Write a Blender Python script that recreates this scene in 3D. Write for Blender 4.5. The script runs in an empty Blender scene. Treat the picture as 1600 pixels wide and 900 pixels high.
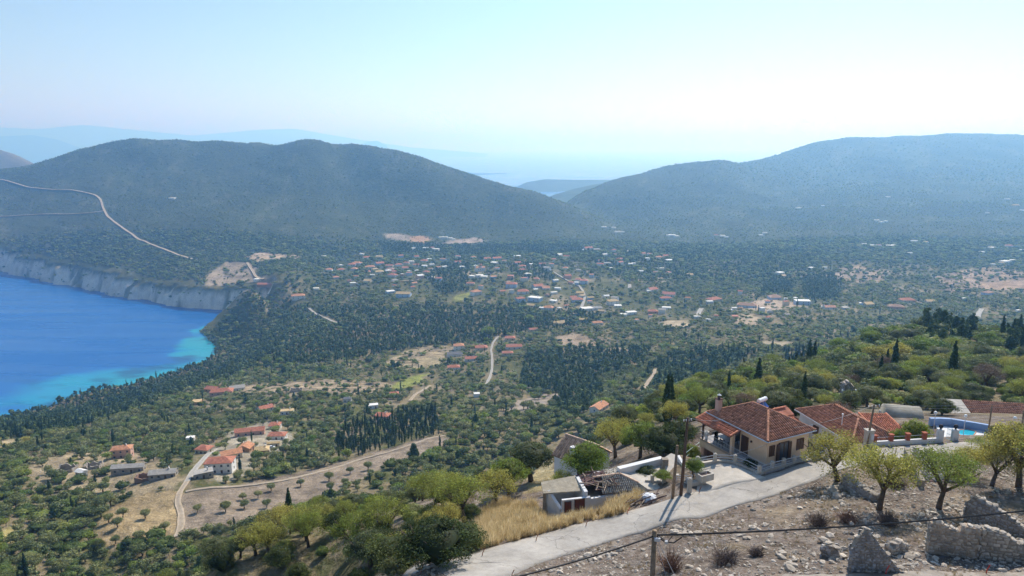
import bpy, bmesh, math, random
import numpy as np
from mathutils import Vector, Matrix
random.seed(7); rng = np.random.default_rng(7)
R = math.radians
scene = bpy.context.scene
col = scene.collection

# ------------------------------------------------------------------ camera
F = 1081.0; PITCH = R(11.5); CP, SP = math.cos(PITCH), math.sin(PITCH); CZ = 330.0
cam_d = bpy.data.cameras.new('camera'); cam = bpy.data.objects.new('camera', cam_d); col.objects.link(cam)
cam.location = (0, 0, CZ); cam.rotation_euler = (math.pi/2 - PITCH, 0, 0)
cam_d.sensor_width = 36; cam_d.lens = 36*F/1600; cam_d.clip_start = 0.5; cam_d.clip_end = 200000
scene.camera = cam

# ------------------------------------------------------------------ sky, sun, exposure
SUN_EL, SUN_AZ = R(44), R(27)          # azimuth measured from +Y towards +X
world = bpy.data.worlds.new('World'); scene.world = world; world.use_nodes = True
wn = world.node_tree; wn.nodes.clear()
sky = wn.nodes.new('ShaderNodeTexSky'); sky.sky_type = 'NISHITA'; sky.sun_disc = False
sky.sun_elevation = SUN_EL; sky.sun_rotation = SUN_AZ
sky.altitude = 300; sky.air_density = 1.0; sky.dust_density = 0.3; sky.ozone_density = 1.3
bg = wn.nodes.new('ShaderNodeBackground'); bg.inputs['Strength'].default_value = 0.105
wo = wn.nodes.new('ShaderNodeOutputWorld')
wn.links.new(sky.outputs[0], bg.inputs[0]); wn.links.new(bg.outputs[0], wo.inputs[0])
sd = bpy.data.lights.new('sun', 'SUN'); sd.energy = 4.6; sd.angle = R(0.53); sd.color = (1.0, 0.975, 0.94)
sun = bpy.data.objects.new('sun', sd); col.objects.link(sun); sun.location = (60, 60, 500)
sdir = Vector((math.sin(SUN_AZ)*math.cos(SUN_EL), math.cos(SUN_AZ)*math.cos(SUN_EL), math.sin(SUN_EL)))
sun.rotation_euler = sdir.to_track_quat('Z', 'Y').to_euler()
HAZE_DENSITY = 0.00019
scene.view_settings.view_transform = 'Standard'; scene.view_settings.look = 'None'
scene.view_settings.exposure = 0.32; scene.view_settings.gamma = 1.0
scene.render.engine = 'CYCLES'
cy = scene.cycles
cy.use_denoising = True; cy.max_bounces = 6; cy.diffuse_bounces = 2; cy.glossy_bounces = 2
cy.transmission_bounces = 3; cy.transparent_max_bounces = 6; cy.volume_bounces = 2
cy.use_adaptive_sampling = True; cy.adaptive_threshold = 0.02
cy.sample_clamp_indirect = 4.0

# ------------------------------------------------------------------ projection helpers
def ray(px, py):
    u = (px-800)/F; v = (450-py)/F; d = CP + v*SP
    return u/d, (v*CP-SP)/d            # X/Y and (Z-CZ)/Y
def at(px, py, Y):
    t, k = ray(px, py); return Vector((t*Y, Y, CZ+k*Y))
def at_z(px, py, z):
    t, k = ray(px, py); Y = (z-CZ)/k; return Vector((t*Y, Y, z))
def proj(x, y, z):
    dz = z-CZ
    dep = y*CP - dz*SP; up = y*SP + dz*CP
    return 800+F*x/dep, 450-F*up/dep

# ------------------------------------------------------------------ noise
def _hash(ix, iy, seed):
    h = (ix.astype(np.int64)*374761393 + iy.astype(np.int64)*668265263 + seed*1442695041) & 0x7fffffff
    h = ((h ^ (h >> 13))*1274126177) & 0x7fffffff
    return ((h ^ (h >> 16)) & 0xffff)/65535.0
def vnoise(x, y, seed=0):
    ix = np.floor(x); iy = np.floor(y); fx = x-ix; fy = y-iy
    fx = fx*fx*(3-2*fx); fy = fy*fy*(3-2*fy)
    a = _hash(ix, iy, seed); b = _hash(ix+1, iy, seed); c = _hash(ix, iy+1, seed); d = _hash(ix+1, iy+1, seed)
    return (a*(1-fx)+b*fx)*(1-fy) + (c*(1-fx)+d*fx)*fy
def fbm(x, y, oct=4, seed=0, gain=0.5):
    x = np.asarray(x, float); y = np.asarray(y, float)
    s = 0; a = 1; t = 0
    for o in range(oct):
        s = s + a*vnoise(x*2**o+o*17.3, y*2**o-o*9.1, seed+o); t += a; a *= gain
    return s/t*2-1
def sstep(a, b, x):
    q = np.clip((x-a)/(b-a), 0, 1); return q*q*(3-2*q)
def inpoly(x, y, poly):
    poly = list(poly); n = len(poly); inside = np.zeros(np.shape(x), bool)
    for i in range(n):
        x0, y0 = poly[i]; x1, y1 = poly[(i+1) % n]
        if y0 == y1: continue
        c = ((y0 > y) != (y1 > y)) & (x < (x1-x0)*(y-y0)/(y1-y0)+x0)
        inside ^= c
    return inside
def segdist(x, y, pts, closed=False):
    d = np.full(np.shape(x), 1e9); n = len(pts)
    for i in range(n if closed else n-1):
        x0, y0 = pts[i][:2]; x1, y1 = pts[(i+1) % n][:2]
        dx, dy = x1-x0, y1-y0; L = dx*dx+dy*dy+1e-9
        q = np.clip(((x-x0)*dx+(y-y0)*dy)/L, 0, 1)
        d = np.minimum(d, np.hypot(x-x0-q*dx, y-y0-q*dy))
    return d

# ------------------------------------------------------------------ terrain control points: (px, py, Y) seen; ('h', px_at, Y, drop) hidden
CT = []
def cseen(*a):
    for px, py, Y in a: t, k = ray(px, py); CT.append((t, Y, k))
def chid(*a):                            # t, Y, drop below camera
    for t, Y, d in a: CT.append((t, Y, -d/Y))
# left columns
cseen((0,895,226),(0,850,250),(0,800,290),(0,750,340),(0,700,430),(0,672,560),(-200,800,290),(-200,720,430))
cseen((200,880,238),(200,850,248),(200,800,282),(200,750,330),(200,700,420),(200,650,590),(200,622,800),
      (300,800,275),(300,760,302),(300,700,400),(300,650,560),(300,600,780),
      (400,790,285),(400,750,318),(400,700,385),(400,650,510),(400,600,700),(400,560,900),(420,520,1080),(450,495,1180),
      (500,760,310),(500,700,400),(500,650,500),(500,600,660),(500,550,860),(500,500,1080),(500,460,1270),(500,420,1540),(500,400,1750),
      (600,735,328),(600,700,385),(600,650,500),(600,600,650),(600,550,830),(600,500,1020),(600,450,1270),(600,410,1600),(600,378,1950),
      (700,700,370),(700,680,410),(700,650,480),(700,600,640),(700,550,830),(700,500,1010),(700,450,1240),(700,410,1580),(700,380,1950),
      (800,680,400),(800,650,470),(800,600,630),(800,550,790),(800,500,980),(800,450,1200),(800,425,1340),(800,405,1600),(800,385,1900),
      (900,660,410),(900,630,500),(900,600,590),(900,550,750),(900,500,960),(900,450,1200),(900,400,1600),(900,375,2000),
      (1000,620,450),(1000,590,560),(1000,550,710),(1000,500,930),(1000,450,1180),(1000,400,1600),(1000,372,2050),
      (1080,588,540),(1100,550,660),(1100,500,880),(1100,450,1180),(1100,400,1600),(1100,365,2200),
      (1200,550,600),(1200,500,850),(1200,450,1180),(1200,400,1600),(1200,360,2200),(1200,310,3000),
      (1350,505,850),(1350,450,1180),(1350,400,1600),(1350,360,2150),(1350,300,3100),
      (1480,485,950),(1480,450,1180),(1480,400,1600),(1480,355,2200),(1480,290,3300),
      (1600,490,900),(1600,440,1250),(1600,400,1600),(1600,350,2250),(1600,290,3300),(1780,480,950),(1780,400,1600),(1780,340,2300),(1780,290,3300))
# far hill on the left and its ridge
cseen((0,395,1850),(0,340,2150),(0,290,2500),(0,262,2800),(-150,395,1900),(-150,330,2300),(-150,275,2900),
      (100,412,1700),(100,350,2050),(100,290,2450),(100,243,2850),
      (200,430,1560),(200,400,1700),(200,330,2150),(200,260,2600),(210,217,2950),
      (300,430,1500),(300,400,1680),(300,330,2150),(300,260,2600),(340,221,2900),(270,221,2950),(150,228,2900),(400,225,2900),
      (400,437,1430),(400,400,1700),(400,330,2150),(400,260,2600),(480,219,2850),
      (560,224,2800),(550,350,2100),(550,290,2450),(620,231,2700),(640,300,2350),(670,244,2650),
      (720,263,2600),(760,276,2550),(800,289,2500),(770,330,2250),(700,340,2150),
      (840,303,2430),(870,318,2370),(900,337,2300),(930,355,2230),(860,350,2150))
# behind that ridge
chid((-.72,3500,330),(-.75,4200,360),(-.5,3300,240),(-.5,3900,350),(-.4,3800,350),(-.3,3300,240),(-.3,3900,350),(-.2,3200,250),(-.2,3700,350),(-.1,3100,280),
     (-.1,3600,350),(0,2900,300),(0,3400,345),(.05,2900,330),(.05,3300,345),(-1,3600,350),(-1,4500,360),(-.7,6000,370),(-.4,6000,370),(-.1,5000,370),(0.03,7000,370),(.1,9000,370),(-1,9000,370),(-.5,9000,370))
cseen((885,318,2900),(905,304,2960),(940,287,3050),(990,271,3200),(1050,260,3350),(1125,250,3550),(1160,257,3800),(1200,249,4200),(1240,235,4500),(1280,222,4700),
      (1330,216,4800),(1380,215,4900),(1430,213,5000),(1480,210,5050),(1540,211,5100),(1600,212,5100),(1700,213,5100),(1800,215,5100),
      (950,340,2600),(960,310,2850),(1050,340,2500),(1050,300,2900),(1125,300,2900),(1200,280,3500),(1300,260,4000),(1450,250,4100),(1600,250,4200),(1780,250,4200))
chid((.1,3600,340),(.2,4000,250),(.2,4700,330),(.3,5000,250),(.3,5600,340),(.45,5800,120),(.45,6800,340),(.6,5900,80),(.6,7000,340),(.8,5900,80),(.8,7200,340),(1,5900,80),(1,7200,340),
     (.5,9000,360),(1,9000,360),(.12,5000,350))
# coast strip near the bay (land height before it is cut to the water)
chid((-.37,1290,300),(-.36,1180,306),(-.38,1100,318),(-.43,1000,320),(-.52,905,318),(-.62,830,318),(-.75,760,312),(-.9,730,310))
cseen((350,486,1268),(375,464,1270),(400,445,1275),(430,440,1330),(345,444,1440),(250,432,1540))
# near hillside crest and the drop behind it
cseen((330,885,88),(420,830,118),(500,810,112),(600,795,108),(740,762,92),(850,737,95),(900,722,100),(960,672,132),(1080,612,200),(1160,590,240),
      (1250,577,280),(1350,537,320),(1480,517,330),(1600,530,300),(1780,530,300))
chid((-.62,90,78),(-.62,150,114),(-.9,90,80),(-.9,160,118),(-.5,110,86),(-.45,160,113),(-.33,180,113),(-.33,230,138),(-.2,170,106),(-.2,250,149),(-.05,140,88),(-.05,220,131),(-.05,310,164),
     (.05,150,92),(.05,250,145),(.14,200,100),(.14,300,148),(.26,300,122),(.26,400,157),(.42,390,145),(.42,500,172),(.52,450,152),(.52,650,192),(.63,450,152),(.63,700,205),(.75,430,152),(.75,650,200),(1,430,152),(1,650,200),
     (-.35,60,54),(-.6,60,58),(-1,60,62),(-.3,45,42),(-.7,40,48))
# plateau with the road and the houses
cseen((560,850,80),(660,840,66),(650,899,50),(700,872,53.5),(800,848,56),(900,822,58.5),(1000,795,60.5),(1050,778,62.5),(1100,750,66),
      (900,862,53.3),(1000,830,56),(1100,805,58.5),(1200,777,61),(1300,738,65.5),(1250,718,69),(1340,702,71),(1500,692,72.5),(1600,690,72.5),(1760,690,72.5),
      (1400,716,68.5),(1550,716,68.5),(1700,716,68.5),(830,800,68),(900,780,72),(760,800,75),(1000,700,88),(900,750,82),(1000,660,120),(1100,640,125),
      (1200,622,150),(1300,600,170),(1400,640,108),(1500,640,108),(1650,640,110),(1400,600,150),(1550,600,150),(1700,600,150),(1350,565,230),(1500,565,215),(1650,560,220),(1250,600,190))
chid((.3,80,34.6),(.42,82,34.5),(.55,82,34.6),(.68,82,34.5),(.9,80,34))
# bank above the road, upper road, slope under the camera
cseen((1000,895,45.5),(1100,870,46.5),(1200,850,48),(1300,830,50),(1400,800,54),(1500,790,55.5),(1600,780,57),(1750,780,57),(1300,780,58),(1450,750,61.5),(1600,745,62),
      (1250,899,42),(1450,893,42.6),(1600,890,43))
chid((-.2,40,34),(0.05,42,30.5),(.05,30,26),(.3,30,25),(.6,30,25),(-.3,25,30),(0,15,20),(.5,15,19),(-.7,20,32),(.9,30,25),(.9,15,19),(0,8,16),(.6,8,16),(-.6,8,18),(.85,44,28.5),(1.05,60,33))
chid((.29,68,33),(.316,68.8,33),(.346,68.5,33),(.385,66,33),(.423,67.7,33),(.472,69.3,33),(.264,62,33.05),(.25,61.3,33.1),(.35,62.1,33),(.2,57.3,33.3),(.556,72.8,33),(.608,73.4,33),(.66,73.9,33),(.53,72,33),(.495,71,33))
CT = np.array(CT)
def _co(t, Y): return np.stack([np.asarray(t)*2.2, np.log(Y)], -1)
_cc = _co(CT[:,0], CT[:,1]); _n = len(CT)
def _ker(d2): return np.where(d2 > 0, d2*np.log(d2+1e-12), 0)*.5
_K = _ker(((_cc[:,None]-_cc[None])**2).sum(-1)) + np.eye(_n)*3e-4
_Pm = np.hstack([np.ones((_n,1)), _cc]); _A = np.zeros((_n+3,_n+3)); _A[:_n,:_n] = _K; _A[:_n,_n:] = _Pm; _A[_n:,:_n] = _Pm.T
_w = np.linalg.solve(_A, np.concatenate([CT[:,2], np.zeros(3)]))
def Kfun(t, Y):
    c = _co(t, Y).reshape(-1, 2); out = np.empty(len(c))
    for i in range(0, len(c), 40000):
        q = c[i:i+40000]
        d2 = ((q[:,None]-_cc[None])**2).sum(-1)
        out[i:i+40000] = _ker(d2)@_w[:_n] + _w[_n] + q@_w[_n+1:]
    return out.reshape(np.shape(t))
Ys = np.concatenate([np.geomspace(8,40,24,endpoint=False), np.geomspace(40,100,240,endpoint=False), np.geomspace(100,400,170,endpoint=False),
                     np.geomspace(400,1200,200,endpoint=False), np.geomspace(1200,2100,190,endpoint=False), np.geomspace(2100,9000,170)])
Ts = np.linspace(-1.05, 1.05, 540)
NT, NY = len(Ts), len(Ys); LY = np.log(Ys)
# coarse spline evaluation, refined bilinearly in (t, log Y)
_cT = np.linspace(-1.05, 1.05, 181); _cL = np.linspace(LY[0], LY[-1], 420)
_tt, _ll = np.meshgrid(_cT, _cL)
_Kc = Kfun(_tt, np.exp(_ll))
def bil(G, tx, ly):
    tx = np.clip(tx, 0, G.shape[1]-1.001); ly = np.clip(ly, 0, G.shape[0]-1.001)
    i = tx.astype(int); j = ly.astype(int); a = tx-i; b = ly-j
    return (G[j,i]*(1-a)+G[j,i+1]*a)*(1-b) + (G[j+1,i]*(1-a)+G[j+1,i+1]*a)*b
def Ksm(t, Y):
    t = np.asarray(t, float); Y = np.asarray(Y, float)
    return bil(_Kc, (t+1.05)/2.1*180, (np.log(Y)-LY[0])/(LY[-1]-LY[0])*419)
def hits(px, py, y0=14.0):
    """first meeting of the sight line through a photograph point with the smooth ground"""
    t, k = ray(px, py); Yq = np.geomspace(y0, 8800, 2600)
    g = Ksm(np.full(2600, t), Yq) - k
    i = np.argmax(g >= 0)
    if g[i] < 0: i = 2599
    if i > 0:
        a = g[i-1]/(g[i-1]-g[i]) if g[i] != g[i-1] else 0
        Y = Yq[i-1]+(Yq[i]-Yq[i-1])*a
    else: Y = Yq[0]
    return t*Y, Y
# ------------------------------------------------------------------ small helpers for materials and meshes
def mat(name, color=None, rough=0.8, spec=0.3, metallic=0.0, nscale=None, namt=0.25, bump=0.0, bscale=None, emit=None, coat=None):
    m = bpy.data.materials.new(name); m.use_nodes = True; nt = m.node_tree; b = nt.nodes['Principled BSDF']
    b.inputs['Roughness'].default_value = rough; b.inputs['Specular IOR Level'].default_value = spec; b.inputs['Metallic'].default_value = metallic
    if color is not None:
        b.inputs['Base Color'].default_value = (*color, 1)
        if nscale:
            tc = nt.nodes.new('ShaderNodeNewGeometry'); n = nt.nodes.new('ShaderNodeTexNoise'); n.inputs['Scale'].default_value = nscale; n.inputs['Detail'].default_value = 6; n.inputs['Roughness'].default_value = .65
            nt.links.new(tc.outputs['Position'], n.inputs['Vector'])
            cr = nt.nodes.new('ShaderNodeMapRange'); cr.inputs[1].default_value = .3; cr.inputs[2].default_value = .7; cr.inputs[3].default_value = 1-namt; cr.inputs[4].default_value = 1+namt
            nt.links.new(n.outputs['Fac'], cr.inputs[0])
            mx = nt.nodes.new('ShaderNodeVectorMath'); mx.operation = 'SCALE'; mx.inputs[0].default_value = color
            nt.links.new(cr.outputs[0], mx.inputs['Scale']); nt.links.new(mx.outputs[0], b.inputs['Base Color'])
            if bump:
                n2 = nt.nodes.new('ShaderNodeTexNoise'); n2.inputs['Scale'].default_value = bscale or nscale*4; n2.inputs['Detail'].default_value = 5
                nt.links.new(tc.outputs['Position'], n2.inputs['Vector'])
                bp = nt.nodes.new('ShaderNodeBump'); bp.inputs['Strength'].default_value = 1; bp.inputs['Distance'].default_value = bump
                nt.links.new(n2.outputs['Fac'], bp.inputs['Height']); nt.links.new(bp.outputs[0], b.inputs['Normal'])
    return m
def mesh_np(name, verts, faces, smooth=False):
    """verts (n,3) array, faces (m,3|4) array"""
    me = bpy.data.meshes.new(name); verts = np.asarray(verts, np.float32); faces = np.asarray(faces, np.int32)
    k = faces.shape[1]; me.vertices.add(len(verts)); me.vertices.foreach_set('co', verts.ravel())
    me.loops.add(faces.size); me.loops.foreach_set('vertex_index', faces.ravel())
    me.polygons.add(len(faces)); me.polygons.foreach_set('loop_start', np.arange(0, faces.size, k, dtype=np.int32))
    me.polygons.foreach_set('loop_total', np.full(len(faces), k, np.int32))
    me.update(calc_edges=True); me.validate()
    if smooth: me.polygons.foreach_set('use_smooth', np.ones(len(me.polygons), bool))
    return me
def link(name, me, m=None, parent=None, loc=None):
    o = bpy.data.objects.new(name, me); col.objects.link(o)
    if m is not None and not me.materials: me.materials.append(m)
    if parent is not None: o.parent = parent
    if loc is not None: o.location = loc
    return o
def tag(o, label=None, cat=None, group=None, kind=None):
    if label: o['label'] = label
    if cat: o['category'] = cat
    if group: o['group'] = group
    if kind: o['kind'] = kind
    return o
def wpoly(pts, y0=14.0): return [hits(px, py, y0) for px, py in pts]

# ------------------------------------------------------------------ terrain heights
TT, YY = np.meshgrid(Ts, Ys); XX = TT*YY
ZZ = CZ + Ksm(TT, YY)*YY
BAYpx = [(-700,760),(-150,700),(0,655),(60,640),(110,619),(200,600),(262,584),(305,569),(326,552),(325,540),(312,527),(302,519),(312,511),(345,503),(385,497),
         (405,493),(372,491),(345,491),(320,488),(300,486),(250,479),(200,470),(150,460),(100,449),(50,439),(0,427),(-150,402),(-700,330)]
BAY = []
for px, py in BAYpx:
    t, k = ray(px, py); Y = -CZ/k; BAY.append((t*Y, Y))
sub = (XX < 250) & (YY > 500) & (YY < 4500)
dco = np.full(XX.shape, 999.0)
xs, ys = XX[sub], YY[sub]
dd = segdist(xs, ys, BAY, True); ins = inpoly(xs, ys, BAY)
dco[sub] = np.where(ins, -dd, dd)
rag = fbm(XX/45, YY/45, 4, 11)*20 + fbm(XX/16, YY/16, 3, 12)*11
far_side = sstep(1240, 1330, YY)
dl = dco + rag*np.where(YY > 1240, 1, .35)
wd = 18 + 26*far_side
lift = sstep(0, 1, dl/wd)**.8
land = np.maximum(ZZ, 6.0)
inb = dco < 900
ZZ = np.where(inb, -25 + (land+25)*lift, ZZ)
slope_cliff = np.where(inb & (YY > 1150), np.clip(1-np.abs(lift-.5)*2, 0, 1), 0)
# relief: gullies and hummocks, growing with distance, none near the road
amp = np.interp(YY, [8, 60, 90, 200, 500, 1200, 1900, 3000, 9000], [0, .10, .25, .8, 2.0, 3.5, 9, 12, 20])
rid = 1-np.abs(fbm(XX/320+.3, YY/320, 4, 21))*2
LNY = np.log(YY)
lf = fbm(TT*9, LNY*9, 4, 31)
hill = sstep(1850, 2500, YY)
ZZ = ZZ + amp*(lf*(1-.6*hill) + (rid-.55)*hill*1.1)*np.where(inb, np.clip(lift, 0, 1), 1)
ZZ = ZZ + np.interp(YY, [60, 300, 1200, 4000], [.0, .15, .9, 3.0])*fbm(TT*70, LNY*70, 2, 41)*np.where(dco < 0, 0, 1)

# ------------------------------------------------------------------ foreground paving outlines (world)
ROADL = wpoly([(600,912),(650,897),(700,877),(740,863),(780,852),(860,830),(920,815),(980,799),(1050,779),(1090,768),(1140,756),(1190,744),(1250,726),(1300,714),(1345,702),(1390,699),(1440,695),(1500,691),(1560,688),(1640,684),(1760,680)])
ROADR = wpoly([(740,925),(790,902),(850,877),(900,862),(940,850),(985,836),(1030,822),(1080,810),(1130,797),(1180,783),(1225,768),(1270,752),(1302,737),(1345,727),(1390,719),(1440,716),(1500,714),(1560,714),(1640,714),(1760,712)])
FORE = wpoly([(1088,769),(1092,742),(1093,721),(1118,720),(1145,724),(1170,734),(1186,742),(1170,752)])
UPR = wpoly([(1180,912),(1220,899),(1300,896),(1400,895),(1500,893),(1620,891),(1760,889)])
ROADPOLY = ROADL + ROADR[::-1]
nr = (YY > 36) & (YY < 110)
def zroad(x, y): x = np.asarray(x, float); y = np.asarray(y, float); return CZ + Ksm(x/y, y)*y
rm = np.zeros(XX.shape)
xs, ys = XX[nr], YY[nr]
inside = inpoly(xs, ys, ROADPOLY) | inpoly(xs, ys, FORE)
de = np.minimum(segdist(xs, ys, ROADPOLY, True), segdist(xs, ys, FORE, True))
rm[nr] = np.where(inside, 1, 1-sstep(0, 1.2, de))
base = CZ + Ksm(TT, YY)*YY
rz = np.zeros(XX.shape); rz[nr] = np.where(inside & (de > .25), .12, np.where(inside, .05, .03))
ZZ = ZZ*(1-rm) + (base - rz)*rm
# flat building platforms: (corner polygon world, z)
PADS = []
def pad(poly, z, soft=1.5):
    global ZZ
    xs0 = [p[0] for p in poly]; ys0 = [p[1] for p in poly]
    m = (XX > min(xs0)-soft) & (XX < max(xs0)+soft) & (YY > min(ys0)-soft) & (YY < max(ys0)+soft)
    if not m.any(): return
    x, y = XX[m], YY[m]; q = np.where(inpoly(x, y, poly), 1, 1-sstep(0, soft, segdist(x, y, poly, True)))
    ZZ[m] = ZZ[m]*(1-q) + z*q
def rect(ox, oy, ang, x0, x1, y0, y1):
    c, s = math.cos(ang), math.sin(ang)
    return [(ox+c*a-s*b, oy+s*a+c*b) for a, b in ((x0,y0),(x1,y0),(x1,y1),(x0,y1))]
HX, HY, HA = 26.6, 67.3, R(26)
YARD = [tuple(at_z(px, py, CZ-33)[:2]) for px, py in ((1094,718),(1117,714.5),(1142,714.5),(1168,723),(1187,732.5),(1206,725.5),(1240,717),(1275,710),(1300,690),(1285,655),(1085,650),(1062,690))]
pad(YARD, CZ-35.9, .35)
pad([(38.3,74.6),(46,75.4),(50.5,79),(50.5,88),(34,92),(31.5,81)], CZ-36.7, .7)
pad([tuple(at_z(px, py, CZ-34.3)[:2]) for px, py in ((1446,660),(1500,664),(1552,669),(1560,688),(1500,690),(1466,688))], CZ-34.45, .8)
pad(rect(3.9, 64.6, R(12), -.8, 10.8, -.6, 5.4), CZ-38, .7)
pad(rect(3.9, 64.6, R(12), -1.0, 4.8, -2.8, -.3), CZ-37.0, 1.0)
def H(x, y):
    x = np.asarray(x, float); y = np.asarray(y, float); Y = np.maximum(y, 8.01)
    return bil(ZZ, (x/Y+1.05)/2.1*(NT-1), np.interp(np.log(Y), LY, np.arange(NY)))
def G(px, py, y0=14.0, dz=0.0):
    x, y = hits(px, py, y0); return Vector((x, y, float(H(x, y))+dz))

# ------------------------------------------------------------------ ground colours (the earth, rock and dry grass themselves)
FIELDS = {   # name: (colour, photograph outline, vegetation kept)
 'ploughed': ((.255,.205,.155), [(283,772),(330,764),(420,748),(500,730),(560,713),(600,702),(650,688),(703,682),(700,694),(660,712),(610,722),(570,742),(530,768),(500,788),(450,800),(400,814),(330,832),(275,837)], 0.0),
 'tan_field': ((.33,.25,.14), [(163,806),(180,790),(215,772),(272,764),(281,775),(272,832),(215,850),(160,858),(150,835)], 0.0),
 'terraces': ((.38,.30,.20), [(375,604),(450,598),(520,592),(610,597),(604,612),(540,616),(450,611),(385,617)], 0.25),
 'upper_terraces': ((.36,.29,.19), [(608,560),(650,542),(700,538),(712,544),(700,556),(640,578),(604,574)], 0.2),
 'vineyard': ((.22,.24,.06), [(613,602),(640,589),(668,585),(662,597),(640,604),(616,606)], 0.0),
 'mown': ((.34,.28,.17), [(645,576),(668,562),(696,556),(690,570),(664,577)], 0.0),
 'pale_field': ((.42,.34,.23), [(1033,503),(1050,499),(1080,501),(1076,511),(1036,512)], 0.0),
 'brown_field': ((.34,.26,.18), [(868,527),(895,520),(925,530),(960,534),(930,541),(880,540)], 0.15),
 'stony': ((.30,.25,.20), [(798,630),(840,615),(878,612),(870,626),(830,640),(800,645)], 0.2),
 'yellow_plot': ((.25,.26,.07), [(708,464),(735,456),(742,464),(716,472)], 0.0),
 'steps_a': ((.36,.28,.20), [(1303,426),(1340,414),(1388,421),(1392,436),(1350,442),(1308,438)], 0.3),
 'steps_b': ((.36,.27,.19), [(1462,436),(1490,424),(1540,420),(1590,424),(1640,440),(1640,456),(1540,450),(1480,456)], 0.35),
 'red_strip': ((.34,.24,.16), [(1525,442),(1600,440),(1640,444),(1640,456),(1540,452)], 0.0),
 'plateau': ((.33,.27,.20), [(330,420),(352,410),(392,412),(404,430),(440,438),(400,440),(345,444),(322,446)], 0.15),
 'plateau_b': ((.40,.31,.22), [(388,402),(405,396),(430,400),(470,402),(440,408),(400,412)], 0.2),
 'quarry': ((.46,.29,.18), [(642,373),(660,369),(672,375),(664,380),(646,379)], 0.0),
 'scar': ((.36,.30,.25), [(598,366),(640,369),(640,378),(604,372)], 0.1),
 'scar_b': ((.36,.29,.24), [(700,376),(740,372),(760,379),(740,384),(690,382)], 0.1),
 'yard_a': ((.40,.31,.23), [(1168,472),(1198,467),(1240,474),(1250,480),(1200,486),(1172,482)], 0.1),
 'yard_b': ((.38,.30,.21), [(1140,498),(1168,490),(1190,500),(1180,508),(1150,506)], 0.2),
 'clear_a': ((.36,.30,.20), [(1180,535),(1240,533),(1236,545),(1200,545)], 0.2),
 'clear_b': ((.37,.30,.2), [(930,545),(970,543),(1000,548),(960,552)], 0.2),
 'hamlet': ((.33,.29,.22), [(330,735),(340,700),(365,672),(420,660),(455,680),(450,700),(400,715),(385,738),(345,752)], 0.15),
 'hamlet_b': ((.31,.25,.16), [(40,745),(60,720),(120,708),(200,700),(240,715),(275,738),(280,760),(215,772),(150,770),(90,765)], 0.35),
 'dry_slope': ((.36,.30,.17), [(820,750),(832,736),(862,722),(866,744),(850,765),(822,770)], 0.0),
 'yellow_patch': ((.40,.34,.14), [(0,828),(25,818),(20,842),(0,850)], 0.0),
 'left_pale': ((.38,.31,.19), [(0,690),(30,684),(50,688),(20,698),(0,706)], 0.1),
}
FW = {k: (c, wpoly(p, 14 if k == 'dry_slope' else 140), kp) for k, (c, p, kp) in FIELDS.items()}
C = np.zeros(XX.shape+(3,))
n1 = fbm(TT*28, LNY*14, 4, 51); n2 = fbm(TT*110, LNY*60, 3, 61)
scrub = np.array((.075,.095,.04)); tan = np.array((.30,.25,.155)); grass = np.array((.10,.105,.04)); lime = np.array((.40,.36,.30))
q = sstep(.1, .6, n1+.5*n2)[..., None]
C[:] = grass*(1-q) + tan*q
soilv = np.array((.23,.185,.115)); qv = (sstep(-.25, .25, n1+.6*n2)*(1-.75*sstep(700, 1300, YY))*.85*(1-sstep(1500,1900,YY)))[..., None]
C = C*(1-qv) + soilv*qv
hf = sstep(1250, 1700, YY)[..., None]
far = scrub*.72*(1+.35*n1[..., None]) ; spk = sstep(.25, .6, n2 + .45*n1)[..., None]*.16
far = far*(1-spk) + lime*.75*spk
C = C*(1-hf) + far*hf
cl = sstep(.03, .35, slope_cliff)*(1-.8*sstep(.12, .42, fbm(XX/22, YY/22, 3, 71)))
C = C*(1-cl[..., None]) + (lime*1.65)*cl[..., None]
bed = (dco < 3) & (YY > 500)
C[bed] = (.34,.32,.28)
# near ground: stony tan soil
nb = (1-sstep(85, 130, YY))[..., None]*sstep(-.35, -.1, TT)[..., None]
soil = np.array((.165,.13,.105)); soil2 = np.array((.235,.20,.17)); strw = np.array((.27,.21,.125))
q2 = sstep(-.3, .5, n2)[..., None]; q3 = sstep(.0, .5, fbm(XX/6, YY/6, 3, 81))[..., None]
near = (soil*(1-q2)+soil2*q2)*(1-.5*q3) + strw*.5*q3
C = C*(1-nb) + near*nb
for k, (c, poly, kp) in FW.items():
    x0, x1 = min(p[0] for p in poly)-30, max(p[0] for p in poly)+30; y0, y1 = min(p[1] for p in poly)-30, max(p[1] for p in poly)+30
    m = (XX > x0) & (XX < x1) & (YY > y0) & (YY < y1)
    x, y = XX[m], YY[m]; w = (y.mean())*.006
    x = x + fbm(x/(w*4), y/(w*4), 2, 91)*w*1.6; y = y + fbm(x/(w*4), y/(w*4), 2, 92)*w*1.6
    sd_ = segdist(x, y, poly, True)*np.where(inpoly(x, y, poly), 1, -1)
    a = sstep(-w, w*.5, sd_)[:, None]
    cc = np.array(c)*(1+.4*n2[m][:, None]+.25*n1[m][:, None])*(1-.25*sstep(.1,.5,fbm(XX[m]/9,YY[m]/4,3,95)))[:, None]
    if k in ('steps_a', 'terraces', 'upper_terraces', 'steps_b'):
        cc = cc*(1-.35*(np.sin(y*.55+n1[m]*3) > .4))[:, None]
    C[m] = C[m]*(1-a)+cc*a
C = np.clip(C, .02, .8)

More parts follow.
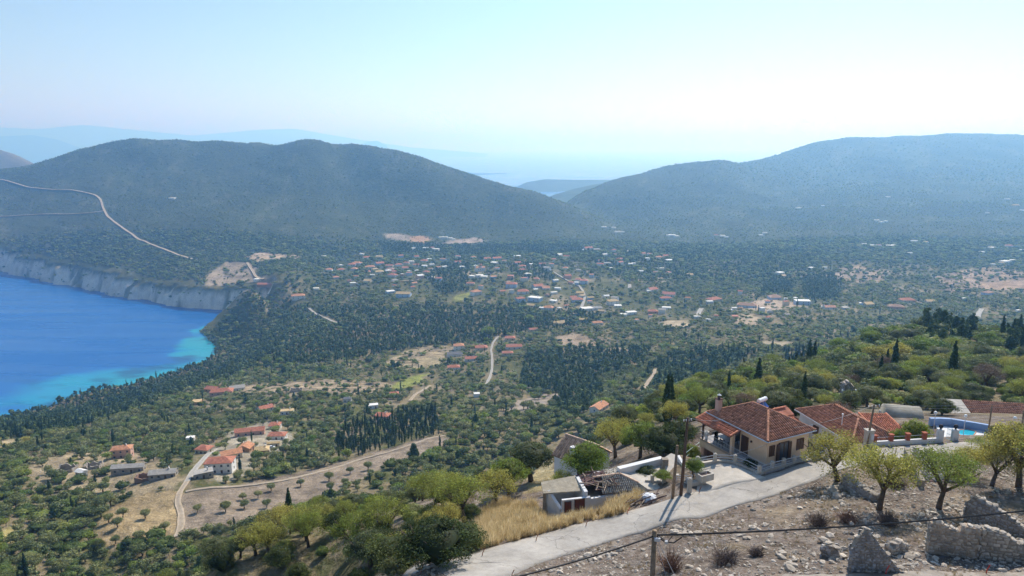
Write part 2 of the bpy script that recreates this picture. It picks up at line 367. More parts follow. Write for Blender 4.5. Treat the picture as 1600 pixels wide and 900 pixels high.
idx = np.arange(NY*NT).reshape(NY, NT)
quads = np.stack([idx[:-1,:-1], idx[:-1,1:], idx[1:,1:], idx[1:,:-1]], -1).reshape(-1, 4)
gme = mesh_np('ground', np.stack([XX, YY, ZZ], -1).reshape(-1, 3), quads, smooth=True)
ca = gme.color_attributes.new('gcol', 'FLOAT_COLOR', 'POINT')
ca.data.foreach_set('color', np.concatenate([C.reshape(-1, 3), np.ones((NY*NT, 1))], 1).astype(np.float32).ravel())
gm = bpy.data.materials.new('earth'); gm.use_nodes = True; nt = gm.node_tree; b = nt.nodes['Principled BSDF']; b.inputs['Roughness'].default_value = .95; b.inputs['Specular IOR Level'].default_value = .1
vc = nt.nodes.new('ShaderNodeVertexColor'); vc.layer_name = 'gcol'
ge = nt.nodes.new('ShaderNodeNewGeometry')
def nz(scale, det, rough=.6):
    n = nt.nodes.new('ShaderNodeTexNoise'); n.inputs['Scale'].default_value = scale; n.inputs['Detail'].default_value = det; n.inputs['Roughness'].default_value = rough
    nt.links.new(ge.outputs['Position'], n.inputs['Vector']); return n
def mr(src, a, b_, c, d):
    n = nt.nodes.new('ShaderNodeMapRange'); n.inputs[1].default_value = a; n.inputs[2].default_value = b_; n.inputs[3].default_value = c; n.inputs[4].default_value = d
    nt.links.new(src, n.inputs[0]); return n.outputs[0]
def mul(a, b_):
    n = nt.nodes.new('ShaderNodeMath'); n.operation = 'MULTIPLY'; nt.links.new(a, n.inputs[0]); nt.links.new(b_, n.inputs[1]); return n.outputs[0]
na, nb2, nc = nz(.9, 8, .7), nz(.06, 6), nz(6, 4)
f = mul(mul(mr(na.outputs['Fac'], .3, .7, .62, 1.35), mr(nb2.outputs['Fac'], .3, .7, .8, 1.2)), mr(nc.outputs['Fac'], .3, .7, .8, 1.2))
sc = nt.nodes.new('ShaderNodeVectorMath'); sc.operation = 'SCALE'; nt.links.new(vc.outputs['Color'], sc.inputs[0]); nt.links.new(f, sc.inputs['Scale'])
nt.links.new(sc.outputs[0], b.inputs['Base Color'])
bp = nt.nodes.new('ShaderNodeBump'); bp.inputs['Distance'].default_value = .5; bp.inputs['Strength'].default_value = .8; nt.links.new(na.outputs['Fac'], bp.inputs['Height'])
bp2 = nt.nodes.new('ShaderNodeBump'); bp2.inputs['Distance'].default_value = 8; bp2.inputs['Strength'].default_value = .55; nt.links.new(nb2.outputs['Fac'], bp2.inputs['Height'])
nt.links.new(bp.outputs[0], bp2.inputs['Normal']); nt.links.new(bp2.outputs[0], b.inputs['Normal'])
tag(link('ground', gme, gm), kind='structure')

# ------------------------------------------------------------------ sea
sT = np.linspace(-1.6, 1.2, 220); sY = np.concatenate([np.geomspace(500, 2200, 190, endpoint=False), np.geomspace(2200, 60000, 60)])
st, sy = np.meshgrid(sT, sY); sx = st*sy
d = np.full(sx.shape, 900.0); m = (sy < 2300) & (sx < 300)
d[m] = segdist(sx[m], sy[m], BAY, True)
# shallow shelf only on the near (southern) shore
nearshore = [p for p in BAY[1:13]]
dn = np.full(sx.shape, 900.0); dn[m] = segdist(sx[m], sy[m], nearshore)
pat = fbm(sx/90, sy/60, 4, 5)
shal = np.clip(1-(dn+pat*70)/np.interp(sy, [760, 830, 900, 960, 1020, 1080, 1150, 1300], [50, 110, 210, 230, 100, 50, 30, 20]), 0, 1)
ix = np.arange(st.size).reshape(st.shape)
sme = mesh_np('sea', np.stack([sx, sy, np.zeros_like(sx)], -1).reshape(-1, 3), np.stack([ix[:-1,:-1], ix[:-1,1:], ix[1:,1:], ix[1:,:-1]], -1).reshape(-1, 4))
at_ = sme.attributes.new('shallow', 'FLOAT', 'POINT'); at_.data.foreach_set('value', shal.astype(np.float32).ravel())
wm = bpy.data.materials.new('sea_water'); wm.use_nodes = True; nt = wm.node_tree; b = nt.nodes['Principled BSDF']
b.inputs['Roughness'].default_value = .22; b.inputs['IOR'].default_value = 1.33; b.inputs['Specular IOR Level'].default_value = .35
an = nt.nodes.new('ShaderNodeAttribute'); an.attribute_name = 'shallow'; ge = nt.nodes.new('ShaderNodeNewGeometry')
rmp = nt.nodes.new('ShaderNodeValToRGB'); e = rmp.color_ramp.elements
e[0].position = 0; e[0].color = (.002,.10,.36,1); e[1].position = 1; e[1].color = (.015,.29,.40,1)
x_ = e.new(.4); x_.color = (.003,.12,.40,1); x_ = e.new(.72); x_.color = (.008,.24,.44,1)
n = nt.nodes.new('ShaderNodeTexNoise'); n.inputs['Scale'].default_value = .012; n.inputs['Detail'].default_value = 5
mp = nt.nodes.new('ShaderNodeMapping'); mp.inputs['Scale'].default_value = (1, 2.2, 1); mp.inputs['Rotation'].default_value = (0, 0, -.5)
nt.links.new(ge.outputs['Position'], mp.inputs[0]); nt.links.new(mp.outputs[0], n.inputs['Vector'])
cr = mr(n.outputs['Fac'], .50, .64, 0, .8)
mx = nt.nodes.new('ShaderNodeMix'); mx.data_type = 'RGBA'; mx.inputs['B'].default_value = (.002,.06,.17,1)
nt.links.new(an.outputs['Fac'], rmp.inputs[0]); nt.links.new(rmp.outputs[0], mx.inputs['A'])
wv_ = nt.nodes.new('ShaderNodeTexNoise'); wv_.inputs['Scale'].default_value = .006; wv_.inputs['Detail'].default_value = 8; mp2 = nt.nodes.new('ShaderNodeMapping'); mp2.inputs['Scale'].default_value = (.5, 4, 1); mp2.inputs['Rotation'].default_value = (0, 0, .25); nt.links.new(ge.outputs['Position'], mp2.inputs[0]); nt.links.new(mp2.outputs[0], wv_.inputs['Vector']); nt.links.new(mr(wv_.outputs['Fac'], .35, .65, .12, .34), b.inputs['Roughness'])
sh = mr(an.outputs['Fac'], .1, .5, 0, 1); nt.links.new(mul(cr, sh), mx.inputs['Factor']); nt.links.new(mx.outputs['Result'], b.inputs['Base Color'])
nw = nz(.25, 4); bp = nt.nodes.new('ShaderNodeBump'); bp.inputs['Distance'].default_value = .6; bp.inputs['Strength'].default_value = .5
nt.links.new(nw.outputs['Fac'], bp.inputs['Height']); nt.links.new(bp.outputs[0], b.inputs['Normal'])
tag(link('sea', sme, wm), kind='structure')

# ------------------------------------------------------------------ distant land across the water: solid ridges
def ridge_land(name, pts, depth, base=-5, seed=1, color=(.07,.09,.05)):
    """pts: (px, py, Y) crest; builds a two-sided hill body"""
    cr_ = [at(*p) for p in pts]; xs_ = np.array([v.x for v in cr_]); n = 90
    X = np.linspace(xs_[0], xs_[-1], n); Yc = np.interp(X, xs_, [v.y for v in cr_]); Z = np.interp(X, xs_, [v.z for v in cr_])
    prof = np.array([-1,-.8,-.6,-.42,-.27,-.14,-.05,0,.1,.3,.6,1.0]); V = []
    for p in prof:
        h = (1-abs(p))**1.15
        zz = base+(Z-base)*h + (Z-base)*.10*fbm(X/(depth*.35)+seed, np.full(n, p*4.0+seed), 3, seed)*(p != 0)*(abs(p) < .95)
        V.append(np.stack([X, Yc+p*depth, zz], -1))
    V = np.array(V).reshape(-1, 3); k = len(prof); ix = np.arange(k*n).reshape(k, n)
    me = mesh_np(name, V, np.stack([ix[:-1,:-1], ix[:-1,1:], ix[1:,1:], ix[1:,:-1]], -1).reshape(-1, 4), smooth=True)
    return tag(link(name, me, mat(name+'_scrub', color, .95, .1, nscale=.01, namt=.3)), kind='structure')
ridge_land('headland', [(790,300,5600),(822,285,5600),(850,280,5700),(900,281,5800),(945,281,5900),(1000,283,6000),(1060,300,6000)], 500, seed=3)
ridge_land('headland', [(845,312,3900),(870,303,3950),(900,294,4000),(935,287,4100),(970,284,4200),(1020,300,4300)], 600, seed=5)
ridge_land('hill', [(-120,228,4300),(-40,232,4200),(0,234,4150),(20,240,4100),(40,249,4050),(62,262,4000)], 650, seed=8, color=(.17,.15,.10))
ridge_land('mountain', [(-300,205,27000),(0,199,27000),(60,202,27000),(130,195,27000),(200,202,27000),(300,212,27000),(400,203,27000),(460,201,27000),(500,208,27000),(560,218,27000),(640,230,27000),(760,240,27000)], 2600, seed=13)
ridge_land('mountain', [(-300,218,19000),(0,213,19000),(50,211,19000),(90,218,19000),(125,231,19000)], 1500, seed=15)
ridge_land('mountain', [(560,228,20000),(575,221,20000),(590,220,20000),(604,227,20000)], 500, seed=17)

# ------------------------------------------------------------------ haze
hb = bmesh.new(); bmesh.ops.create_cube(hb, size=1)
hme = bpy.data.meshes.new('haze'); hb.to_mesh(hme); hb.free()
ho = link('haze', hme); ho.scale = (160000, 130000, 1270); ho.location = (0, 0, 1270/2-27); tag(ho, kind='stuff')
hm = bpy.data.materials.new('haze_air'); hm.use_nodes = True; nt = hm.node_tree; nt.nodes.remove(nt.nodes['Principled BSDF'])
pv = nt.nodes.new('ShaderNodeVolumePrincipled'); pv.inputs['Color'].default_value = (.235,.535,1,1); pv.inputs['Absorption Color'].default_value = (.8,.8,.8,1); pv.inputs['Density'].default_value = HAZE_DENSITY; pv.inputs['Anisotropy'].default_value = .5
nt.links.new(pv.outputs[0], nt.nodes['Material Output'].inputs['Volume']); hme.materials.append(hm)
# ------------------------------------------------------------------ foliage
def leafmat(name, ramp, trans=.3, rough=.7):
    m = bpy.data.materials.new(name); m.use_nodes = True; nt = m.node_tree; b = nt.nodes['Principled BSDF']; out = nt.nodes['Material Output']
    oi = nt.nodes.new('ShaderNodeObjectInfo'); cr = nt.nodes.new('ShaderNodeValToRGB'); e = cr.color_ramp.elements
    for i, (p, c) in enumerate(ramp):
        q = e[i] if i < 2 else e.new(p); q.position = p; q.color = (*c, 1)
    at_ = nt.nodes.new('ShaderNodeAttribute'); at_.attribute_name = 'leaf_tone'
    ge = nt.nodes.new('ShaderNodeNewGeometry'); nn = nt.nodes.new('ShaderNodeTexNoise'); nn.inputs['Scale'].default_value = .02; nn.inputs['Detail'].default_value = 2
    nt.links.new(ge.outputs['Position'], nn.inputs['Vector'])
    ad = nt.nodes.new('ShaderNodeMath'); ad.operation = 'MULTIPLY_ADD'; ad.inputs[1].default_value = .8; nt.links.new(nn.outputs['Fac'], ad.inputs[0])
    sb = nt.nodes.new('ShaderNodeMath'); sb.operation = 'MULTIPLY_ADD'; sb.inputs[1].default_value = .8; sb.inputs[2].default_value = -.3; nt.links.new(oi.outputs['Random'], sb.inputs[0]); nt.links.new(sb.outputs[0], ad.inputs[2])
    nt.links.new(ad.outputs[0], cr.inputs[0])
    sc = nt.nodes.new('ShaderNodeVectorMath'); sc.operation = 'SCALE'; nt.links.new(cr.outputs[0], sc.inputs[0]); nt.links.new(at_.outputs['Fac'], sc.inputs['Scale'])
    nt.links.new(sc.outputs[0], b.inputs['Base Color']); b.inputs['Roughness'].default_value = rough; b.inputs['Specular IOR Level'].default_value = .2
    tr = nt.nodes.new('ShaderNodeBsdfTranslucent'); nt.links.new(sc.outputs[0], tr.inputs['Color'])
    mx = nt.nodes.new('ShaderNodeMixShader'); mx.inputs[0].default_value = trans
    nt.links.new(b.outputs[0], mx.inputs[1]); nt.links.new(tr.outputs[0], mx.inputs[2]); nt.links.new(mx.outputs[0], out.inputs['Surface'])
    return m
LM = {
 'olive': leafmat('olive_leaves', [(0,(0.134,0.177,0.067)),(1,(0.378,0.378,0.171)),(.5,(0.232,0.262,0.104))], .3),
 'scrub': leafmat('scrub_leaves', [(0,(0.067,0.104,0.030)),(1,(0.329,0.305,0.098)),(.5,(0.152,0.207,0.051)),(.75,(0.232,0.305,0.067))], .3),
 'almond': leafmat('almond_leaves', [(0,(.12,.20,.035)),(1,(.42,.38,.08)),(.5,(.20,.28,.05)),(.8,(.28,.33,.06))], .4),
 'cypress': leafmat('cypress_leaves', [(0,(0.036,0.072,0.026)),(1,(0.084,0.132,0.048)),(.5,(0.054,0.096,0.036))], .15),
 'pine': leafmat('pine_needles', [(0,(0.058,0.104,0.036)),(1,(0.169,0.215,0.065)),(.5,(0.098,0.150,0.047))], .2),
 'scrub_near': leafmat('scrub_leaves_near', [(0,(.045,.07,.022)),(1,(.17,.19,.055)),(.5,(.085,.12,.034))], .3),
 'olive_near': leafmat('olive_leaves_near', [(0,(.10,.13,.055)),(1,(.24,.26,.12)),(.5,(.16,.19,.08))], .3),
 'almond_near': leafmat('almond_leaves_near', [(0,(.22,.28,.06)),(1,(.46,.40,.11)),(.5,(.33,.35,.08))], .5),
 'lime': leafmat('lime_leaves', [(0,(.17,.25,.045)),(1,(.32,.36,.06))], .4),
 'dry': leafmat('dry_twigs', [(0,(.17,.12,.09)),(1,(.27,.20,.14))], .2),
}
M_BARK = mat('bark', (.11,.085,.065), .9, .1, nscale=3, namt=.4)
def leaf_cloud(centers, radii, per, size, r, flat=1.0, tone=(.75,1.3)):
    """small leaf-sized quads spread on and in the clumps"""
    V = []; T = []
    for c, rad in zip(centers, radii):
        d = r.normal(size=(per, 3)); d /= np.linalg.norm(d, axis=1)[:, None]
        rr = rad*(.45+.6*r.random((per, 1))**.6)
        p = c + d*rr*np.array((1, 1, flat))
        a = r.normal(size=(per, 3)); a /= np.linalg.norm(a, axis=1)[:, None]
        nrm = d*.8+a*.7; b_ = np.cross(nrm, r.normal(size=(per, 3))); b_ /= np.linalg.norm(b_, axis=1)[:, None]+1e-6
        c_ = np.cross(nrm, b_); c_ /= np.linalg.norm(c_, axis=1)[:, None]+1e-6
        s = size*(.6+.8*r.random((per, 1)))
        V.append(np.stack([p-b_*s-c_*s*.5, p+b_*s-c_*s*.5, p+b_*s*.6+c_*s*.7, p-b_*s*.6+c_*s*.7], 1))
        ct = r.uniform(.62, 1.32)
        T.append(np.repeat(ct*r.uniform(tone[0], tone[1], per), 4))
    V = np.concatenate(V).reshape(-1, 3); T = np.concatenate(T)
    return V, np.arange(len(V)).reshape(-1, 4), T
def finish_leaves(name, parts, m):
    vs, fs, ts, o = [], [], [], 0
    for v, f, t in parts: vs.append(v); fs.append(f+o); ts.append(t); o += len(v)
    me = mesh_np(name, np.concatenate(vs), np.concatenate(fs))
    a = me.attributes.new('leaf_tone', 'FLOAT', 'POINT'); a.data.foreach_set('value', np.concatenate(ts).astype(np.float32))
    me.materials.append(m); return me
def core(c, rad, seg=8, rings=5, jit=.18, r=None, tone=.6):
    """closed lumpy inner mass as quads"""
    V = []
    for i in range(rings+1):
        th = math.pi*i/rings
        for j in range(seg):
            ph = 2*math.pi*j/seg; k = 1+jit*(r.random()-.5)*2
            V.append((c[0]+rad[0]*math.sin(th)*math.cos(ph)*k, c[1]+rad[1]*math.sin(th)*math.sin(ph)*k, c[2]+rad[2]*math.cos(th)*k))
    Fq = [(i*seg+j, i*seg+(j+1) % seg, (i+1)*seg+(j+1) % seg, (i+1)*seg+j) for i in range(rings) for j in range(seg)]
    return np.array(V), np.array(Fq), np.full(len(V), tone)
def crown_mesh(kind, seed, lod):
    """unit trees: height about 1 (m scale set per tree). lod 0 near, 1 middle, 2 far"""
    r = np.random.default_rng(seed)
    if kind in ('cypress',):
        n = (26, 12, 6)[lod]; per = (90, 26, 9)[lod]; hs = np.linspace(.1, .97, n); w = .078*np.clip(np.sin(np.clip(hs*1.05, 0, 1)*math.pi)**.55, .12, 1)*np.where(hs > .6, 1-(hs-.6)*1.9, 1)
        cs = np.stack([r.normal(0, .012, n), r.normal(0, .012, n), hs], 1)
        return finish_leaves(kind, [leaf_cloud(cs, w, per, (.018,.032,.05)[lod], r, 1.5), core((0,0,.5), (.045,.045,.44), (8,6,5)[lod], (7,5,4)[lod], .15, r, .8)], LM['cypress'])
    if kind == 'pine':
        n = (30, 14, 6)[lod]; per = (70, 20, 9)[lod]; hs = r.uniform(.22, .97, n); a = r.uniform(0, 6.283, n); sp = .20*(1-(hs-.2)*1.1)+.02
        cs = np.stack([np.cos(a)*sp, np.sin(a)*sp, hs], 1)
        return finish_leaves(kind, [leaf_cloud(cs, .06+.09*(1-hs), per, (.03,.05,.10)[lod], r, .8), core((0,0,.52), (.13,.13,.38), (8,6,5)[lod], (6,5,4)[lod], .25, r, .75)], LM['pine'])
    # round crowns
    n = (26, 12, 6)[lod]; per = (130, 34, 10)[lod]
    u = r.normal(size=(n, 3)); u /= np.linalg.norm(u, axis=1)[:, None]; u[:, 2] = np.abs(u[:, 2])*.9-.15
    low = {'olive': .62, 'scrub': .42, 'almond': .62, 'lime': .6, 'dry': .4}[kind]
    W = {'olive': .50, 'scrub': .62, 'almond': .52, 'lime': .5, 'dry': .6}[kind]; Hh = {'olive': .30, 'scrub': .36, 'almond': .32, 'lime': .36, 'dry': .34}[kind]
    cs = u*np.array((W, W, Hh))*(.55+.25*r.random((n, 1))) + np.array((0, 0, low))
    rad = r.uniform(.15, .27, n)*(1.0, 1.1, 1.25)[lod]
    parts = [leaf_cloud(cs, rad, per, (.026,.052,.105)[lod]*(1 if kind != 'almond' else .85), r, .85)]
    k = {'olive': .62, 'scrub': .8, 'almond': .42, 'lime': .6, 'dry': .3}[kind]
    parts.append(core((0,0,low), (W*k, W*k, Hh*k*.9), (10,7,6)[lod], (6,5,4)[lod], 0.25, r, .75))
    return finish_leaves(kind, parts, LM[kind])
def tube_pts(bm, pts, rads, seg=6):
    rings = []
    for i, (p, rr) in enumerate(zip(pts, rads)):
        p = Vector(p); d = (Vector(pts[min(i+1, len(pts)-1)])-Vector(pts[max(i-1, 0)])).normalized()
        a = d.cross(Vector((.3,.9,.1))).normalized(); b = d.cross(a)
        rings.append([bm.verts.new(p+a*math.cos(2*math.pi*k/seg)*rr+b*math.sin(2*math.pi*k/seg)*rr) for k in range(seg)])
    for r0, r1 in zip(rings, rings[1:]):
        for k in range(seg): bm.faces.new((r0[k], r0[(k+1) % seg], r1[(k+1) % seg], r1[k]))
    bm.faces.new(rings[0][::-1]); bm.faces.new(rings[-1])
def bm_mesh(bm, name, m=None, smooth=False):
    me = bpy.data.meshes.new(name); bmesh.ops.recalc_face_normals(bm, faces=bm.faces); bm.to_mesh(me); bm.free()
    if m: me.materials.append(m)
    if smooth: me.polygons.foreach_set('use_smooth', np.ones(len(me.polygons), bool))
    return me
def trunk_mesh(kind, seed, lod=0):
    r = random.Random(seed); bm = bmesh.new(); seg = 6 if lod == 0 else 4
    if kind in ('cypress', 'pine'):
        tube_pts(bm, [(0,0,-.06),(0,0,.3),(0,0,.85)], [.022,.016,.004], seg)
    else:
        fork = {'olive': .26, 'almond': .3, 'scrub': .12}.get(kind, .25)
        lean = (r.uniform(-.06,.06), r.uniform(-.06,.06)); th = .05 if kind == 'olive' else .035
        top = (lean[0], lean[1], fork)
        tube_pts(bm, [(0,0,-.08),(lean[0]*.4,lean[1]*.4,fork*.5),top], [th*1.25,th,th*.85], seg)
        for i in range(5 if lod == 0 else 3):
            a = i*6.283/(5 if lod == 0 else 3)+r.uniform(-.4,.4); L = r.uniform(.25,.4)
            m1 = (top[0]+math.cos(a)*L*.45, top[1]+math.sin(a)*L*.45, fork+.18+r.uniform(0,.08)); e = (top[0]+math.cos(a)*L, top[1]+math.sin(a)*L, fork+.42+r.uniform(-.06,.12))
            tube_pts(bm, [top, m1, e], [th*.7, th*.45, th*.12], seg)
            if lod == 0:
                for s in (-1, 1):
                    e2 = (m1[0]+math.cos(a+s*.9)*L*.5, m1[1]+math.sin(a+s*.9)*L*.5, m1[2]+.25)
                    tube_pts(bm, [m1, e2], [th*.35, th*.08], 4)
    return bm_mesh(bm, 'trunk', M_BARK, True)
def fg_crown(seed, lm='almond_near'):
    r = np.random.default_rng(seed); n = 46; u = r.normal(size=(n, 3)); u /= np.linalg.norm(u, axis=1)[:, None]; u[:, 2] = np.abs(u[:, 2])*1.0-.25
    cs = u*np.array((.5,.5,.33))*(.45+.5*r.random((n, 1))) + np.array((0,0,.64)); rad = r.uniform(.07, .15, n)
    return finish_leaves('crown', [leaf_cloud(cs, rad, 112, .0092, r, .85, (.6,1.4)), leaf_cloud(cs*np.array((.92,.92,1)), rad*1.6, 34, .0095, r, .9, (.6,1.3))], LM[lm])
FG = [fg_crown(s) for s in (1, 2, 3)]; FGD = [fg_crown(4, 'dry')]
def fx_crown(kind, seed):
    r = np.random.default_rng(seed); n = 80; u = r.normal(size=(n, 3)); u /= np.linalg.norm(u, axis=1)[:, None]; u[:, 2] = np.abs(u[:, 2])*1.05-.3
    low, W, Hh = {'olive': (.6,.46,.32), 'scrub': (.40,.50,.42), 'lime': (.58,.45,.36)}[kind]
    cs = u*np.array((W, W, Hh))*(.5+.42*r.random((n, 1))) + np.array((0,0,low)); rad = r.uniform(.06, .15, n)
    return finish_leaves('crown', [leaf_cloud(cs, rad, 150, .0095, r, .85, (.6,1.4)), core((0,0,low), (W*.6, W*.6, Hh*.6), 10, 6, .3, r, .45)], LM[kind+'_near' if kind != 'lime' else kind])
FX = {(k, v): fx_crown(k, 500+v+i*10) for i, k in enumerate(('olive','scrub','lime')) for v in range(2)}
KINDS_ = ('olive', 'scrub', 'almond', 'cypress', 'pine')
CR = {(k, l, v): crown_mesh(k, 100+v*7+l*3+hash_, l) for hash_, k in enumerate(KINDS_) for l in range(3) for v in range(3 if l == 0 else 2)}
for v in range(2): CR[('lime', 0, v)] = crown_mesh('lime', 900+v, 0); CR[('lime', 1, v)] = crown_mesh('lime', 910+v, 1)
TR = {(k, l, v): trunk_mesh(k, 40+v+l, l) for k in KINDS_ for l in range(2) for v in range(2)}
for v in range(2): TR[('lime', 0, v)] = TR[('almond', 0, v)]; TR[('lime', 1, v)] = TR[('almond', 1, v)]
def joined(kind, v):
    """trunk and crown as one mesh, for trees only a few pixels tall"""
    bm = bmesh.new(); bm.from_mesh(TR[(kind, 1, v % 2)]); n0 = len(bm.faces); bm.from_mesh(CR[(kind, 1, v % 2)])
    bm.faces.ensure_lookup_table(); lay = bm.verts.layers.float.get('leaf_tone') or bm.verts.layers.float.new('leaf_tone')
    me = bpy.data.meshes.new(kind); bm.to_mesh(me); bm.free()
    me.materials.append(LM[kind]); me.materials.append(M_BARK)
    mi = np.zeros(len(me.polygons), np.int32); mi[:n0] = 1; me.polygons.foreach_set('material_index', mi); return me
JO = {(k, v): joined(k, v) for k in list(KINDS_)+['lime'] for v in range(2)}
TNAME = {'olive': 'olive_tree', 'scrub': 'evergreen_shrub', 'almond': 'almond_tree', 'cypress': 'cypress_tree', 'pine': 'pine_tree', 'lime': 'plane_tree'}
TCAT = {'olive': 'tree', 'scrub': 'shrub', 'almond': 'tree', 'cypress': 'cypress', 'pine': 'pine', 'lime': 'tree'}
def tree(kind, x, y, h, label, group, z=None, lod=0, v=None, rot=None, w=1.0, parts=True, cat=None, fine=False):
    v2 = random.random(); fine = fine and kind in ('almond', 'olive', 'scrub', 'lime')
    v = random.randrange(3) if v is None else v; rot = random.uniform(0, 6.28) if rot is None else rot
    z = float(H(x, y)) if z is None else z
    if parts:
        e = bpy.data.objects.new(TNAME[kind], None); col.objects.link(e)
        nv = 3 if (kind, lod, 2) in CR else 2
        link('crown', CR[(kind, lod, v % nv)] if not fine else (FG[v % 3] if v2 > .12 else FGD[0]) if kind == 'almond' else FX[(kind, v % 2)], parent=e); link('trunk', TR[(kind, min(lod, 1), v % 2)], parent=e)
    else:
        e = link(TNAME[kind], JO[(kind, v % 2)])
    e.location = (x, y, z); e.rotation_euler = (0, 0, rot); e.scale = (h*w, h*w, h)
    return tag(e, label, cat or TCAT[kind], group)

# ------------------------------------------------------------------ where the woods stand (outlines in the photograph, carried to the ground)
WOODS = [  # (outline, kinds with weights, spacing factor)
 ([(-100,660),(0,648),(60,628),(120,606),(230,578),(330,556),(430,515),(470,525),(400,565),(350,592),(240,632),(110,672),(0,692),(-100,700)], (('pine',.65),('cypress',.25),('scrub',.1)), .72),
 ([(335,556),(330,520),(400,455),(480,480),(620,478),(800,478),(905,484),(960,500),(840,520),(760,520),(640,542),(560,560),(450,575),(380,580)], (('pine',.42),('scrub',.58)), .8),
 ([(560,512),(700,492),(830,497),(900,512),(760,530),(660,545),(560,560),(480,572),(420,572),(450,545)], (('pine',.85),('cypress',.1),('scrub',.05)), .7),
 ([(818,556),(880,544),(1018,543),(1005,568),(940,588),(905,625),(870,640),(858,612),(812,606)], (('pine',.9),('cypress',.1)), .62),
 ([(870,640),(905,622),(925,600),(940,596),(930,640),(890,655)], (('pine',.6),('scrub',.4)), .8),
 ([(528,672),(560,664),(600,655),(660,645),(690,652),(685,682),(620,702),(560,712),(530,706)], (('cypress',.75),('pine',.25)), .62),
 ([(1020,562),(1100,543),(1190,552),(1100,592),(1040,612),(1000,606)], (('pine',.55),('cypress',.2),('scrub',.25)), .8),
 ([(1252,432),(1318,428),(1310,468),(1255,468)], (('pine',1),), .6),
 ([(1195,438),(1240,442),(1236,460),(1190,458)], (('pine',1),), .7),
 ([(590,378),(690,383),(700,398),(600,394)], (('pine',1),), .7),
 ([(700,385),(900,385),(940,396),(720,400)], (('pine',.8),('scrub',.2)), .75),
 ([(690,412),(735,415),(730,455),(690,462),(665,440)], (('pine',.8),('scrub',.2)), .75),
 ([(790,415),(850,412),(870,440),(815,440)], (('pine',.8),('scrub',.2)), .8),
 ([(330,385),(440,375),(560,395),(400,395)], (('scrub',.7),('pine',.3)), .9),
 ([(1435,512),(1480,502),(1522,508),(1524,540),(1440,546)], (('pine',.55),('scrub',.45)), .8),
 ([(1560,520),(1640,515),(1640,560),(1570,560)], (('pine',.5),('cypress',.3),('scrub',.2)), .9),
 ([(1222,552),(1270,545),(1272,575),(1226,580)], (('cypress',.9),('scrub',.1)), 1.1),
 ([(900,400),(980,440),(1250,440),(1300,400),(1100,380)], (('pine',.35),('scrub',.65)), .9),
]
SPARSE = [  # loose groves: (outline, keep)
 ([(300,610),(470,600),(700,605),(760,640),(700,650),(540,660),(450,690),(330,700)], .55),
 ([(600,590),(870,560),(880,640),(760,660),(620,640)], .55),
 ([(0,720),(280,700),(300,760),(160,800),(120,760),(0,760)], .8),
 ([(530,400),(700,395),(960,420),(1080,500),(900,500),(700,470),(540,450)], .55),
 ([(440,415),(540,405),(560,450),(470,460)], .65),
 ([(980,470),(1260,460),(1400,490),(1200,520),(1000,510)], .6),
 ([(1290,410),(1600,415),(1600,460),(1300,460)], .55),
]
WW = [(wpoly(p, 140), k, s) for p, k, s in WOODS]; SW = [(wpoly(p, 140), s) for p, s in SPARSE]
KEEP_OUT = []      # world outlines where nothing may grow (roads, house plots); filled from later sections' lists
def corridor(pts, w, y0=140):
    wp = wpoly(pts, y0); L, Rr = [], []
    for i, p in enumerate(wp):
        a = Vector(wp[max(i-1, 0)]); b_ = Vector(wp[min(i+1, len(wp)-1)]); d = (b_-a).normalized(); n = Vector((-d.y, d.x))*w/2
        L.append((p[0]+n.x, p[1]+n.y)); Rr.append((p[0]-n.x, p[1]-n.y))
    return L + Rr[::-1]
# ------------------------------------------------------------------ tracks and lanes draped on the land
M_DIRT = mat('track_dirt', (.36,.30,.23), .95, .1, nscale=.4, namt=.2)
M_LANE = mat('lane_concrete', (.34,.325,.30), .9, .2, nscale=.5, namt=.15)
TRACKS = []
def ribbon(name, pts, w, m, label=None, y0=140, cut=2.0):
    wp = [Vector(p) for p in wpoly(pts, y0)]
    P = []
    for a, b_ in zip(wp, wp[1:]):
        n = max(2, int((b_-a).length/max(1.5, a.y*.006)))
        P += [a.lerp(b_, i/n) for i in range(n)]
    P.append(wp[-1]); P = np.array([(p.x, p.y) for p in P])
    for _ in range(3): P[1:-1] = (P[:-2]+P[1:-1]*2+P[2:])/4
    TRACKS.append(([tuple(p) for p in P[::3]], w*.5+(cut if w > 5 else cut*.35)))
    d = np.gradient(P, axis=0); d /= np.linalg.norm(d, axis=1)[:, None]+1e-9; nrm = np.stack([-d[:,1], d[:,0]], 1)
    rows = []; wv = w*(1+.18*fbm(np.arange(len(P))*.3, np.zeros(len(P)), 2, 3))
    for s in (-.5, -.17, .17, .5):
        q = P + nrm*(wv*s)[:, None]; z = H(q[:,0], q[:,1])
        rows.append(np.stack([q[:,0], q[:,1], z], 1))
    rows = np.array(rows); zc = rows[:,:,2].max(0); off = .08+P[:,1]*.0011
    rows[:,:,2] = np.maximum(rows[:,:,2], zc-.4) + off
    k, n = 4, len(P); ix = np.arange(k*n).reshape(k, n)
    fq = np.stack([ix[:-1,:-1], ix[:-1,1:], ix[1:,1:], ix[1:,:-1]], -1).reshape(-1, 4)
    # skirts so the ribbon is a low solid embankment
    v = rows.reshape(-1, 3); lo = np.concatenate([rows[0]-np.array((0,0,2)), rows[-1]-np.array((0,0,2))]); o = len(v)
    v = np.concatenate([v, lo]); e = []
    for i in range(n-1):
        e.append((ix[0,i], ix[0,i+1], o+i+1, o+i)); e.append((ix[-1,i], ix[-1,i+1], o+n+i+1, o+n+i))
    me = mesh_np(name, v, np.concatenate([fq, np.array(e)]))
    o_ = link(name, me, m); tag(o_, label, kind='structure'); return o_
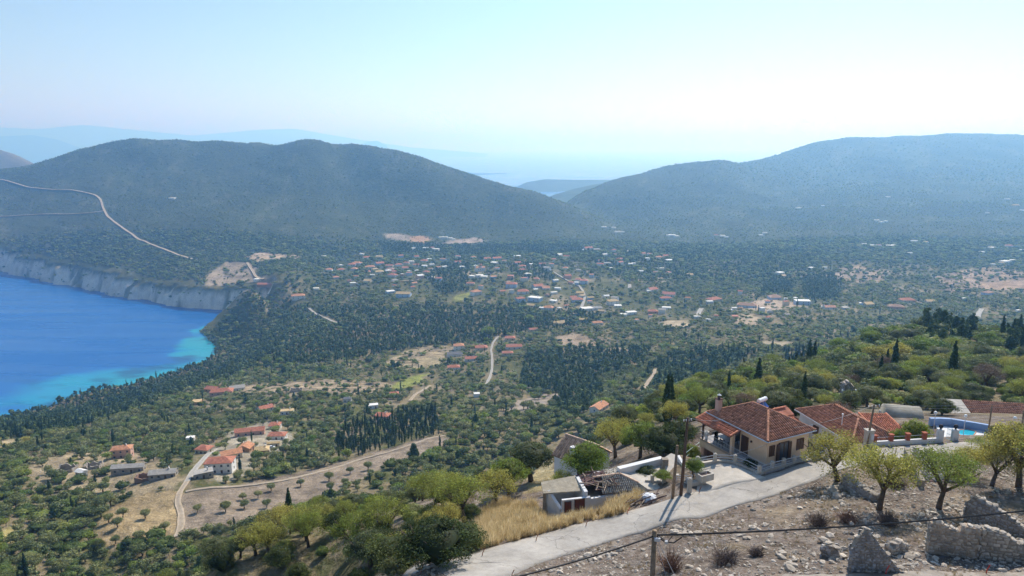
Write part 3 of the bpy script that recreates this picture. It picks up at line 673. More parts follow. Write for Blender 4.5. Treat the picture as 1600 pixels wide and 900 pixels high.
ribbon('dirt_track', [(-40,278),(0,283),(30,290),(60,296),(100,299),(135,303),(150,307),(158,314),(161,326),(168,340),(185,352),(203,362),(215,371),(240,383),(262,391),(285,399),(306,405)], 5.5, M_DIRT, 'pale dirt track winding down the hill above the bay', cut=3)
ribbon('dirt_track', [(-40,339),(0,338),(60,336),(120,337),(145,336),(163,331)], 4.5, M_DIRT, 'narrow dirt track running left across the hill to the bend', cut=3)
ribbon('dirt_track', [(386,412),(392,420),(398,430),(402,436),(412,438)], 6, M_DIRT, 'sandy track on the cliff-top plateau')
ribbon('dirt_track', [(702,680),(670,687),(640,697),(600,708),(560,718),(520,731),(480,743),(440,751),(400,757),(340,762),(290,768)], 2.4, M_DIRT, 'sandy farm track above the ploughed field', cut=1.5)
ribbon('dirt_track', [(292,752),(281,768),(277,785),(283,800),(283,820),(277,838)], 2.8, M_DIRT, 'stony track between the tan field and the ploughed field')
ribbon('lane', [(337,702),(322,716),(305,732),(292,752)], 3.0, M_LANE, 'concrete lane through the lower hamlet')
ribbon('lane', [(778,527),(770,536),(767,548),(769,560),(769,574),(766,590),(757,604)], 2.6, M_LANE, 'straight pale lane climbing past houses in mid valley')
ribbon('lane', [(905,446),(911,455),(914,465),(910,478),(904,488)], 4.5, M_LANE, 'lane curving down through the valley village')
ribbon('lane', [(846,420),(868,428),(890,440),(903,447)], 3.5, M_LANE, 'lane at the edge of the valley village')
ribbon('lane', [(1096,482),(1091,490),(1093,497)], 7, M_LANE, 'short bright stretch of lane between trees')
ribbon('lane', [(1024,577),(1021,588),(1010,601),(1002,612)], 3, M_DIRT, 'dirt lane glimpsed between conifers')
ribbon('lane', [(984,445),(983,452),(985,448)], 6, M_LANE, 'curved piece of road beyond the village')
ribbon('lane', [(483,482),(497,492),(512,498),(526,506)], 4, M_LANE, 'grey road crossing the dark wood')
ribbon('lane', [(1527,500),(1529,492),(1534,484)], 7, M_LANE, 'white lane bend behind the right knoll')
ribbon('lane', [(672,602),(662,609),(650,616),(640,628)], 3, M_DIRT, 'footpath beside the vineyard')
ribbon('dirt_track', [(612,443),(640,441),(655,440),(662,432)], 4, M_DIRT, 'pale terrace track in the village')

# ------------------------------------------------------------------ houses of the valley
def rgbm(name, c, **k): return mat(name, c, k.pop('rough', .85), .25, nscale=k.pop('ns', .8), namt=k.pop('na', .14), **k)
WALLM = {'w': rgbm('white_plaster', (.78,.77,.74)), 'c': rgbm('cream_plaster', (.66,.58,.44)), 'p': rgbm('pink_plaster', (.58,.36,.28)), 'o': rgbm('ochre_plaster', (.50,.30,.17)),
         'b': rgbm('pale_blue_plaster', (.50,.60,.74)), 's': rgbm('stone_wall', (.36,.32,.27), na=.35, bump=.05), 'n': rgbm('brown_plaster', (.30,.19,.13))}
WNAME = {'w': 'white', 'c': 'cream', 'p': 'pink', 'o': 'ochre', 'b': 'pale blue', 's': 'stone', 'n': 'brown'}
def tilemat(name, c, scale=3.2):
    m = mat(name, c, .85, .2, nscale=1.3, namt=.28); nt = m.node_tree; b = nt.nodes['Principled BSDF']
    tc = nt.nodes.new('ShaderNodeTexCoord'); w = nt.nodes.new('ShaderNodeTexWave'); w.inputs['Scale'].default_value = scale; w.bands_direction = 'X'
    nt.links.new(tc.outputs['UV'], w.inputs['Vector'])
    bp = nt.nodes.new('ShaderNodeBump'); bp.inputs['Distance'].default_value = .07; nt.links.new(w.outputs['Fac'], bp.inputs['Height']); nt.links.new(bp.outputs[0], b.inputs['Normal']); return m
ROOFM = {'r': rgbm('red_tile', (.43,.17,.11), na=.4), 'o': rgbm('orange_tile', (.52,.25,.14), na=.35), 't': rgbm('brown_tile', (.36,.22,.15), na=.35), 'g': rgbm('grey_slab_roof', (.38,.36,.33), na=.25), 'w': rgbm('white_flat_roof', (.74,.73,.70)),
         'y': rgbm('sandy_roof', (.52,.38,.20), na=.25), 'd': rgbm('dark_roof', (.10,.10,.11)), 'x': None}
RNAME = {'r': 'red tiled', 'o': 'orange tiled', 't': 'brown tiled', 'g': 'grey slab', 'w': 'white flat', 'y': 'sandy', 'd': 'dark flat', 'x': 'fallen-in'}
M_WIN = mat('window_glass', (.05,.06,.08), .2, .5); M_SHUT = mat('shutter_brown', (.16,.08,.045), .6); M_SHUTB = mat('shutter_blue', (.08,.18,.38), .6); M_DOOR = mat('door_wood', (.12,.06,.035), .7)
_box = {}
def box_bm(bm, x0, x1, y0, y1, z0, z1):
    v = [bm.verts.new((x, y, z)) for z in (z0, z1) for x, y in ((x0,y0),(x1,y0),(x1,y1),(x0,y1))]
    for f in ((3,2,1,0),(4,5,6,7),(0,1,5,4),(1,2,6,5),(2,3,7,6),(3,0,4,7)): bm.faces.new([v[i] for i in f])
def box_me(name, x0, x1, y0, y1, z0, z1, m=None):
    bm = bmesh.new(); box_bm(bm, x0, x1, y0, y1, z0, z1); return bm_mesh(bm, name, m)
def roof_bm(bm, w, d, z, rise, kind, ov=.4, th=.16):
    """hip / gable / shed / slab roof over a w x d plan centred on the origin, ridge along x"""
    a, b_ = w/2+ov, d/2+ov
    if kind == 'slab': box_bm(bm, -a, a, -b_, b_, z, z+.22); return
    top = []
    if kind == 'hip': rx = max(a-b_, .02); pts = [(-a,-b_,z),(a,-b_,z),(a,b_,z),(-a,b_,z),(-rx,0,z+rise),(rx,0,z+rise)]; fs = [(0,1,5,4),(1,2,5),(2,3,4,5),(3,0,4)]
    elif kind == 'gable': pts = [(-a,-b_,z),(a,-b_,z),(a,b_,z),(-a,b_,z),(-a,0,z+rise),(a,0,z+rise)]; fs = [(0,1,5,4),(2,3,4,5)]
    else: pts = [(-a,-b_,z),(a,-b_,z),(a,b_,z+rise),(-a,b_,z+rise)]; fs = [(0,1,2,3)]
    up = [bm.verts.new(p) for p in pts]; dn = [bm.verts.new((p[0], p[1], p[2]-th)) for p in pts]
    for f in fs: bm.faces.new([up[i] for i in f]); bm.faces.new([dn[i] for i in f[::-1]])
    edges = {}
    for f in fs:
        for i in range(len(f)):
            e = (f[i], f[(i+1) % len(f)]); k = tuple(sorted(e)); edges[k] = None if k in edges else e
    for e in edges.values():
        if e: bm.faces.new((up[e[1]], up[e[0]], dn[e[0]], dn[e[1]]))
HOUSES = []; HOUSE_SPOTS = []
def wall_bm(bm, w, d, h, kind, rise, th=.0):
    a, b_ = w/2, d/2
    if kind == 'gable':
        v = [bm.verts.new(p) for p in ((-a,-b_,-2.5),(a,-b_,-2.5),(a,b_,-2.5),(-a,b_,-2.5),(-a,-b_,h),(a,-b_,h),(a,b_,h),(-a,b_,h),(-a,0,h+rise),(a,0,h+rise))]
        for f in ((3,2,1,0),(0,1,5,4),(2,3,7,6),(1,2,6,9,5),(3,0,4,8,7),(4,5,9,8),(7,8,9,6)): bm.faces.new([v[i] for i in f])
    else: box_bm(bm, -a, a, -b_, b_, -2.5, h)
def ruin_walls(bm, w, d, h, r, t=.5):
    """roofless shell with ragged tops"""
    def run(p0, p1):
        n = max(3, int((Vector(p1)-Vector(p0)).length/1.1)); dd = Vector(p1)-Vector(p0); nn = Vector((-dd.y, dd.x)).normalized()*t/2
        hs = [h*(.35+.65*r.random()) for _ in range(n+1)]
        for i in range(n):
            a = Vector(p0).lerp(Vector(p1), i/n); b_ = Vector(p0).lerp(Vector(p1), (i+1)/n)
            q = [a-nn, b_-nn, b_+nn, a+nn]; lo = [bm.verts.new((v.x, v.y, -1.5)) for v in q]; hi = [bm.verts.new((q[k].x, q[k].y, hs[i] if k in (0, 3) else hs[i+1])) for k in range(4)]
            bm.faces.new(lo[::-1]); bm.faces.new(hi)
            for k in range(4): bm.faces.new((lo[k], lo[(k+1) % 4], hi[(k+1) % 4], hi[k]))
    a, b_ = w/2, d/2; c = [(-a,-b_),(a,-b_),(a,b_),(-a,b_)]
    for i in range(4): run(c[i], c[(i+1) % 4])
WINME = {}
def win_me(w, h, m):
    k = (round(w, 2), round(h, 2), m.name)
    if k not in WINME:
        WINME[k] = (box_me('window', -w/2, w/2, -.06, .05, 0, h, m), box_me('frame', -w/2-.08, w/2+.08, -.03, .04, -.12, -.0, WALLM['w']))
    return WINME[k]
def house(px, py, wpx, wall='w', roof='r', kind='hip', floors=1, depth=.75, rot=None, place=None, label=None, shutters=None, name='house', detail=None):
    x, y = hits(px, py, 140); w = wpx*y*1.03/F*1.12; w = max(w, 5.0); d = w*depth; h = 2.9*floors+.2
    if floors == 1 and w > 14: h = 3.6
    if d > 13: d = 13
    rot = random.uniform(-.5, .5) if rot is None else rot; th = -x/y*.0+rot
    e = bpy.data.objects.new(name, None); col.objects.link(e)
    fr = [H(x+ox, y+oy) for ox in (-d*.35, d*.35) for oy in (-d*.3, d*.3)]
    e.location = (x, y, float(np.mean(fr))+.15); e.rotation_euler = (0, 0, th)
    rise = (d/2+.4)*.42; r = random.Random(int(px*7+py))
    if roof == 'x':
        bm = bmesh.new(); ruin_walls(bm, w, d, h, r); link('wall', bm_mesh(bm, 'wall', WALLM[wall]), parent=e)
    else:
        bm = bmesh.new(); wall_bm(bm, w, d, h, kind, rise*.95); link('wall', bm_mesh(bm, 'wall', WALLM[wall]), parent=e)
        bm = bmesh.new(); roof_bm(bm, w, d, h+.02 if kind != 'gable' else h-.12, rise*1.05, kind if kind in ('hip', 'gable') else 'slab', ov=.4 if kind != 'flat' else .15)
        ro = link('roof', bm_mesh(bm, 'roof', ROOFM[roof]), parent=e)
        if r.random() < .6 and wpx > 10: link('chimney', box_me('chimney', w*.2, w*.2+.6, -.3, .3, h, h+rise+.7, WALLM['w']), parent=ro)
        det = detail if detail is not None else wpx >= 10
        if det:
            sm = shutters or r.choice([M_WIN, M_SHUT, M_WIN]); n = 2 if wpx < 18 else (3 if wpx < 30 else 4)
            for f in range(floors):
                for i in range(n):
                    cx = -w/2+w*(i+.5)/n
                    if f == 0 and i == n//2:
                        link('door', box_me('door', -.5, .5, -.06, .05, 0, 2.1, M_DOOR), parent=e, loc=(cx, -d/2, .05)); continue
                    a, b_ = win_me(1.0, 1.15, sm); wo_ = link('window', a, parent=e, loc=(cx, -d/2, 1.0+2.9*f)); link('sill', b_, parent=wo_)
                for s in (-1, 1):
                    a, b_ = win_me(1.0, 1.15, sm); wo_ = link('window', a, parent=e, loc=(s*w/2, 0, 1.0+2.9*f)); wo_.rotation_euler = (0, 0, s*math.pi/2); link('sill', b_, parent=wo_)
    HOUSES.append(dict(o=e, px=px, py=py, w=wall, r=roof, floors=floors, kind=kind, label=label, size=wpx, place=place, name=name))
    rad = max(w, d)*.62; HOUSE_SPOTS.append((x, y, rad))
    HOUSE_SPOTS.append((x*(1-rad*1.2/y), y-rad*1.2, rad*.75))     # the open yard in front
    return e
HAM = 'in the lower-left hamlet'
hl = [
 (345,735,38,'w','r','hip',2,.6,.12,'white two-storey house with red hipped roof between hamlet and ploughed field'),
 (362,716,28,'c','o','gable',1,.6,.5,'long orange-roofed wing directly behind the white two-storey hamlet house'),
 (385,706,16,'o','o','gable',1,1.1,1.5,'small ochre house with a steep orange gable in the hamlet'),
 (410,710,19,'n','y','hip',1,.8,.3,'brown-walled hut with sandy pyramid roof at the hamlet lower edge'),
 (320,709,20,'c','r','hip',1,.8,-.2,'low house with orange hipped roof alone left of the hamlet lane'),
 (391,679,40,'p','r','gable',1,.35,.25,'long pink house with a long red roof in the hamlet'),
 (430,670,15,'w','r','hip',1,.9,.1,'smallest red-roofed house at the top of the hamlet beside a cypress'),
 (434,686,24,'w','r','hip',1,.6,.05,'white house with dark arches and terracotta roof on the hamlet terrace'),
 (428,698,17,'c','y','gable',1,.5,.2,'low sandy-roofed shed in the hamlet'),
 (415,641,19,'w','r','gable',1,.7,.7,'red-gabled house among trees above the hamlet'),
 (347,617,30,'p','r','hip',1,.5,.2,'sprawling red-roofed villa above the hamlet near the coast'),
 (333,612,18,'p','r','gable',1,.7,-.2,'left wing with red roof beside the sprawling villa'),
 (371,611,20,'w','g','gable',1,.6,.4,'white house with grey roof just right of the sprawling red-roofed villa'),
 (308,633,12,'o','y','flat',1,1,.2,'ochre box-shaped house left of the sprawling villa'),
 (543,629,11,'w','d','flat',1,.8,.1,'tiny white cabin with a dark roof in the olive terraces'),
 (583,638,14,'w','w','flat',1,.6,.3,'plain white flat-roofed shed in the olive groves'),
 (598,653,20,'s','r','hip',1,.7,-.2,'red-roofed stone house just above the tall cypress clump'),
 (616,619,12,'w','r','hip',1,.7,.2,'small red-roofed house below the vineyard plot'),
 (463,613,16,'s','x','x',1,.6,.2,'low roofless ruin at the left end of the pale terraces'),
 (449,648,18,'w','y','flat',1,.5,.2,'low sandy terrace building right of the red-gabled house'),
 (192,714,26,'p','o','hip',2,.6,.25,'two-storey pink house with orange roof and blue balcony front'),
 (104,735,24,'s','x','x',1,.7,.1,'roofless stone ruin farthest left among the hamlet ruins'),
 (146,730,20,'s','x','x',1,.8,.2,'roofless stone ruin in front of the pink two-storey house, left one'),
 (128,744,13,'w','w','gable',1,.7,-.4,'small white tent-roofed shed beside the leftmost ruin'),
 (202,738,44,'s','g','gable',1,.3,.15,'long low house with grey slab roof in the hamlet ruins'),
 (256,745,36,'s','g','gable',1,.45,.2,'long grey-roofed stone house next to the track junction'),
 (229,749,26,'n','x','x',1,.6,.15,'brown roofless ruin between the two grey-roofed houses'),
 (318,745,26,'s','g','flat',1,.6,.5,'low grey slab-roofed outbuilding left of the white two-storey house'),
 (298,688,10,'w','w','flat',1,.7,.2,'small white slab-roofed hut above the hamlet lane'),
 (936,641,28,'w','o','gable',1,.55,.95,'white house with bright orange gabled roof alone below the near hillside'),
 (717,546,14,'w','o','hip',2,.8,.2,'tall white house with orange roof above the flat-roofed white villa'),
 (710,557,20,'w','d','flat',1,.7,.2,'white villa with a dark flat terrace roof in mid valley'),
 (752,546,17,'c','r','hip',1,.7,.1,'red-roofed house left of the straight pale lane'),
 (736,564,17,'w','r','gable',1,.6,.2,'red-roofed house below the white villa'),
 (709,578,17,'w','r','hip',1,.6,.1,'red-roofed white house above the vineyard path'),
 (797,531,14,'c','r','hip',1,.7,.0,'uppermost red-roofed house right of the straight lane'),
 (803,546,22,'w','r','gable',1,.5,.1,'long red-roofed house right of the straight lane'),
 (793,556,15,'c','r','hip',1,.6,.1,'lower red-roofed house right of the straight lane'),
 (833,517,12,'c','r','gable',1,.6,.2,'small red-roofed house under the bright plane tree'),
 (745,621,7,'w','w','flat',1,.8,.2,'tiny white hut in the olive groves'),
 (466,466,18,'w','o','hip',2,.7,.3,'white villa alone in the wood above the bay'),
 (494,453,8,'w','w','flat',1,.7,.2,'small white building uphill from the lone white villa'),
 (417,438,26,'n','r','gable',1,.3,-.1,'long red-roofed building on the cliff-top plateau'),
 (404,439,12,'w','w','flat',1,.5,-.1,'low white building at the cliff edge'),
 (514,423,9,'w','o','hip',1,.8,.1,'isolated white house between the plateau and the village'),
]
for a in hl: house(a[0], a[1], a[2], a[3], a[4], a[5], a[6], a[7], a[8], label=a[9], name='ruined_house' if a[4] == 'x' else 'house')
def cluster(place, ox, oy, sc, items):
    for it in items:
        x, y, wpx = it[:3]; st = it[3] if len(it) > 3 else None; r = random.Random(x*31+y)
        wall, roof, kd, fl = st or (r.choice('wwwcb'), r.choice('rrroty'), r.choice(('hip','gable')), 1)
        house(ox+x/sc, oy+y/sc, wpx, wall, roof, kd, fl, r.uniform(.55, .9), r.uniform(-.5, .6), place=place)
W1 = ('w','w','flat',1); WR = ('w','r','hip',2); WO = ('w','o','hip',1); BR = ('b','r','hip',2); BW = ('b','w','flat',2); TN = ('c','y','gable',1)
cluster('in the left village', 500, 340, 4, [(55,328,8,WO),(130,298,6,W1),(200,295,10),(232,288,13),(215,322,9),(290,250,9),(262,228,6,W1),(372,250,9),(372,290,11),(312,312,13,WO),(345,325,8),(372,348,11),(435,305,10),
  (440,325,12),(465,345,8),(455,375,13,('w','r','hip',1)),(492,300,9),(540,290,8),(572,282,7,W1),(600,300,8),(560,345,6,W1),(650,278,10),(682,268,6,W1),(700,300,7,W1),(300,405,10),(100,380,8),(130,330,9)])
cluster('around the church knoll', 500, 340, 4, [(780,312,8,W1),(440,468,11,('b','w','flat',1)),(524,498,20,('b','y','gable',2)),(975,488,14,('w','o','hip',2)),(742,402,9,BR),(700,388,7,W1),(940,425,11),(998,372,10,W1),(950,375,7,W1),(1025,378,9,W1),
  (1090,292,9,W1),(1105,268,12),(1045,272,9),(960,262,7),(1235,255,9,W1),(1232,292,10),(1198,440,15,BR),(1270,475,15,('w','r','hip',1)),(1345,525,18,('b','w','flat',2)),(1252,528,12,BR),(1430,572,13,WO),
  (1360,440,14),(1412,452,10),(1318,560,12,TN),(1140,475,8),(1300,365,8,W1),(1320,300,6,W1),(1350,395,9),(1462,478,9,W1),(1385,575,7,W1)])
cluster('below the church knoll', 500, 340, 4, [(1490,667,13,TN),(1540,255,8),(1500,248,6,W1),(1390,300,9)])
cluster('on the hill flank behind the village', 500, 340, 4, [(585,203,6,W1),(660,203,7,W1),(725,212,9,W1),(700,203,6),(780,133,8,W1),(815,138,6,W1),(835,146,5,W1),(755,132,6,W1),(25,245,6,W1)])
cluster('along the curving village lane', 850, 340, 4, [(275,198,12,('w','r','gable',1)),(245,205,6,W1),(380,243,8,W1),(375,228,5,W1),(352,300,9),(345,285,6),(412,322,6,W1),(440,240,6),(250,408,10,BR),(10,445,10),(85,450,9,W1),(225,478,11,TN),(208,522,15,('b','r','hip',1)),(182,505,9),
  (30,573,13,WO),(430,540,15,('w','y','hip',2)),(462,556,10,W1),(268,577,16,W1),(335,572,12,('w','g','gable',1)),(360,590,9,TN),(545,602,14,W1),(497,614,9,W1),(290,510,9),(240,495,8),(60,530,10,W1),(140,560,7),(95,243,8,W1),(60,270,7)])
cluster('mid valley right', 850, 340, 4, [(675,462,13,('w','r','gable',1)),(655,470,6,W1),(780,492,17,('w','r','gable',1)),(760,516,15,('b','r','hip',1)),(765,568,12,W1),(680,592,13,('p','r','hip',1)),(1062,522,20,('c','r','hip',1)),(1035,535,9,W1),(1268,562,26,('b','t','hip',1)),
  (1190,578,7,W1),(1440,505,15,('b','t','hip',1)),(335,670,14,WO),(100,665,12,TN),(245,648,11,TN),(540,298,6,W1),(560,295,6,W1),(735,317,6,W1),(705,320,5,W1),(950,630,6,W1),(910,365,8,TN),(1160,590,6,W1)])
cluster('where the two hills meet', 850, 340, 4, [(800,122,9,W1),(830,126,6,W1),(775,123,5,W1),(1115,120,7,W1),(1140,126,5,W1),(1075,118,6),(1380,100,6,W1),(1355,112,5,W1),(460,96,8,W1),(375,64,7,W1),(490,98,5,W1),(435,70,6,W1)])
cluster('on right valley floor', 1200, 360, 4, [(40,430,15,('b','t','hip',1)),(212,466,20,('b','w','flat',2)),(170,435,6,W1),(110,438,5,W1),(382,494,15,('w','o','gable',1)),(350,490,7,W1),(800,486,19,('p','t','hip',1)),(868,446,19,('c','r','hip',1)),(620,470,13,TN),(590,468,8,('b','w','flat',1)),
  (1370,405,15,('b','t','hip',1)),(1010,452,11,TN),(1222,436,6,W1),(1560,515,6,W1),(480,495,10,('b','g','flat',1)),(1550,440,8,TN)])
cluster('on far right terraces', 1200, 360, 4, [(1482,198,14,W1),(1528,190,7,W1),(1460,210,6),(75,272,11,W1),(90,292,8,TN),(272,243,8,W1),(355,243,6,W1),(1405,223,6,W1),(600,92,6,W1),(650,100,7,W1),(690,100,6),(760,103,9,W1),(785,100,6,W1),(912,76,8,W1),(985,80,6),(885,148,6,W1),(1400,118,8,W1),(1336,142,6,W1),(1505,102,9),(1590,125,6,W1)])
cluster('on the right mountain slope', 1200, 180, 4, [(190,572,8,W1),(345,556,4,W1),(680,662,6,W1),(708,672,6,W1),(735,665,5,W1),(1495,530,6,W1),(1545,575,8,TN),(1590,596,6,W1),(1370,616,5,W1),(750,512,5,W1)])
cluster('alone on the hill above the bay', 0, 180, 4, [(1078,527,8,W1)])
rv = random.Random(77)
VP = [([(545,405),(700,398),(690,430),(640,455),(540,450)], 34, 'in the left village'), ([(700,402),(900,412),(985,480),(820,492),(735,445)], 44, 'around the church knoll'), ([(930,385),(1060,402),(1050,430),(940,420)], 20, 'along the curving village lane'), ([(960,470),(1240,455),(1240,500),(1000,510)], 16, 'mid valley right')]
for pl_, n_, nm_ in VP:
    xs_ = [p[0] for p in pl_]; ys_ = [p[1] for p in pl_]; c_ = 0
    while c_ < n_:
        a_, b_ = rv.uniform(min(xs_), max(xs_)), rv.uniform(min(ys_), max(ys_))
        if not inpoly(np.array([a_]), np.array([b_]), pl_)[0] or any(abs(q['px']-a_) < 9 and abs(q['py']-b_) < 5 for q in HOUSES): c_ += .2; continue
        house(a_, b_, rv.uniform(5, 9.5), rv.choice('wwwcbp'), rv.choice('rrowwgt'), rv.choice(('hip','gable','flat')), rv.choice((1,1,2)), rv.uniform(.6,.9), rv.uniform(-.6,.7), place=nm_, detail=False); c_ += 1
ORD = ['leftmost','second from left','third from left','fourth from left','fifth from left','sixth from left','seventh from left','eighth from left','ninth from left','tenth from left','eleventh from left','twelfth from left']
ORDX = ['rightmost']+[o.replace('left','right') for o in ORD[1:]]
grp = {}
for h_ in HOUSES:
    if h_['label']: tag(h_['o'], h_['label'], 'ruin' if h_['r'] == 'x' else 'house', 'houses of the lower hamlet' if h_['py'] > 600 and h_['px'] < 470 else 'scattered valley houses')
    else: grp.setdefault((h_['place'], h_['w'], h_['r']), []).append(h_)
for (pl, w_, r_), L in grp.items():
    L.sort(key=lambda q: q['px'])
    for i, h_ in enumerate(L):
        s = 'tiny' if h_['size'] < 8 else ('small' if h_['size'] < 14 else 'larger'); pos = '' if len(L) == 1 else f', {(ORD[i] if i < 12 else ORDX[min(len(L)-1-i, 11)])}'
        tag(h_['o'], f"{s} {WNAME[w_]} house, {RNAME[r_]} roof, {pl}{pos}", 'house', 'houses '+pl)
# church on the knoll: nave, dome, bell wall
def church():
    x, y = hits(750, 424, 140); e = bpy.data.objects.new('church', None); col.objects.link(e); e.location = (x, y, float(H(x, y))+.3); e.rotation_euler = (0,0,.35)
    bm = bmesh.new(); wall_bm(bm, 19, 10, 6.5, 'gable', 2.4); link('wall', bm_mesh(bm, 'wall', WALLM['w']), parent=e)
    bm = bmesh.new(); roof_bm(bm, 19, 10, 6.5, 2.6, 'gable'); link('roof', bm_mesh(bm, 'roof', ROOFM['o']), parent=e)
    bm = bmesh.new(); bmesh.ops.create_cone(bm, segments=14, radius1=2.6, radius2=2.6, depth=4, cap_ends=True, matrix=Matrix.Translation((2,0,9.5))); dr = link('drum', bm_mesh(bm, 'drum', WALLM['w']), parent=e)
    bm = bmesh.new(); bmesh.ops.create_uvsphere(bm, u_segments=14, v_segments=7, radius=2.9, matrix=Matrix.Translation((2,0,11.3))); link('dome', bm_mesh(bm, 'dome', ROOFM['o']), parent=dr)
    link('bell_wall', box_me('bell_wall', -9.9,-9.3,-2.2,2.2,0,13, WALLM['w']), parent=e)
    for i in range(3): link('window', box_me('window', -5+i*4.5, -4.2+i*4.5, -5.06, -4.95, 2, 4.4, M_WIN), parent=e)
    tag(e, 'white village church with a small dome on the wooded knoll', 'church'); HOUSE_SPOTS.append((x, y, 16)); HOUSE_SPOTS.append((x, y-22, 12))
church()
# hilltop lookout stub on the left ridge
x, y = hits(340, 221, 1500); e = link('lookout_tower', box_me('lookout_tower', -3,3,-3,3,-2,9, WALLM['s'])); e.location = (x, y, float(H(x, y))); tag(e, 'squat stone lookout tower on the left ridge line', 'tower')
# ------------------------------------------------------------------ scatter of the vegetation
KG = (ZZ-CZ)/YY; KRUN = np.maximum.accumulate(KG, 0)
def visk(x, y, z, h):
    lj = np.interp(np.log(y), LY, np.arange(NY)); k = bil(KRUN, (x/y+1.05)/2.1*(NT-1), np.clip(lj-2, 0, None)); return (z+h-CZ)/y - k
NOGO = [ROADPOLY, FORE, [(-9,46),(0,66),(14,70),(19,84),(34,88),(60,88),(62,94),(66,108),(100,112),(100,30),(-9,30)],
        rect(HX, HY, HA, -7, 12, -3, 12), [(52,90),(60,90),(68,108),(56,108)],
        wpoly([(815,800),(835,735),(862,690),(905,678),(960,700),(1060,690),(1090,690),(1060,790),(900,830)]), wpoly([(740,860),(735,812),(800,785),(880,790),(900,820)]),
        wpoly([(820,760),(830,742),(862,718),(862,760),(830,780)])]
bands = [(48, 135, 3.4), (135, 260, 4.4), (260, 620, 4.9), (620, 1250, 6.0), (1250, 2000, 7.6), (2000, 3300, 10.5), (3300, 5300, 21)]
PT = []
for y0, y1, s in bands:
    gx, gy = np.meshgrid(np.arange(-y1*.95, y1*.95, s), np.arange(y0, y1, s)); gx = gx.ravel(); gy = gy.ravel()
    gx = gx + rng.uniform(-.48, .48, gx.size)*s; gy = gy + rng.uniform(-.48, .48, gy.size)*s
    m = (np.abs(gx) < gy*.9) & (gy > 44); gx, gy = gx[m], gy[m]
    PT.append(np.stack([gx, gy, np.full(gx.size, s)], 1))
PT = np.concatenate(PT); px_, py_, ps_ = PT.T
pz_ = H(px_, py_)
dsea = segdist(px_, py_, BAY, True)*np.where(inpoly(px_, py_, BAY), -1, 1)
t_ = px_/py_
cl = fbm(px_/(py_*.035+6), py_/(py_*.035+6), 3, 201); cl2 = fbm(px_/60, py_/60, 3, 202); cl3 = fbm(t_*14, np.log(py_)*14, 3, 203)
keep = np.ones(len(px_)); keep = np.where(py_ > 260, np.clip(.95+.8*cl+.45*cl3, .2, 1), np.where(py_ < 135, .62, .9))
keep = np.where(py_ > 1950, np.clip(.72+1.1*cl3, .25, 1), keep)
kind = np.zeros(len(px_), int); rr = rng.random(len(px_)); KI = {k: i for i, k in enumerate(KINDS_)}
def choose(mask, wts):
    ks = [KI[k] for k, _ in wts]; p = np.array([w for _, w in wts]); p = p/p.sum(); c = np.cumsum(p)
    sel = np.clip(np.searchsorted(c, (rr[mask]*.6+.4*np.clip(cl2[mask]+.5, 0, 1)) if len(ks) > 9 else rr[mask]), 0, len(ks)-1); kind[mask] = np.array(ks)[sel]
choose(np.ones(len(px_), bool), (('olive',.50),('scrub',.42),('almond',.03),('cypress',.025),('pine',.025)))
near = (py_ < 360) & (t_ > -.30) & ((pz_-CZ)/py_ > -.62) | ((py_ < 145) & (t_ > -.5))
nearR = (py_ < 380) & (pz_ > CZ-110)
choose(nearR, (('almond',.19),('scrub',.43),('olive',.37),('cypress',.01)))
farm = (py_ > 1950); choose(farm, (('scrub',.97),('olive',.03)))
mid = (py_ > 1250) & ~farm; choose(mid, (('scrub',.75),('olive',.15),('pine',.10)))
spac = np.ones(len(px_))
dense = np.zeros(len(px_), bool)
for poly, wts, sp in WW:
    m = inpoly(px_, py_, poly); choose(m, wts); keep[m] = np.maximum(keep[m], .97); dense |= m
for poly, kp in SW:
    m = inpoly(px_, py_, poly) & ~dense; keep[m] *= kp
for k, (c, poly, kp) in FW.items():
    m = inpoly(px_, py_, poly); keep[m] = kp
for poly in NOGO: keep[inpoly(px_, py_, poly)] = 0
keep[dsea < 9] = 0
steep = (dsea < 62) & (py_ > 1225); keep[steep] *= .18
for pts, w in TRACKS:
    xs = [p[0] for p in pts]; ys = [p[1] for p in pts]
    m = (px_ > min(xs)-20) & (px_ < max(xs)+20) & (py_ > min(ys)-20) & (py_ < max(ys)+20)
    if m.any():
        dd = segdist(px_[m], py_[m], pts); km = keep[m]; km[dd < w+np.interp(py_[m], [300, 2000], [1.5, 4])] = 0; keep[m] = km
for x, y, r_ in HOUSE_SPOTS:
    m = (px_-x)**2+(py_-y)**2 < (r_+1.8)**2; keep[m] = 0
ok = rng.random(len(px_)) < keep
px_, py_, pz_, kind, t_, ps_, cl2 = [a[ok] for a in (px_, py_, pz_, kind, t_, ps_, cl2)]; n = len(px_)
hb_ = np.array([4.3, 3.2, 4.6, 7.0, 6.0])[kind]
h_ = hb_*np.clip(rng.lognormal(-.06, .26, n), .5, 1.7); h_ = np.where((py_ < 135) & (kind <= 2), h_*.74, h_)
h_ = np.where(kind == KI['scrub'], h_*np.interp(py_, [100, 1900, 2000, 3300, 3400], [1.25, 1.6, .95, 1.1, 1.7]), h_)
h_ = np.where((kind <= 2) & (py_ < 330) & (pz_ > CZ-110), h_*1.0, h_)
h_ = np.where((kind <= 2) & (py_ > 1250) & (py_ < 1950), h_*1.15, h_)
small = (kind <= 1) & (rng.random(n) < .18); h_ = np.where(small, h_*.55, h_)
vis = visk(px_, py_, pz_, h_)
qx, qy = proj(px_, py_, pz_+h_*.5)
inview = (qx > -60) & (qx < 1660) & (qy < 960)
alive = (vis > -.02) & (qx > -260) & (qx < 1860)
BIG = np.zeros(n, bool)
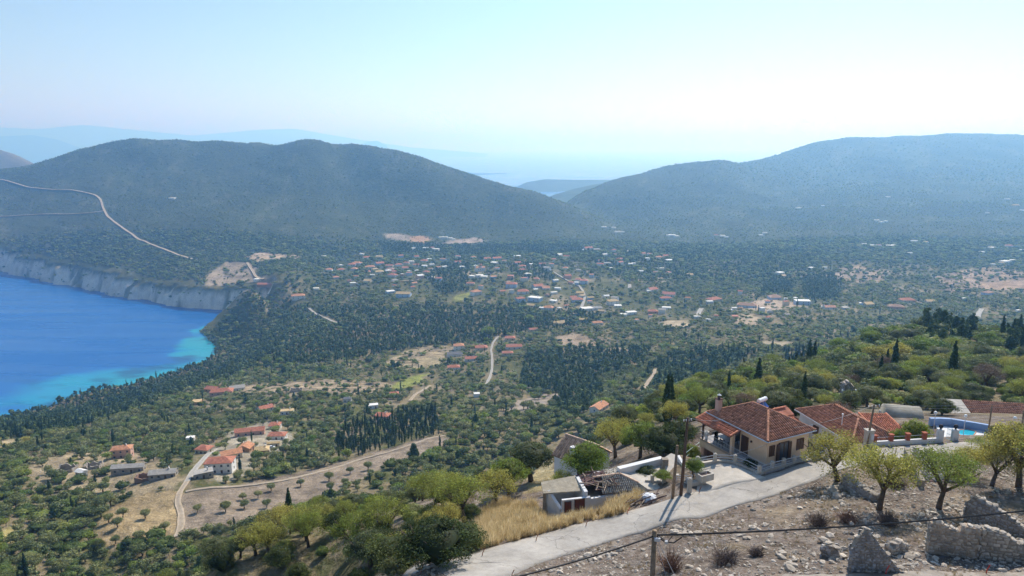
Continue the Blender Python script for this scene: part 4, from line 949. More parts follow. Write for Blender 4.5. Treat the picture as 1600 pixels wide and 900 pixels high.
for ki in range(5):
    c = np.where((kind == ki) & inview & (vis > .15*h_/py_) & (py_ < 1900))[0]
    c = c[np.argsort(-(h_[c]/py_[c]))][:(215 if ki != 4 else 280)]
    BIG[c] = True
LAND = [(60,640,'the open sea shore'),(230,590,'the turquoise shallows'),(330,560,'the small rocky point'),(420,520,'the cliff spur'),(466,466,'the lone white villa'),(417,438,'the cliff-top plateau'),(500,500,'the grey wood road'),
 (104,735,'the leftmost ruin'),(192,714,'the pink two-storey house'),(256,745,'the long grey roof'),(215,800,'the tan field'),(60,700,'the pale left clearing'),(40,800,'the lower left grove'),(120,860,'the bottom left corner'),
 (345,735,'the two-storey hamlet house'),(391,679,'the long pink house'),(347,617,'the sprawling red villa'),(415,641,'the red-gabled house'),(480,607,'the pale terraces'),(583,638,'the white flat shed'),(598,653,'the red stone house'),
 (640,596,'the green vineyard'),(680,565,'the mown plot'),(712,550,'the mid-valley white villa'),(768,560,'the straight pale lane'),(800,545,'the upper lane houses'),(764,522,'the bright plane tree'),(840,625,'the stony brown plot'),
 (936,641,'the lone orange-roofed house'),(610,680,'the tall cypress row'),(400,790,'the ploughed field'),(560,745,'the field track'),(650,500,'the wide conifer belt'),(550,520,'the long dark wood'),(900,580,'the big conifer block'),(1022,590,'the hidden dirt lane'),
 (1100,560,'the conifers beyond the crest'),(750,424,'the church'),(560,415,'the left village'),(910,465,'the curving village lane'),(1055,505,'the pale square field'),(1190,480,'the orange yard'),(1285,445,'the round conifer grove'),(1350,428,'the striped terraces'),
 (1540,440,'the reddish strip'),(980,480,'the villa with the sandy roof'),(640,375,'the orange quarry'),(830,440,'the road above the village'),
 (430,830,'the gap above the grassy bank'),(560,830,'the bare leaning tree'),(650,850,'the road bottom end'),(760,740,'the dry slope'),(890,700,'the white gabled house'),(960,680,'the walled garden'),(1030,660,'the washing line'),(1130,620,'the house chimney'),
 (1200,600,'the solar heater'),(1320,590,'the stone tower'),(1400,600,'the concrete vault'),(1500,600,'the swimming pool'),(1580,600,'the long brown roof'),(1250,560,'the paired cypresses'),(1350,560,'the crest of the knoll'),(1480,520,'the knoll top'),(1400,530,'the ring wall on the knoll'),(1590,540,'the right end of the knoll'),
 (300,880,'the shaded bottom edge'),(480,870,'the grassy bank by the road')]
LAND_P = [(a, b_, c_, hits(a, b_, 50 if b_ > 660 and a > 500 else 140)) for a, b_, c_ in LAND]
LOOK = {'olive': 'grey-green olive', 'scrub': 'dark shrub', 'almond': 'yellow-green almond', 'cypress': 'slim cypress', 'pine': 'dark pine'}
PLUR = {'olive': 'olive trees', 'scrub': 'evergreen shrubs', 'almond': 'almond trees', 'cypress': 'cypresses', 'pine': 'pines'}
rows = []
for i in np.where(BIG)[0]:
    j = min(range(len(LAND_P)), key=lambda q: math.hypot(LAND_P[q][0]-qx[i], 2.2*(LAND_P[q][1]-qy[i])))
    lx, ly_, nm, _ = LAND_P[j]; dx, dy = qx[i]-lx, (qy[i]-ly_)*2.2
    side = ('left of' if dx < 0 else 'right of') if abs(dx) > abs(dy) else ('behind' if dy < 0 else 'in front of')
    rel = h_[i]/hb_[i]; rows.append([i, KINDS_[kind[i]], nm, side, rel])
byk = {}
for r_ in rows: byk.setdefault((r_[1], r_[2], r_[3]), []).append(r_)
ADJ = {1: [''], 2: ['left', 'right'], 3: ['left', 'middle', 'right']}
ORDN = ['first','second','third','fourth','fifth','sixth','seventh','eighth','ninth','tenth','eleventh','twelfth','thirteenth','fourteenth','fifteenth','sixteenth','seventeenth','eighteenth','nineteenth','twentieth']
for (k, nm, side), L in byk.items():
    L.sort(key=lambda r_: qx[r_[0]])
    for q, r_ in enumerate(L):
        i = r_[0]; sz = h_[i]*F/py_[i]; tallw = 'tall ' if r_[4] > 1.08 else ('low ' if r_[4] < .8 else '')
        order = '' if len(L) == 1 else (f', {ORDN[q]} from left' if q < 20 else f', {ORDN[min(len(L)-1-q, 19)]} from right')
        lab = f'{tallw}{LOOK[k]} {side} {nm}{order}'
        tree(k, float(px_[i]), float(py_[i]), float(h_[i]), lab, f'{PLUR[k]} {side} {nm}', z=float(pz_[i]), lod=0 if sz > 26 else 1, fine=sz > 30, parts=sz > 20, w=random.uniform(.9, 1.25))
# everything smaller: one object per kind and leaf size
def gn_tree_group(obj):
    g = bpy.data.node_groups.new('scatter', 'GeometryNodeTree')
    g.interface.new_socket('Geometry', in_out='INPUT', socket_type='NodeSocketGeometry'); g.interface.new_socket('Geometry', in_out='OUTPUT', socket_type='NodeSocketGeometry')
    i = g.nodes.new('NodeGroupInput'); o = g.nodes.new('NodeGroupOutput'); ip = g.nodes.new('GeometryNodeInstanceOnPoints')
    oi = g.nodes.new('GeometryNodeObjectInfo'); oi.inputs[0].default_value = obj; oi.transform_space = 'ORIGINAL'
    sa = g.nodes.new('GeometryNodeInputNamedAttribute'); sa.data_type = 'FLOAT_VECTOR'; sa.inputs[0].default_value = 'tree_size'
    ra = g.nodes.new('GeometryNodeInputNamedAttribute'); ra.data_type = 'FLOAT_VECTOR'; ra.inputs[0].default_value = 'tree_turn'
    g.links.new(i.outputs[0], ip.inputs['Points']); g.links.new(oi.outputs['Geometry'], ip.inputs['Instance'])
    g.links.new(sa.outputs[0], ip.inputs['Scale']); g.links.new(ra.outputs[0], ip.inputs['Rotation']); g.links.new(ip.outputs[0], o.inputs[0]); return g
def scatter(name, P, S, T, src):
    me = bpy.data.meshes.new(name); me.vertices.add(len(P)); me.vertices.foreach_set('co', np.asarray(P, np.float32).ravel())
    a = me.attributes.new('tree_size', 'FLOAT_VECTOR', 'POINT'); a.data.foreach_set('vector', np.asarray(S, np.float32).ravel())
    a = me.attributes.new('tree_turn', 'FLOAT_VECTOR', 'POINT'); a.data.foreach_set('vector', np.asarray(T, np.float32).ravel())
    o = link(name, me); md = o.modifiers.new('scatter', 'NODES'); md.node_group = gn_tree_group(src); return tag(o, kind='stuff')
rest = alive & ~BIG; lodv = np.where(py_ < 190, 0, np.where(py_ < 620, 1, 2)); var = rng.integers(0, 2, n)
SN = {'olive': 'olive_grove', 'scrub': 'scrubland', 'almond': 'almond_grove', 'cypress': 'cypress_wood', 'pine': 'pine_wood'}
cnt = 0
for ki, k in enumerate(KINDS_):
    for l in range(3):
        for v in range(2):
            m = rest & (kind == ki) & (lodv == l) & (var == v); c = int(m.sum()); cnt += c
            if not c: continue
            src = bpy.data.objects.new(SN[k]+'_tree', CR[(k, l, v)] if l == 2 else JO[(k, v)] if l == 1 else CR[(k, 0, v)])
            w = rng.uniform(.85, 1.5, c)*(1.4 if k == 'pine' else 1)
            S = np.stack([h_[m]*w, h_[m]*w, h_[m]], 1); T = np.stack([np.zeros(c), np.zeros(c), rng.uniform(0, 6.28, c)], 1)
            scatter(SN[k], np.stack([px_[m], py_[m], pz_[m]-.05], 1), S, T, src)
print('scattered', cnt, 'individual', int(BIG.sum()))
# ------------------------------------------------------------------ foreground builders
def thing(name, loc, rot, label, cat, group=None):
    e = bpy.data.objects.new(name, None); col.objects.link(e); e.location = loc; e.rotation_euler = (0, 0, rot); return tag(e, label, cat, group)
def part(name, bm, m, parent=None, smooth=False, loc=None):
    return link(name, bm_mesh(bm, name, m, smooth) if isinstance(bm, bmesh.types.BMesh) else bm, None, parent, loc)
def bxp(name, m, parent, *b): return part(name, box_me(name, *b, m), None, parent)
def prism(bm, pts, z0, z1):
    """closed prism; z0, z1 numbers or per-corner lists"""
    n = len(pts); z0 = [z0]*n if not hasattr(z0, '__len__') else z0; z1 = [z1]*n if not hasattr(z1, '__len__') else z1
    lo = [bm.verts.new((p[0], p[1], z0[i])) for i, p in enumerate(pts)]; hi = [bm.verts.new((p[0], p[1], z1[i])) for i, p in enumerate(pts)]
    bm.faces.new(lo[::-1]); bm.faces.new(hi)
    for i in range(n): bm.faces.new((lo[i], lo[(i+1) % n], hi[(i+1) % n], hi[i]))
def tube(bm, pts, r, seg=6): tube_pts(bm, pts, [r]*len(pts) if not hasattr(r, '__len__') else r, seg)
def tonemat(name, c, rough=.85, lo=.6, hi=1.35, bump=0, ns=3):
    m = mat(name, c, rough, .2, nscale=ns, namt=.25, bump=bump); nt = m.node_tree; b = nt.nodes['Principled BSDF']
    l = b.inputs['Base Color'].links[0]; src = l.from_socket; a = nt.nodes.new('ShaderNodeAttribute'); a.attribute_name = 'leaf_tone'
    s = nt.nodes.new('ShaderNodeVectorMath'); s.operation = 'SCALE'; nt.links.new(src, s.inputs[0]); nt.links.new(a.outputs['Fac'], s.inputs['Scale']); nt.links.new(s.outputs[0], b.inputs['Base Color']); return m
def toned(name, V, Fq, T, m):
    me = mesh_np(name, V, Fq); a = me.attributes.new('leaf_tone', 'FLOAT', 'POINT'); a.data.foreach_set('value', np.asarray(T, np.float32)); me.materials.append(m); return me
M_TILE = tonemat('terracotta_tiles', (.43,.21,.135)); M_TILEO = tonemat('old_terracotta_tiles', (.66,.45,.32)); M_TILEG = tonemat('grey_old_tiles', (.40,.37,.32)); M_TILEL = tonemat('bright_terracotta', (.56,.22,.13))
M_PEACH = mat('peach_plaster', (.78,.56,.38), .85, .2, nscale=.8, namt=.08); M_PINKW = mat('pink_plaster_wall', (.66,.44,.36), .85, .2, nscale=.8, namt=.08)
M_CONC = mat('concrete', (.50,.47,.42), .9, .2, nscale=1.5, namt=.18, bump=.02, bscale=9); M_CONCL = mat('pale_concrete', (.50,.46,.40), .9, .2, nscale=1.2, namt=.15, bump=.02, bscale=9)
M_WHITE = mat('white_paint_wall', (.68,.68,.68), .8, .3, nscale=1.5, namt=.1); M_BROWN = mat('dark_brown_wood', (.075,.035,.02), .5, .4); M_IRON = mat('rail_metal', (.55,.57,.60), .5, .5)
M_FLOOR = mat('grey_floor_tiles', (.30,.29,.31), .6, .3, nscale=4, namt=.15); M_POLE = mat('weathered_pole_wood', (.26,.19,.13), .9, .1, nscale=6, namt=.35); M_POLED = mat('dark_pole_wood', (.13,.085,.06), .9, .1, nscale=6, namt=.3)
M_BLACK = mat('black_fabric', (.02,.02,.025), .7); M_CUSH = mat('grey_table_top', (.25,.27,.33), .4, .5); M_BLUEW = mat('blue_wall_paint', (.24,.36,.58), .7, .3, nscale=1, namt=.12); M_RUST = mat('rusty_iron', (.25,.09,.05), .8, .3, nscale=12, namt=.3)
M_REDP = mat('red_paint', (.55,.06,.04), .6, .3); M_CABLE = mat('black_cable', (.025,.025,.027), .5, .3); M_WIRE = mat('thin_wire', (.22,.22,.23), .5, .4); M_GLOBE = mat('white_globe_glass', (.85,.86,.88), .25, .5)
M_DEADW = mat('dead_beam_wood', (.36,.29,.23), .9, .1, nscale=5, namt=.35); M_DARKIN = mat('dark_old_timber', (.12,.08,.075), .9, .1, nscale=4, namt=.4)
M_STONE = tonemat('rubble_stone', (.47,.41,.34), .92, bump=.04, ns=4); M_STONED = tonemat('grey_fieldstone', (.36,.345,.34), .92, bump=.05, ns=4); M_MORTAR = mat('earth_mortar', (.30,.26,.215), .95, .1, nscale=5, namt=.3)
def tile_plane(poly3, name, parent, m, tw=.29, tl=.42, seed=0, miss=0.0):
    """half-round tiles laid in courses on a plane; poly3: eave start, eave end, then round the outline"""
    P = [Vector(p) for p in poly3]; u = (P[1]-P[0]).normalized(); nrm = u.cross(P[2]-P[0]).normalized()
    if nrm.z < 0: nrm = -nrm
    v = nrm.cross(u).normalized()
    if v.z < 0: v = -v
    q = [((p-P[0]).dot(u), (p-P[0]).dot(v)) for p in P]; r = np.random.default_rng(seed)
    x0, x1 = min(a for a, _ in q), max(a for a, _ in q); y0, y1 = min(b for _, b in q), max(b for _, b in q)
    X, Yv = np.meshgrid(np.arange(x0+tw/2, x1, tw), np.arange(y0-.02, y1, tl)); X = X.ravel(); Yv = Yv.ravel()
    ok = inpoly(X, Yv+tl*.4, q) & (r.random(X.size) >= miss); X, Yv = X[ok], Yv[ok]; n = len(X)
    if not n: return
    prof = [(-.5, -.35), (-.22, .9), (.22, .9), (.5, -.35)]; V = np.zeros((n, 8, 3)); jx = r.normal(0, .008, n); jz = r.normal(0, .007, n)
    U, Vv, N = np.array(u), np.array(v), np.array(nrm)
    for e, (yy, sc_, hh) in enumerate(((0, .82, .03), (tl*1.08, .68, .012))):
        for k, (a, b_) in enumerate(prof):
            V[:, e*4+k] = np.array(P[0]) + np.outer(X+jx+a*tw*sc_, U) + np.outer(Yv+yy, Vv) + np.outer(b_*.10+hh+jz, N)
    f = np.array([(0,1,5,4),(1,2,6,5),(2,3,7,6),(0,3,2,1)]); Fq = (np.arange(n)[:, None, None]*8+f[None]).reshape(-1, 4)
    T = np.repeat(np.clip(r.normal(1, .16, n), .55, 1.5)*np.where(r.random(n) < .07, 1.35, 1), 8)
    o = link(name, toned(name, V.reshape(-1, 3), Fq, T, m), parent=parent); o['kind'] = 'stuff'; return o
def ridge_tiles(lines, name, parent, m, r=.14, tl=.42):
    V, Fq, T = [], [], []; rr_ = random.Random(3)
    for a, b_ in lines:
        a, b_ = Vector(a), Vector(b_); d = (b_-a); n = max(1, int(d.length/tl)); d.normalize(); s = d.cross(Vector((0,0,1))).normalized(); up = s.cross(d)
        for i in range(n):
            o = len(V); p = a+d*(i*tl); tn = rr_.uniform(.85, 1.25)
            for yy, sc_ in ((0, 1.1), (tl*1.05, .9)):
                for ang in (0, 45, 90, 135, 180): V.append(p+d*yy+s*math.cos(R(ang))*r*sc_+up*(math.sin(R(ang))*r*sc_+.02)); T.append(tn)
            for k in range(4): Fq.append((o+k, o+k+1, o+6+k, o+5+k))
    o = link(name, toned(name, np.array([tuple(v) for v in V]), np.array(Fq), T, m), parent=parent); o['kind'] = 'stuff'; return o
def hip_roof(parent, W, D, z, rise, m, mslab, seed=0, x0=0, y0=0):
    """tiled hip over x0..x0+W, y0..y0+D (eave outline), ridge along the long side"""
    x1, y1 = x0+W, y0+D; h = min(W, D)/2
    if D >= W: a, b_ = (x0+h, y0+h, z+rise), (x0+h, y1-h, z+rise)
    else: a, b_ = (x0+h, y0+h, z+rise), (x1-h, y0+h, z+rise)
    c = [(x0,y0,z),(x1,y0,z),(x1,y1,z),(x0,y1,z)]
    bm = bmesh.new(); up = [bm.verts.new(p) for p in c+[a, b_]]; dn = [bm.verts.new((p[0], p[1], p[2]-.16)) for p in c]
    fs = ((0,1,4),(1,2,5,4),(2,3,5),(3,0,4,5)) if D >= W else ((0,1,5,4),(1,2,5),(2,3,4,5),(3,0,4))
    for f in fs: bm.faces.new([up[i] for i in f])
    bm.faces.new(dn[::-1])
    for i in range(4): bm.faces.new((dn[i], dn[(i+1) % 4], up[(i+1) % 4], up[i]))
    ro = part('roof', bm, mslab, parent); P = c+[a, b_]
    for k, f in enumerate(fs): tile_plane([P[i] for i in f], 'roof_tiles', ro, m, seed=seed+k)
    hips = [(c[0],a),(c[1],a if D >= W else b_),(c[2],b_),(c[3],b_ if D >= W else a),(a,b_)]
    ridge_tiles(hips, 'ridge_tiles', ro, m); return ro, a, b_
M_SLAB = mat('roof_underside', (.20,.10,.075), .9)
def opening(parent, name, x, y, z, w, h, ang, m=M_BROWN, panes=2):
    """framed leaf set proud of a wall; local facing -y turned by ang"""
    e = bmesh.new(); box_bm(e, -w/2, w/2, -.05, .04, 0, h); o = part(name, e, m, parent, loc=(x, y, z)); o.rotation_euler = (0, 0, ang)
    f = bmesh.new()
    for a in ((-w/2-.07, -w/2, 0, h), (w/2, w/2+.07, 0, h), (-w/2-.07, w/2+.07, h, h+.07)): box_bm(f, a[0], a[1], -.08, .03, a[2], a[3])
    box_bm(f, -.03, .03, -.075, -.052, 0, h); part('frame', f, M_BROWN if m is not M_BROWN else M_DOOR, o)
    return o

# ------------------------------------------------------------------ the road and its shoulder
M_ROAD = mat('road_concrete', (.37,.345,.31), .92, .2, nscale=.35, namt=.2, bump=.012, bscale=14)
ntr = M_ROAD.node_tree; nb_ = ntr.nodes['Principled BSDF']; srcr = nb_.inputs['Base Color'].links[0].from_socket
gR = ntr.nodes.new('ShaderNodeNewGeometry'); vo = ntr.nodes.new('ShaderNodeTexNoise'); vo.inputs['Scale'].default_value = 2.2; vo.inputs['Detail'].default_value = 9; vo.inputs['Roughness'].default_value = .75
ntr.links.new(gR.outputs['Position'], vo.inputs['Vector']); mrR = ntr.nodes.new('ShaderNodeMapRange'); mrR.inputs[1].default_value = .32; mrR.inputs[2].default_value = .68; mrR.inputs[3].default_value = .84; mrR.inputs[4].default_value = 1.12
ntr.links.new(vo.outputs['Fac'], mrR.inputs[0]); vR = ntr.nodes.new('ShaderNodeVectorMath'); vR.operation = 'SCALE'; ntr.links.new(srcr, vR.inputs[0]); ntr.links.new(mrR.outputs[0], vR.inputs['Scale']); ntr.links.new(vR.outputs[0], nb_.inputs['Base Color'])
vr_ = ntr.nodes.new('ShaderNodeTexVoronoi'); vr_.feature = 'DISTANCE_TO_EDGE'; vr_.inputs['Scale'].default_value = .17; dz_ = ntr.nodes.new('ShaderNodeTexNoise'); dz_.inputs['Scale'].default_value = .8; dz_.inputs['Detail'].default_value = 5
vm_ = ntr.nodes.new('ShaderNodeVectorMath'); vm_.operation = 'MULTIPLY_ADD'; vm_.inputs[1].default_value = (1.6,1.6,1.6); ntr.links.new(gR.outputs['Position'], dz_.inputs['Vector']); ntr.links.new(dz_.outputs['Color'], vm_.inputs[0]); ntr.links.new(gR.outputs['Position'], vm_.inputs[2]); ntr.links.new(vm_.outputs[0], vr_.inputs['Vector'])
mc_ = ntr.nodes.new('ShaderNodeMapRange'); mc_.inputs[1].default_value = .002; mc_.inputs[2].default_value = .008; mc_.inputs[3].default_value = .62; mc_.inputs[4].default_value = 1; ntr.links.new(vr_.outputs['Distance'], mc_.inputs[0])
vc_ = ntr.nodes.new('ShaderNodeVectorMath'); vc_.operation = 'SCALE'; ntr.links.new(vR.outputs[0], vc_.inputs[0]); ntr.links.new(mc_.outputs[0], vc_.inputs['Scale']); ntr.links.new(vc_.outputs[0], nb_.inputs['Base Color'])
def resample(pts, n):
    P = np.array(pts); L = np.concatenate([[0], np.cumsum(np.hypot(*np.diff(P, axis=0).T))]); q = np.linspace(0, L[-1], n); return np.stack([np.interp(q, L, P[:,0]), np.interp(q, L, P[:,1])], 1)
def sheet(name, A, B, n, k, m, lift=0.0, jag=.12, z=None):
    a, b_ = resample(A, n), resample(B, n); rows = []
    for j in range(k+1):
        f = j/k; q = a*(1-f)+b_*f
        if j in (0, k): q = q + np.stack([fbm(q[:,0]*1.3, q[:,1]*1.3, 3, 7), fbm(q[:,0]*1.3+50, q[:,1]*1.3, 3, 8)], 1)*jag
        rows.append(np.stack([q[:,0], q[:,1], zroad(q[:,0], q[:,1])+lift if z is None else np.full(n, z)], 1))
    rows = np.array(rows); lo0, lo1 = rows[0]-np.array((0,0,.25)), rows[-1]-np.array((0,0,.25)); rows = np.concatenate([[lo0], rows, [lo1]]); k2, nn = rows.shape[:2]; ix = np.arange(k2*nn).reshape(k2, nn)
    return tag(link(name, mesh_np(name, rows.reshape(-1, 3), np.stack([ix[:-1,:-1], ix[:-1,1:], ix[1:,1:], ix[1:,:-1]], -1).reshape(-1, 4)), m), kind='structure')
sheet('road', ROADL, ROADR, 260, 8, M_ROAD)
fo = FORE; sheet('forecourt', [fo[1], fo[2], fo[3], fo[4], fo[5], fo[6]], [fo[0], (fo[0][0]+1, fo[0][1]+.2), tuple(np.mean([fo[0], fo[7]], axis=0)), fo[7], (fo[7][0]+1, fo[7][1]+.4), (fo[6][0]+.5, fo[6][1]-.6)], 50, 6, M_CONCL, lift=.008, jag=.02)
sheet('upper_road', UPR, [(p[0]*1.0, p[1]-4) for p in UPR], 60, 3, mat('upper_road_gravel', (.27,.24,.21), .95, .1, nscale=1.2, namt=.3, bump=.03), lift=.05, jag=.5)

# ------------------------------------------------------------------ big tiled house
HZ = CZ-33
hs = thing('tiled_house', (HX, HY, HZ), HA, 'big peach house with hipped red tile roof and corner veranda beside the road', 'house')
bm = bmesh.new(); prism(bm, [(.45,.45),(6.55,.45),(6.55,8.6),(2.5,8.6),(2.5,4.3),(.45,4.3)], .02, 2.86); part('wall', bm, M_PEACH, hs)
bm = bmesh.new()
for b_ in ((-.8,6.5,.2,6.2,-3,-.2),(-.8,6.5,8.5,9.0,-3,-.2),(-.2,6.5,6.2,8.5,-3,-.2),(-.8,-.3,6.2,8.5,-3,-2.3),(-.8,-.3,6.2,8.5,-.75,-.2)): box_bm(bm, *b_)
bmesh.ops.translate(bm, verts=bm.verts, vec=(0,0,0)); part('lower_wall', bm, M_PINKW, hs)
bm = bmesh.new(); box_bm(bm, -.26,-.21,6.25,8.45,-2.2,-.8); part('arch_back', bm, mat('arch_brown', (.30,.14,.07), .8), hs)
bxp('balcony_slab', M_FLOOR, hs, -.95, 6.6, -.85, 9.1, -.18, .02)
ro, ra, rb = hip_roof(hs, 7.0, 9.2, 3.0, 1.75, M_TILE, M_SLAB, 1)
bm = bmesh.new(); tube(bm, [(-.07,-.1,2.93),(-.07,9.3,2.93)], .07); tube(bm, [(0,-.07,2.92),(7.05,-.07,2.92)], .06); part('gutter', bm, mat('gutter_metal', (.55,.58,.64), .4, .5), ro)
# veranda roof, posts, parapets
bm = bmesh.new(); prism(bm, [(-1.45,3.9),(.25,3.9),(.25,9.5),(-1.45,9.5)], [2.17,2.7,2.7,2.17], [2.27,2.8,2.8,2.27]); vr = part('veranda_roof', bm, M_SLAB, hs)
tile_plane([(-1.45,3.9,2.28),(-1.45,9.5,2.28),(.2,9.5,2.80),(.2,3.9,2.80)], 'roof_tiles', vr, M_TILEL, seed=9)
ridge_tiles([((-1.4,3.95,2.3),(.2,3.95,2.82)),((-1.4,9.45,2.3),(.2,9.45,2.82))], 'ridge_tiles', vr, M_TILEL)
bxp('pillar', M_PEACH, hs, -.85,-.5,4.1,4.45,.02,2.3); bxp('pillar', M_BROWN, hs, -.85,-.68,8.75,8.92,.02,2.4)
bm = bmesh.new(); box_bm(bm, -.95,-.83,4.2,9.1,-.9,.03); box_bm(bm, -.95,-.83,-.85,4.2,-.5,.03); part('slab_edge', bm, M_PEACH, hs)
bm = bmesh.new()
for z_ in (.45, .95): tube(bm, [(-.9,-.8,z_),(-.9,9.05,z_)], .022, 5); tube(bm, [(-.9,-.8,z_),(6.5,-.8,z_)], .022, 5); tube(bm, [(-.9,9.05,z_),(2.4,9.05,z_)], .022, 5)
for i in range(50): tube(bm, [(-.9,-.8+i*.2,.02),(-.9,-.8+i*.2,.95)], .011, 4)
for i in range(37): tube(bm, [(-.9+i*.2,-.8,.02),(-.9+i*.2,-.8,.95)], .011, 4)
part('railing', bm, M_IRON, hs)
opening(hs, 'window', 1.15,.44,.95,.62,1.15, 0); opening(hs, 'door', 2.85,.44,.03,1.35,2.15, 0, M_WIN); opening(hs, 'window', 5.3,.44,.9,.9,1.2, 0)
for x_, s_ in ((2.0,1),(3.7,1)): o = bxp('shutter', M_BROWN, hs, x_-.22,x_+.22,.30,.38,.05,2.15)
opening(hs, 'door', .44,3.55,.03,.85,2.05,-math.pi/2); opening(hs, 'door', 2.49,6.4,.03,1.3,2.1,-math.pi/2, M_WIN); opening(hs, 'window', 6.56,4.2,1,1.0,1.2, math.pi/2)
bm = bmesh.new(); bmesh.ops.create_uvsphere(bm, u_segments=8, v_segments=6, radius=.13, matrix=Matrix.Translation((.36,2.6,1.9))); part('wall_lamp', bm, M_BROWN, hs)
bm = bmesh.new(); box_bm(bm, .55,1.1,8.0,8.55,3.0,4.75); ch = part('chimney', bm, M_PINKW, ro)
bm = bmesh.new(); box_bm(bm, .48,1.17,7.93,8.62,4.75,4.83); tube(bm, [(.82,8.27,4.83),(.82,8.27,5.2)], .17, 8); part('chimney_cap', bm, M_DARKIN, ch)
bm = bmesh.new(); bmesh.ops.create_cone(bm, segments=8, radius1=.26, radius2=.05, depth=.14, cap_ends=True, matrix=Matrix.Translation((.82,8.27,5.3))); part('cowl', bm, M_IRON, ch)
# solar heater on the rear slope
bm = bmesh.new(); tube(bm, [(4.2,5.6,4.85),(5.6,5.9,4.85)], .24, 10); sh_ = part('water_tank', bm, M_GLOBE, ro)
bm = bmesh.new(); prism(bm, [(4.15,5.0),(5.55,5.3),(5.35,6.0),(3.95,5.75)], [4.0,4.0,4.62,4.62], [4.07,4.07,4.69,4.69]); part('solar_panel', bm, mat('solar_glass', (.03,.08,.30), .15, .6), ro)
bm = bmesh.new()
for a, b_ in (((4.3,5.6,4.7),(4.3,5.5,4.0)),((5.5,5.9,4.7),(5.5,5.7,3.8)),((4.9,5.7,4.7),(4.9,5.3,4.0))): tube(bm, [a, b_], .03, 4)
part('tank_stand', bm, M_IRON, ro)
bm = bmesh.new(); roof_bm(bm, 2.0, 1.6, 3.05, .55, 'gable', .2); o = part('porch_roof', bm, ROOFM['r'], hs, loc=(7.2,5.2,0)); o.rotation_euler = (0,0,0)
ridge_tiles([((6.0,5.2,3.64),(8.4,5.2,3.64))], 'ridge_tiles', o, M_TILEL); o.children[-1].location = (-7.2,-5.2,0)
# veranda furniture (things of their own)
def loc_h(x, y, z=0): c, s = math.cos(HA), math.sin(HA); return (HX+c*x-s*y, HY+s*x+c*y, HZ+z)
tb = thing('table', loc_h(.5,6.4,.03), HA, 'dark veranda table with grey top on the big house balcony', 'table')
bxp('table_top', M_CUSH, tb, -.55,.55,-.9,.9,.72,.77)
for sx in (-.48,.48):
    for sy in (-.82,.82): bxp('leg', M_BLACK, tb, sx-.03,sx+.03,sy-.03,sy+.03,0,.72)
def chair(loc, rot, label):
    c = thing('chair', loc, rot, label, 'chair', 'dark chairs on the veranda'); bxp('seat', M_BLACK, c, -.25,.25,-.25,.25,.42,.48); bxp('backrest', M_BLACK, c, -.25,.25,.2,.26,.46,.95)
    for sx in (-.22,.22):
        for sy in (-.22,.22): bxp('leg', M_BLACK, c, sx-.02,sx+.02,sy-.02,sy+.02,0,.42)
for i, (x_, y_, r_, lb) in enumerate(((-.4,6.0,1.57,'dark veranda chair nearest the railing, right one'),(-.4,6.9,1.57,'dark veranda chair nearest the railing, left one'),(1.35,6.0,-1.57,'dark veranda chair against the wall, right one'),(1.35,6.9,-1.57,'dark veranda chair against the wall, left one'),(.5,7.8,0,'dark chair at the far left end of the veranda table'))): chair(loc_h(x_, y_, .03), HA+r_, lb)
bm = bmesh.new(); tube(bm, [(0,0,0),(0,0,.5)], .16, 8); bmesh.ops.create_icosphere(bm, subdivisions=1, radius=.35, matrix=Matrix.Translation((0,0,.75)))
o = part('flower_pot', bm, M_WHITE, None); o.location = loc_h(-.5,8.5,.03); tag(o, 'white flower pot at the left corner of the veranda', 'pot')

# ------------------------------------------------------------------ pillar fence round the forecourt
FB = [at_z(px, py, HZ) for px, py in ((1090,727),(1117,722),(1135,721.5),(1148,724),(1167,731),(1186,741),(1206,734),(1224,729.5),(1240,725.5),(1256,722),(1274,718.5),(1292,715))]
fe = thing('pillar_fence', FB[0], 0, 'low concrete wall with round-topped posts and rails round the forecourt', 'fence'); O = FB[0]
bm = bmesh.new()
for a, b_ in zip(FB, FB[1:]):
    a, b_ = a-O, b_-O; d = (b_-a).normalized(); n_ = Vector((-d.y, d.x, 0))*.15
    prism(bm, [(a-n_)[:2], (b_-n_)[:2], (b_+n_)[:2], (a+n_)[:2]], -2.9, .22)
part('base_wall', bm, M_CONCL, fe)
ppos = [FB[i] for i in (0,1,3,5,6,7,8,9,10,11)]
for p in ppos:
    q = p-O; bm = bmesh.new(); box_bm(bm, -.17,.17,-.17,.17,.2,.95); bmesh.ops.create_uvsphere(bm, u_segments=8, v_segments=6, radius=.17, matrix=Matrix.Translation((0,0,.95))@Matrix.Scale(.5,4,(0,0,1))); part('post', bm, M_WHITE if False else M_CONCL, fe, loc=(q.x, q.y, 0))
for a, b_ in zip(FB, FB[1:]):
    bm = bmesh.new()
    for z_ in (.48, .8): tube(bm, [(a-O)+Vector((0,0,z_)), (b_-O)+Vector((0,0,z_))], .035, 5)
    part('rail', bm, M_IRON, fe)
st = at_z(1077,766,HZ); o = part('bollard', None or (lambda b: (box_bm(b, -.2,.2,-.2,.2,-.2,1.25), bmesh.ops.create_uvsphere(b, u_segments=8, v_segments=6, radius=.2, matrix=Matrix.Translation((0,0,1.25))@Matrix.Scale(.5,4,(0,0,1))), b)[-1])(bmesh.new()), M_CONCL); o.location = st; tag(o, 'lone pale concrete bollard by the two dark poles', 'bollard')
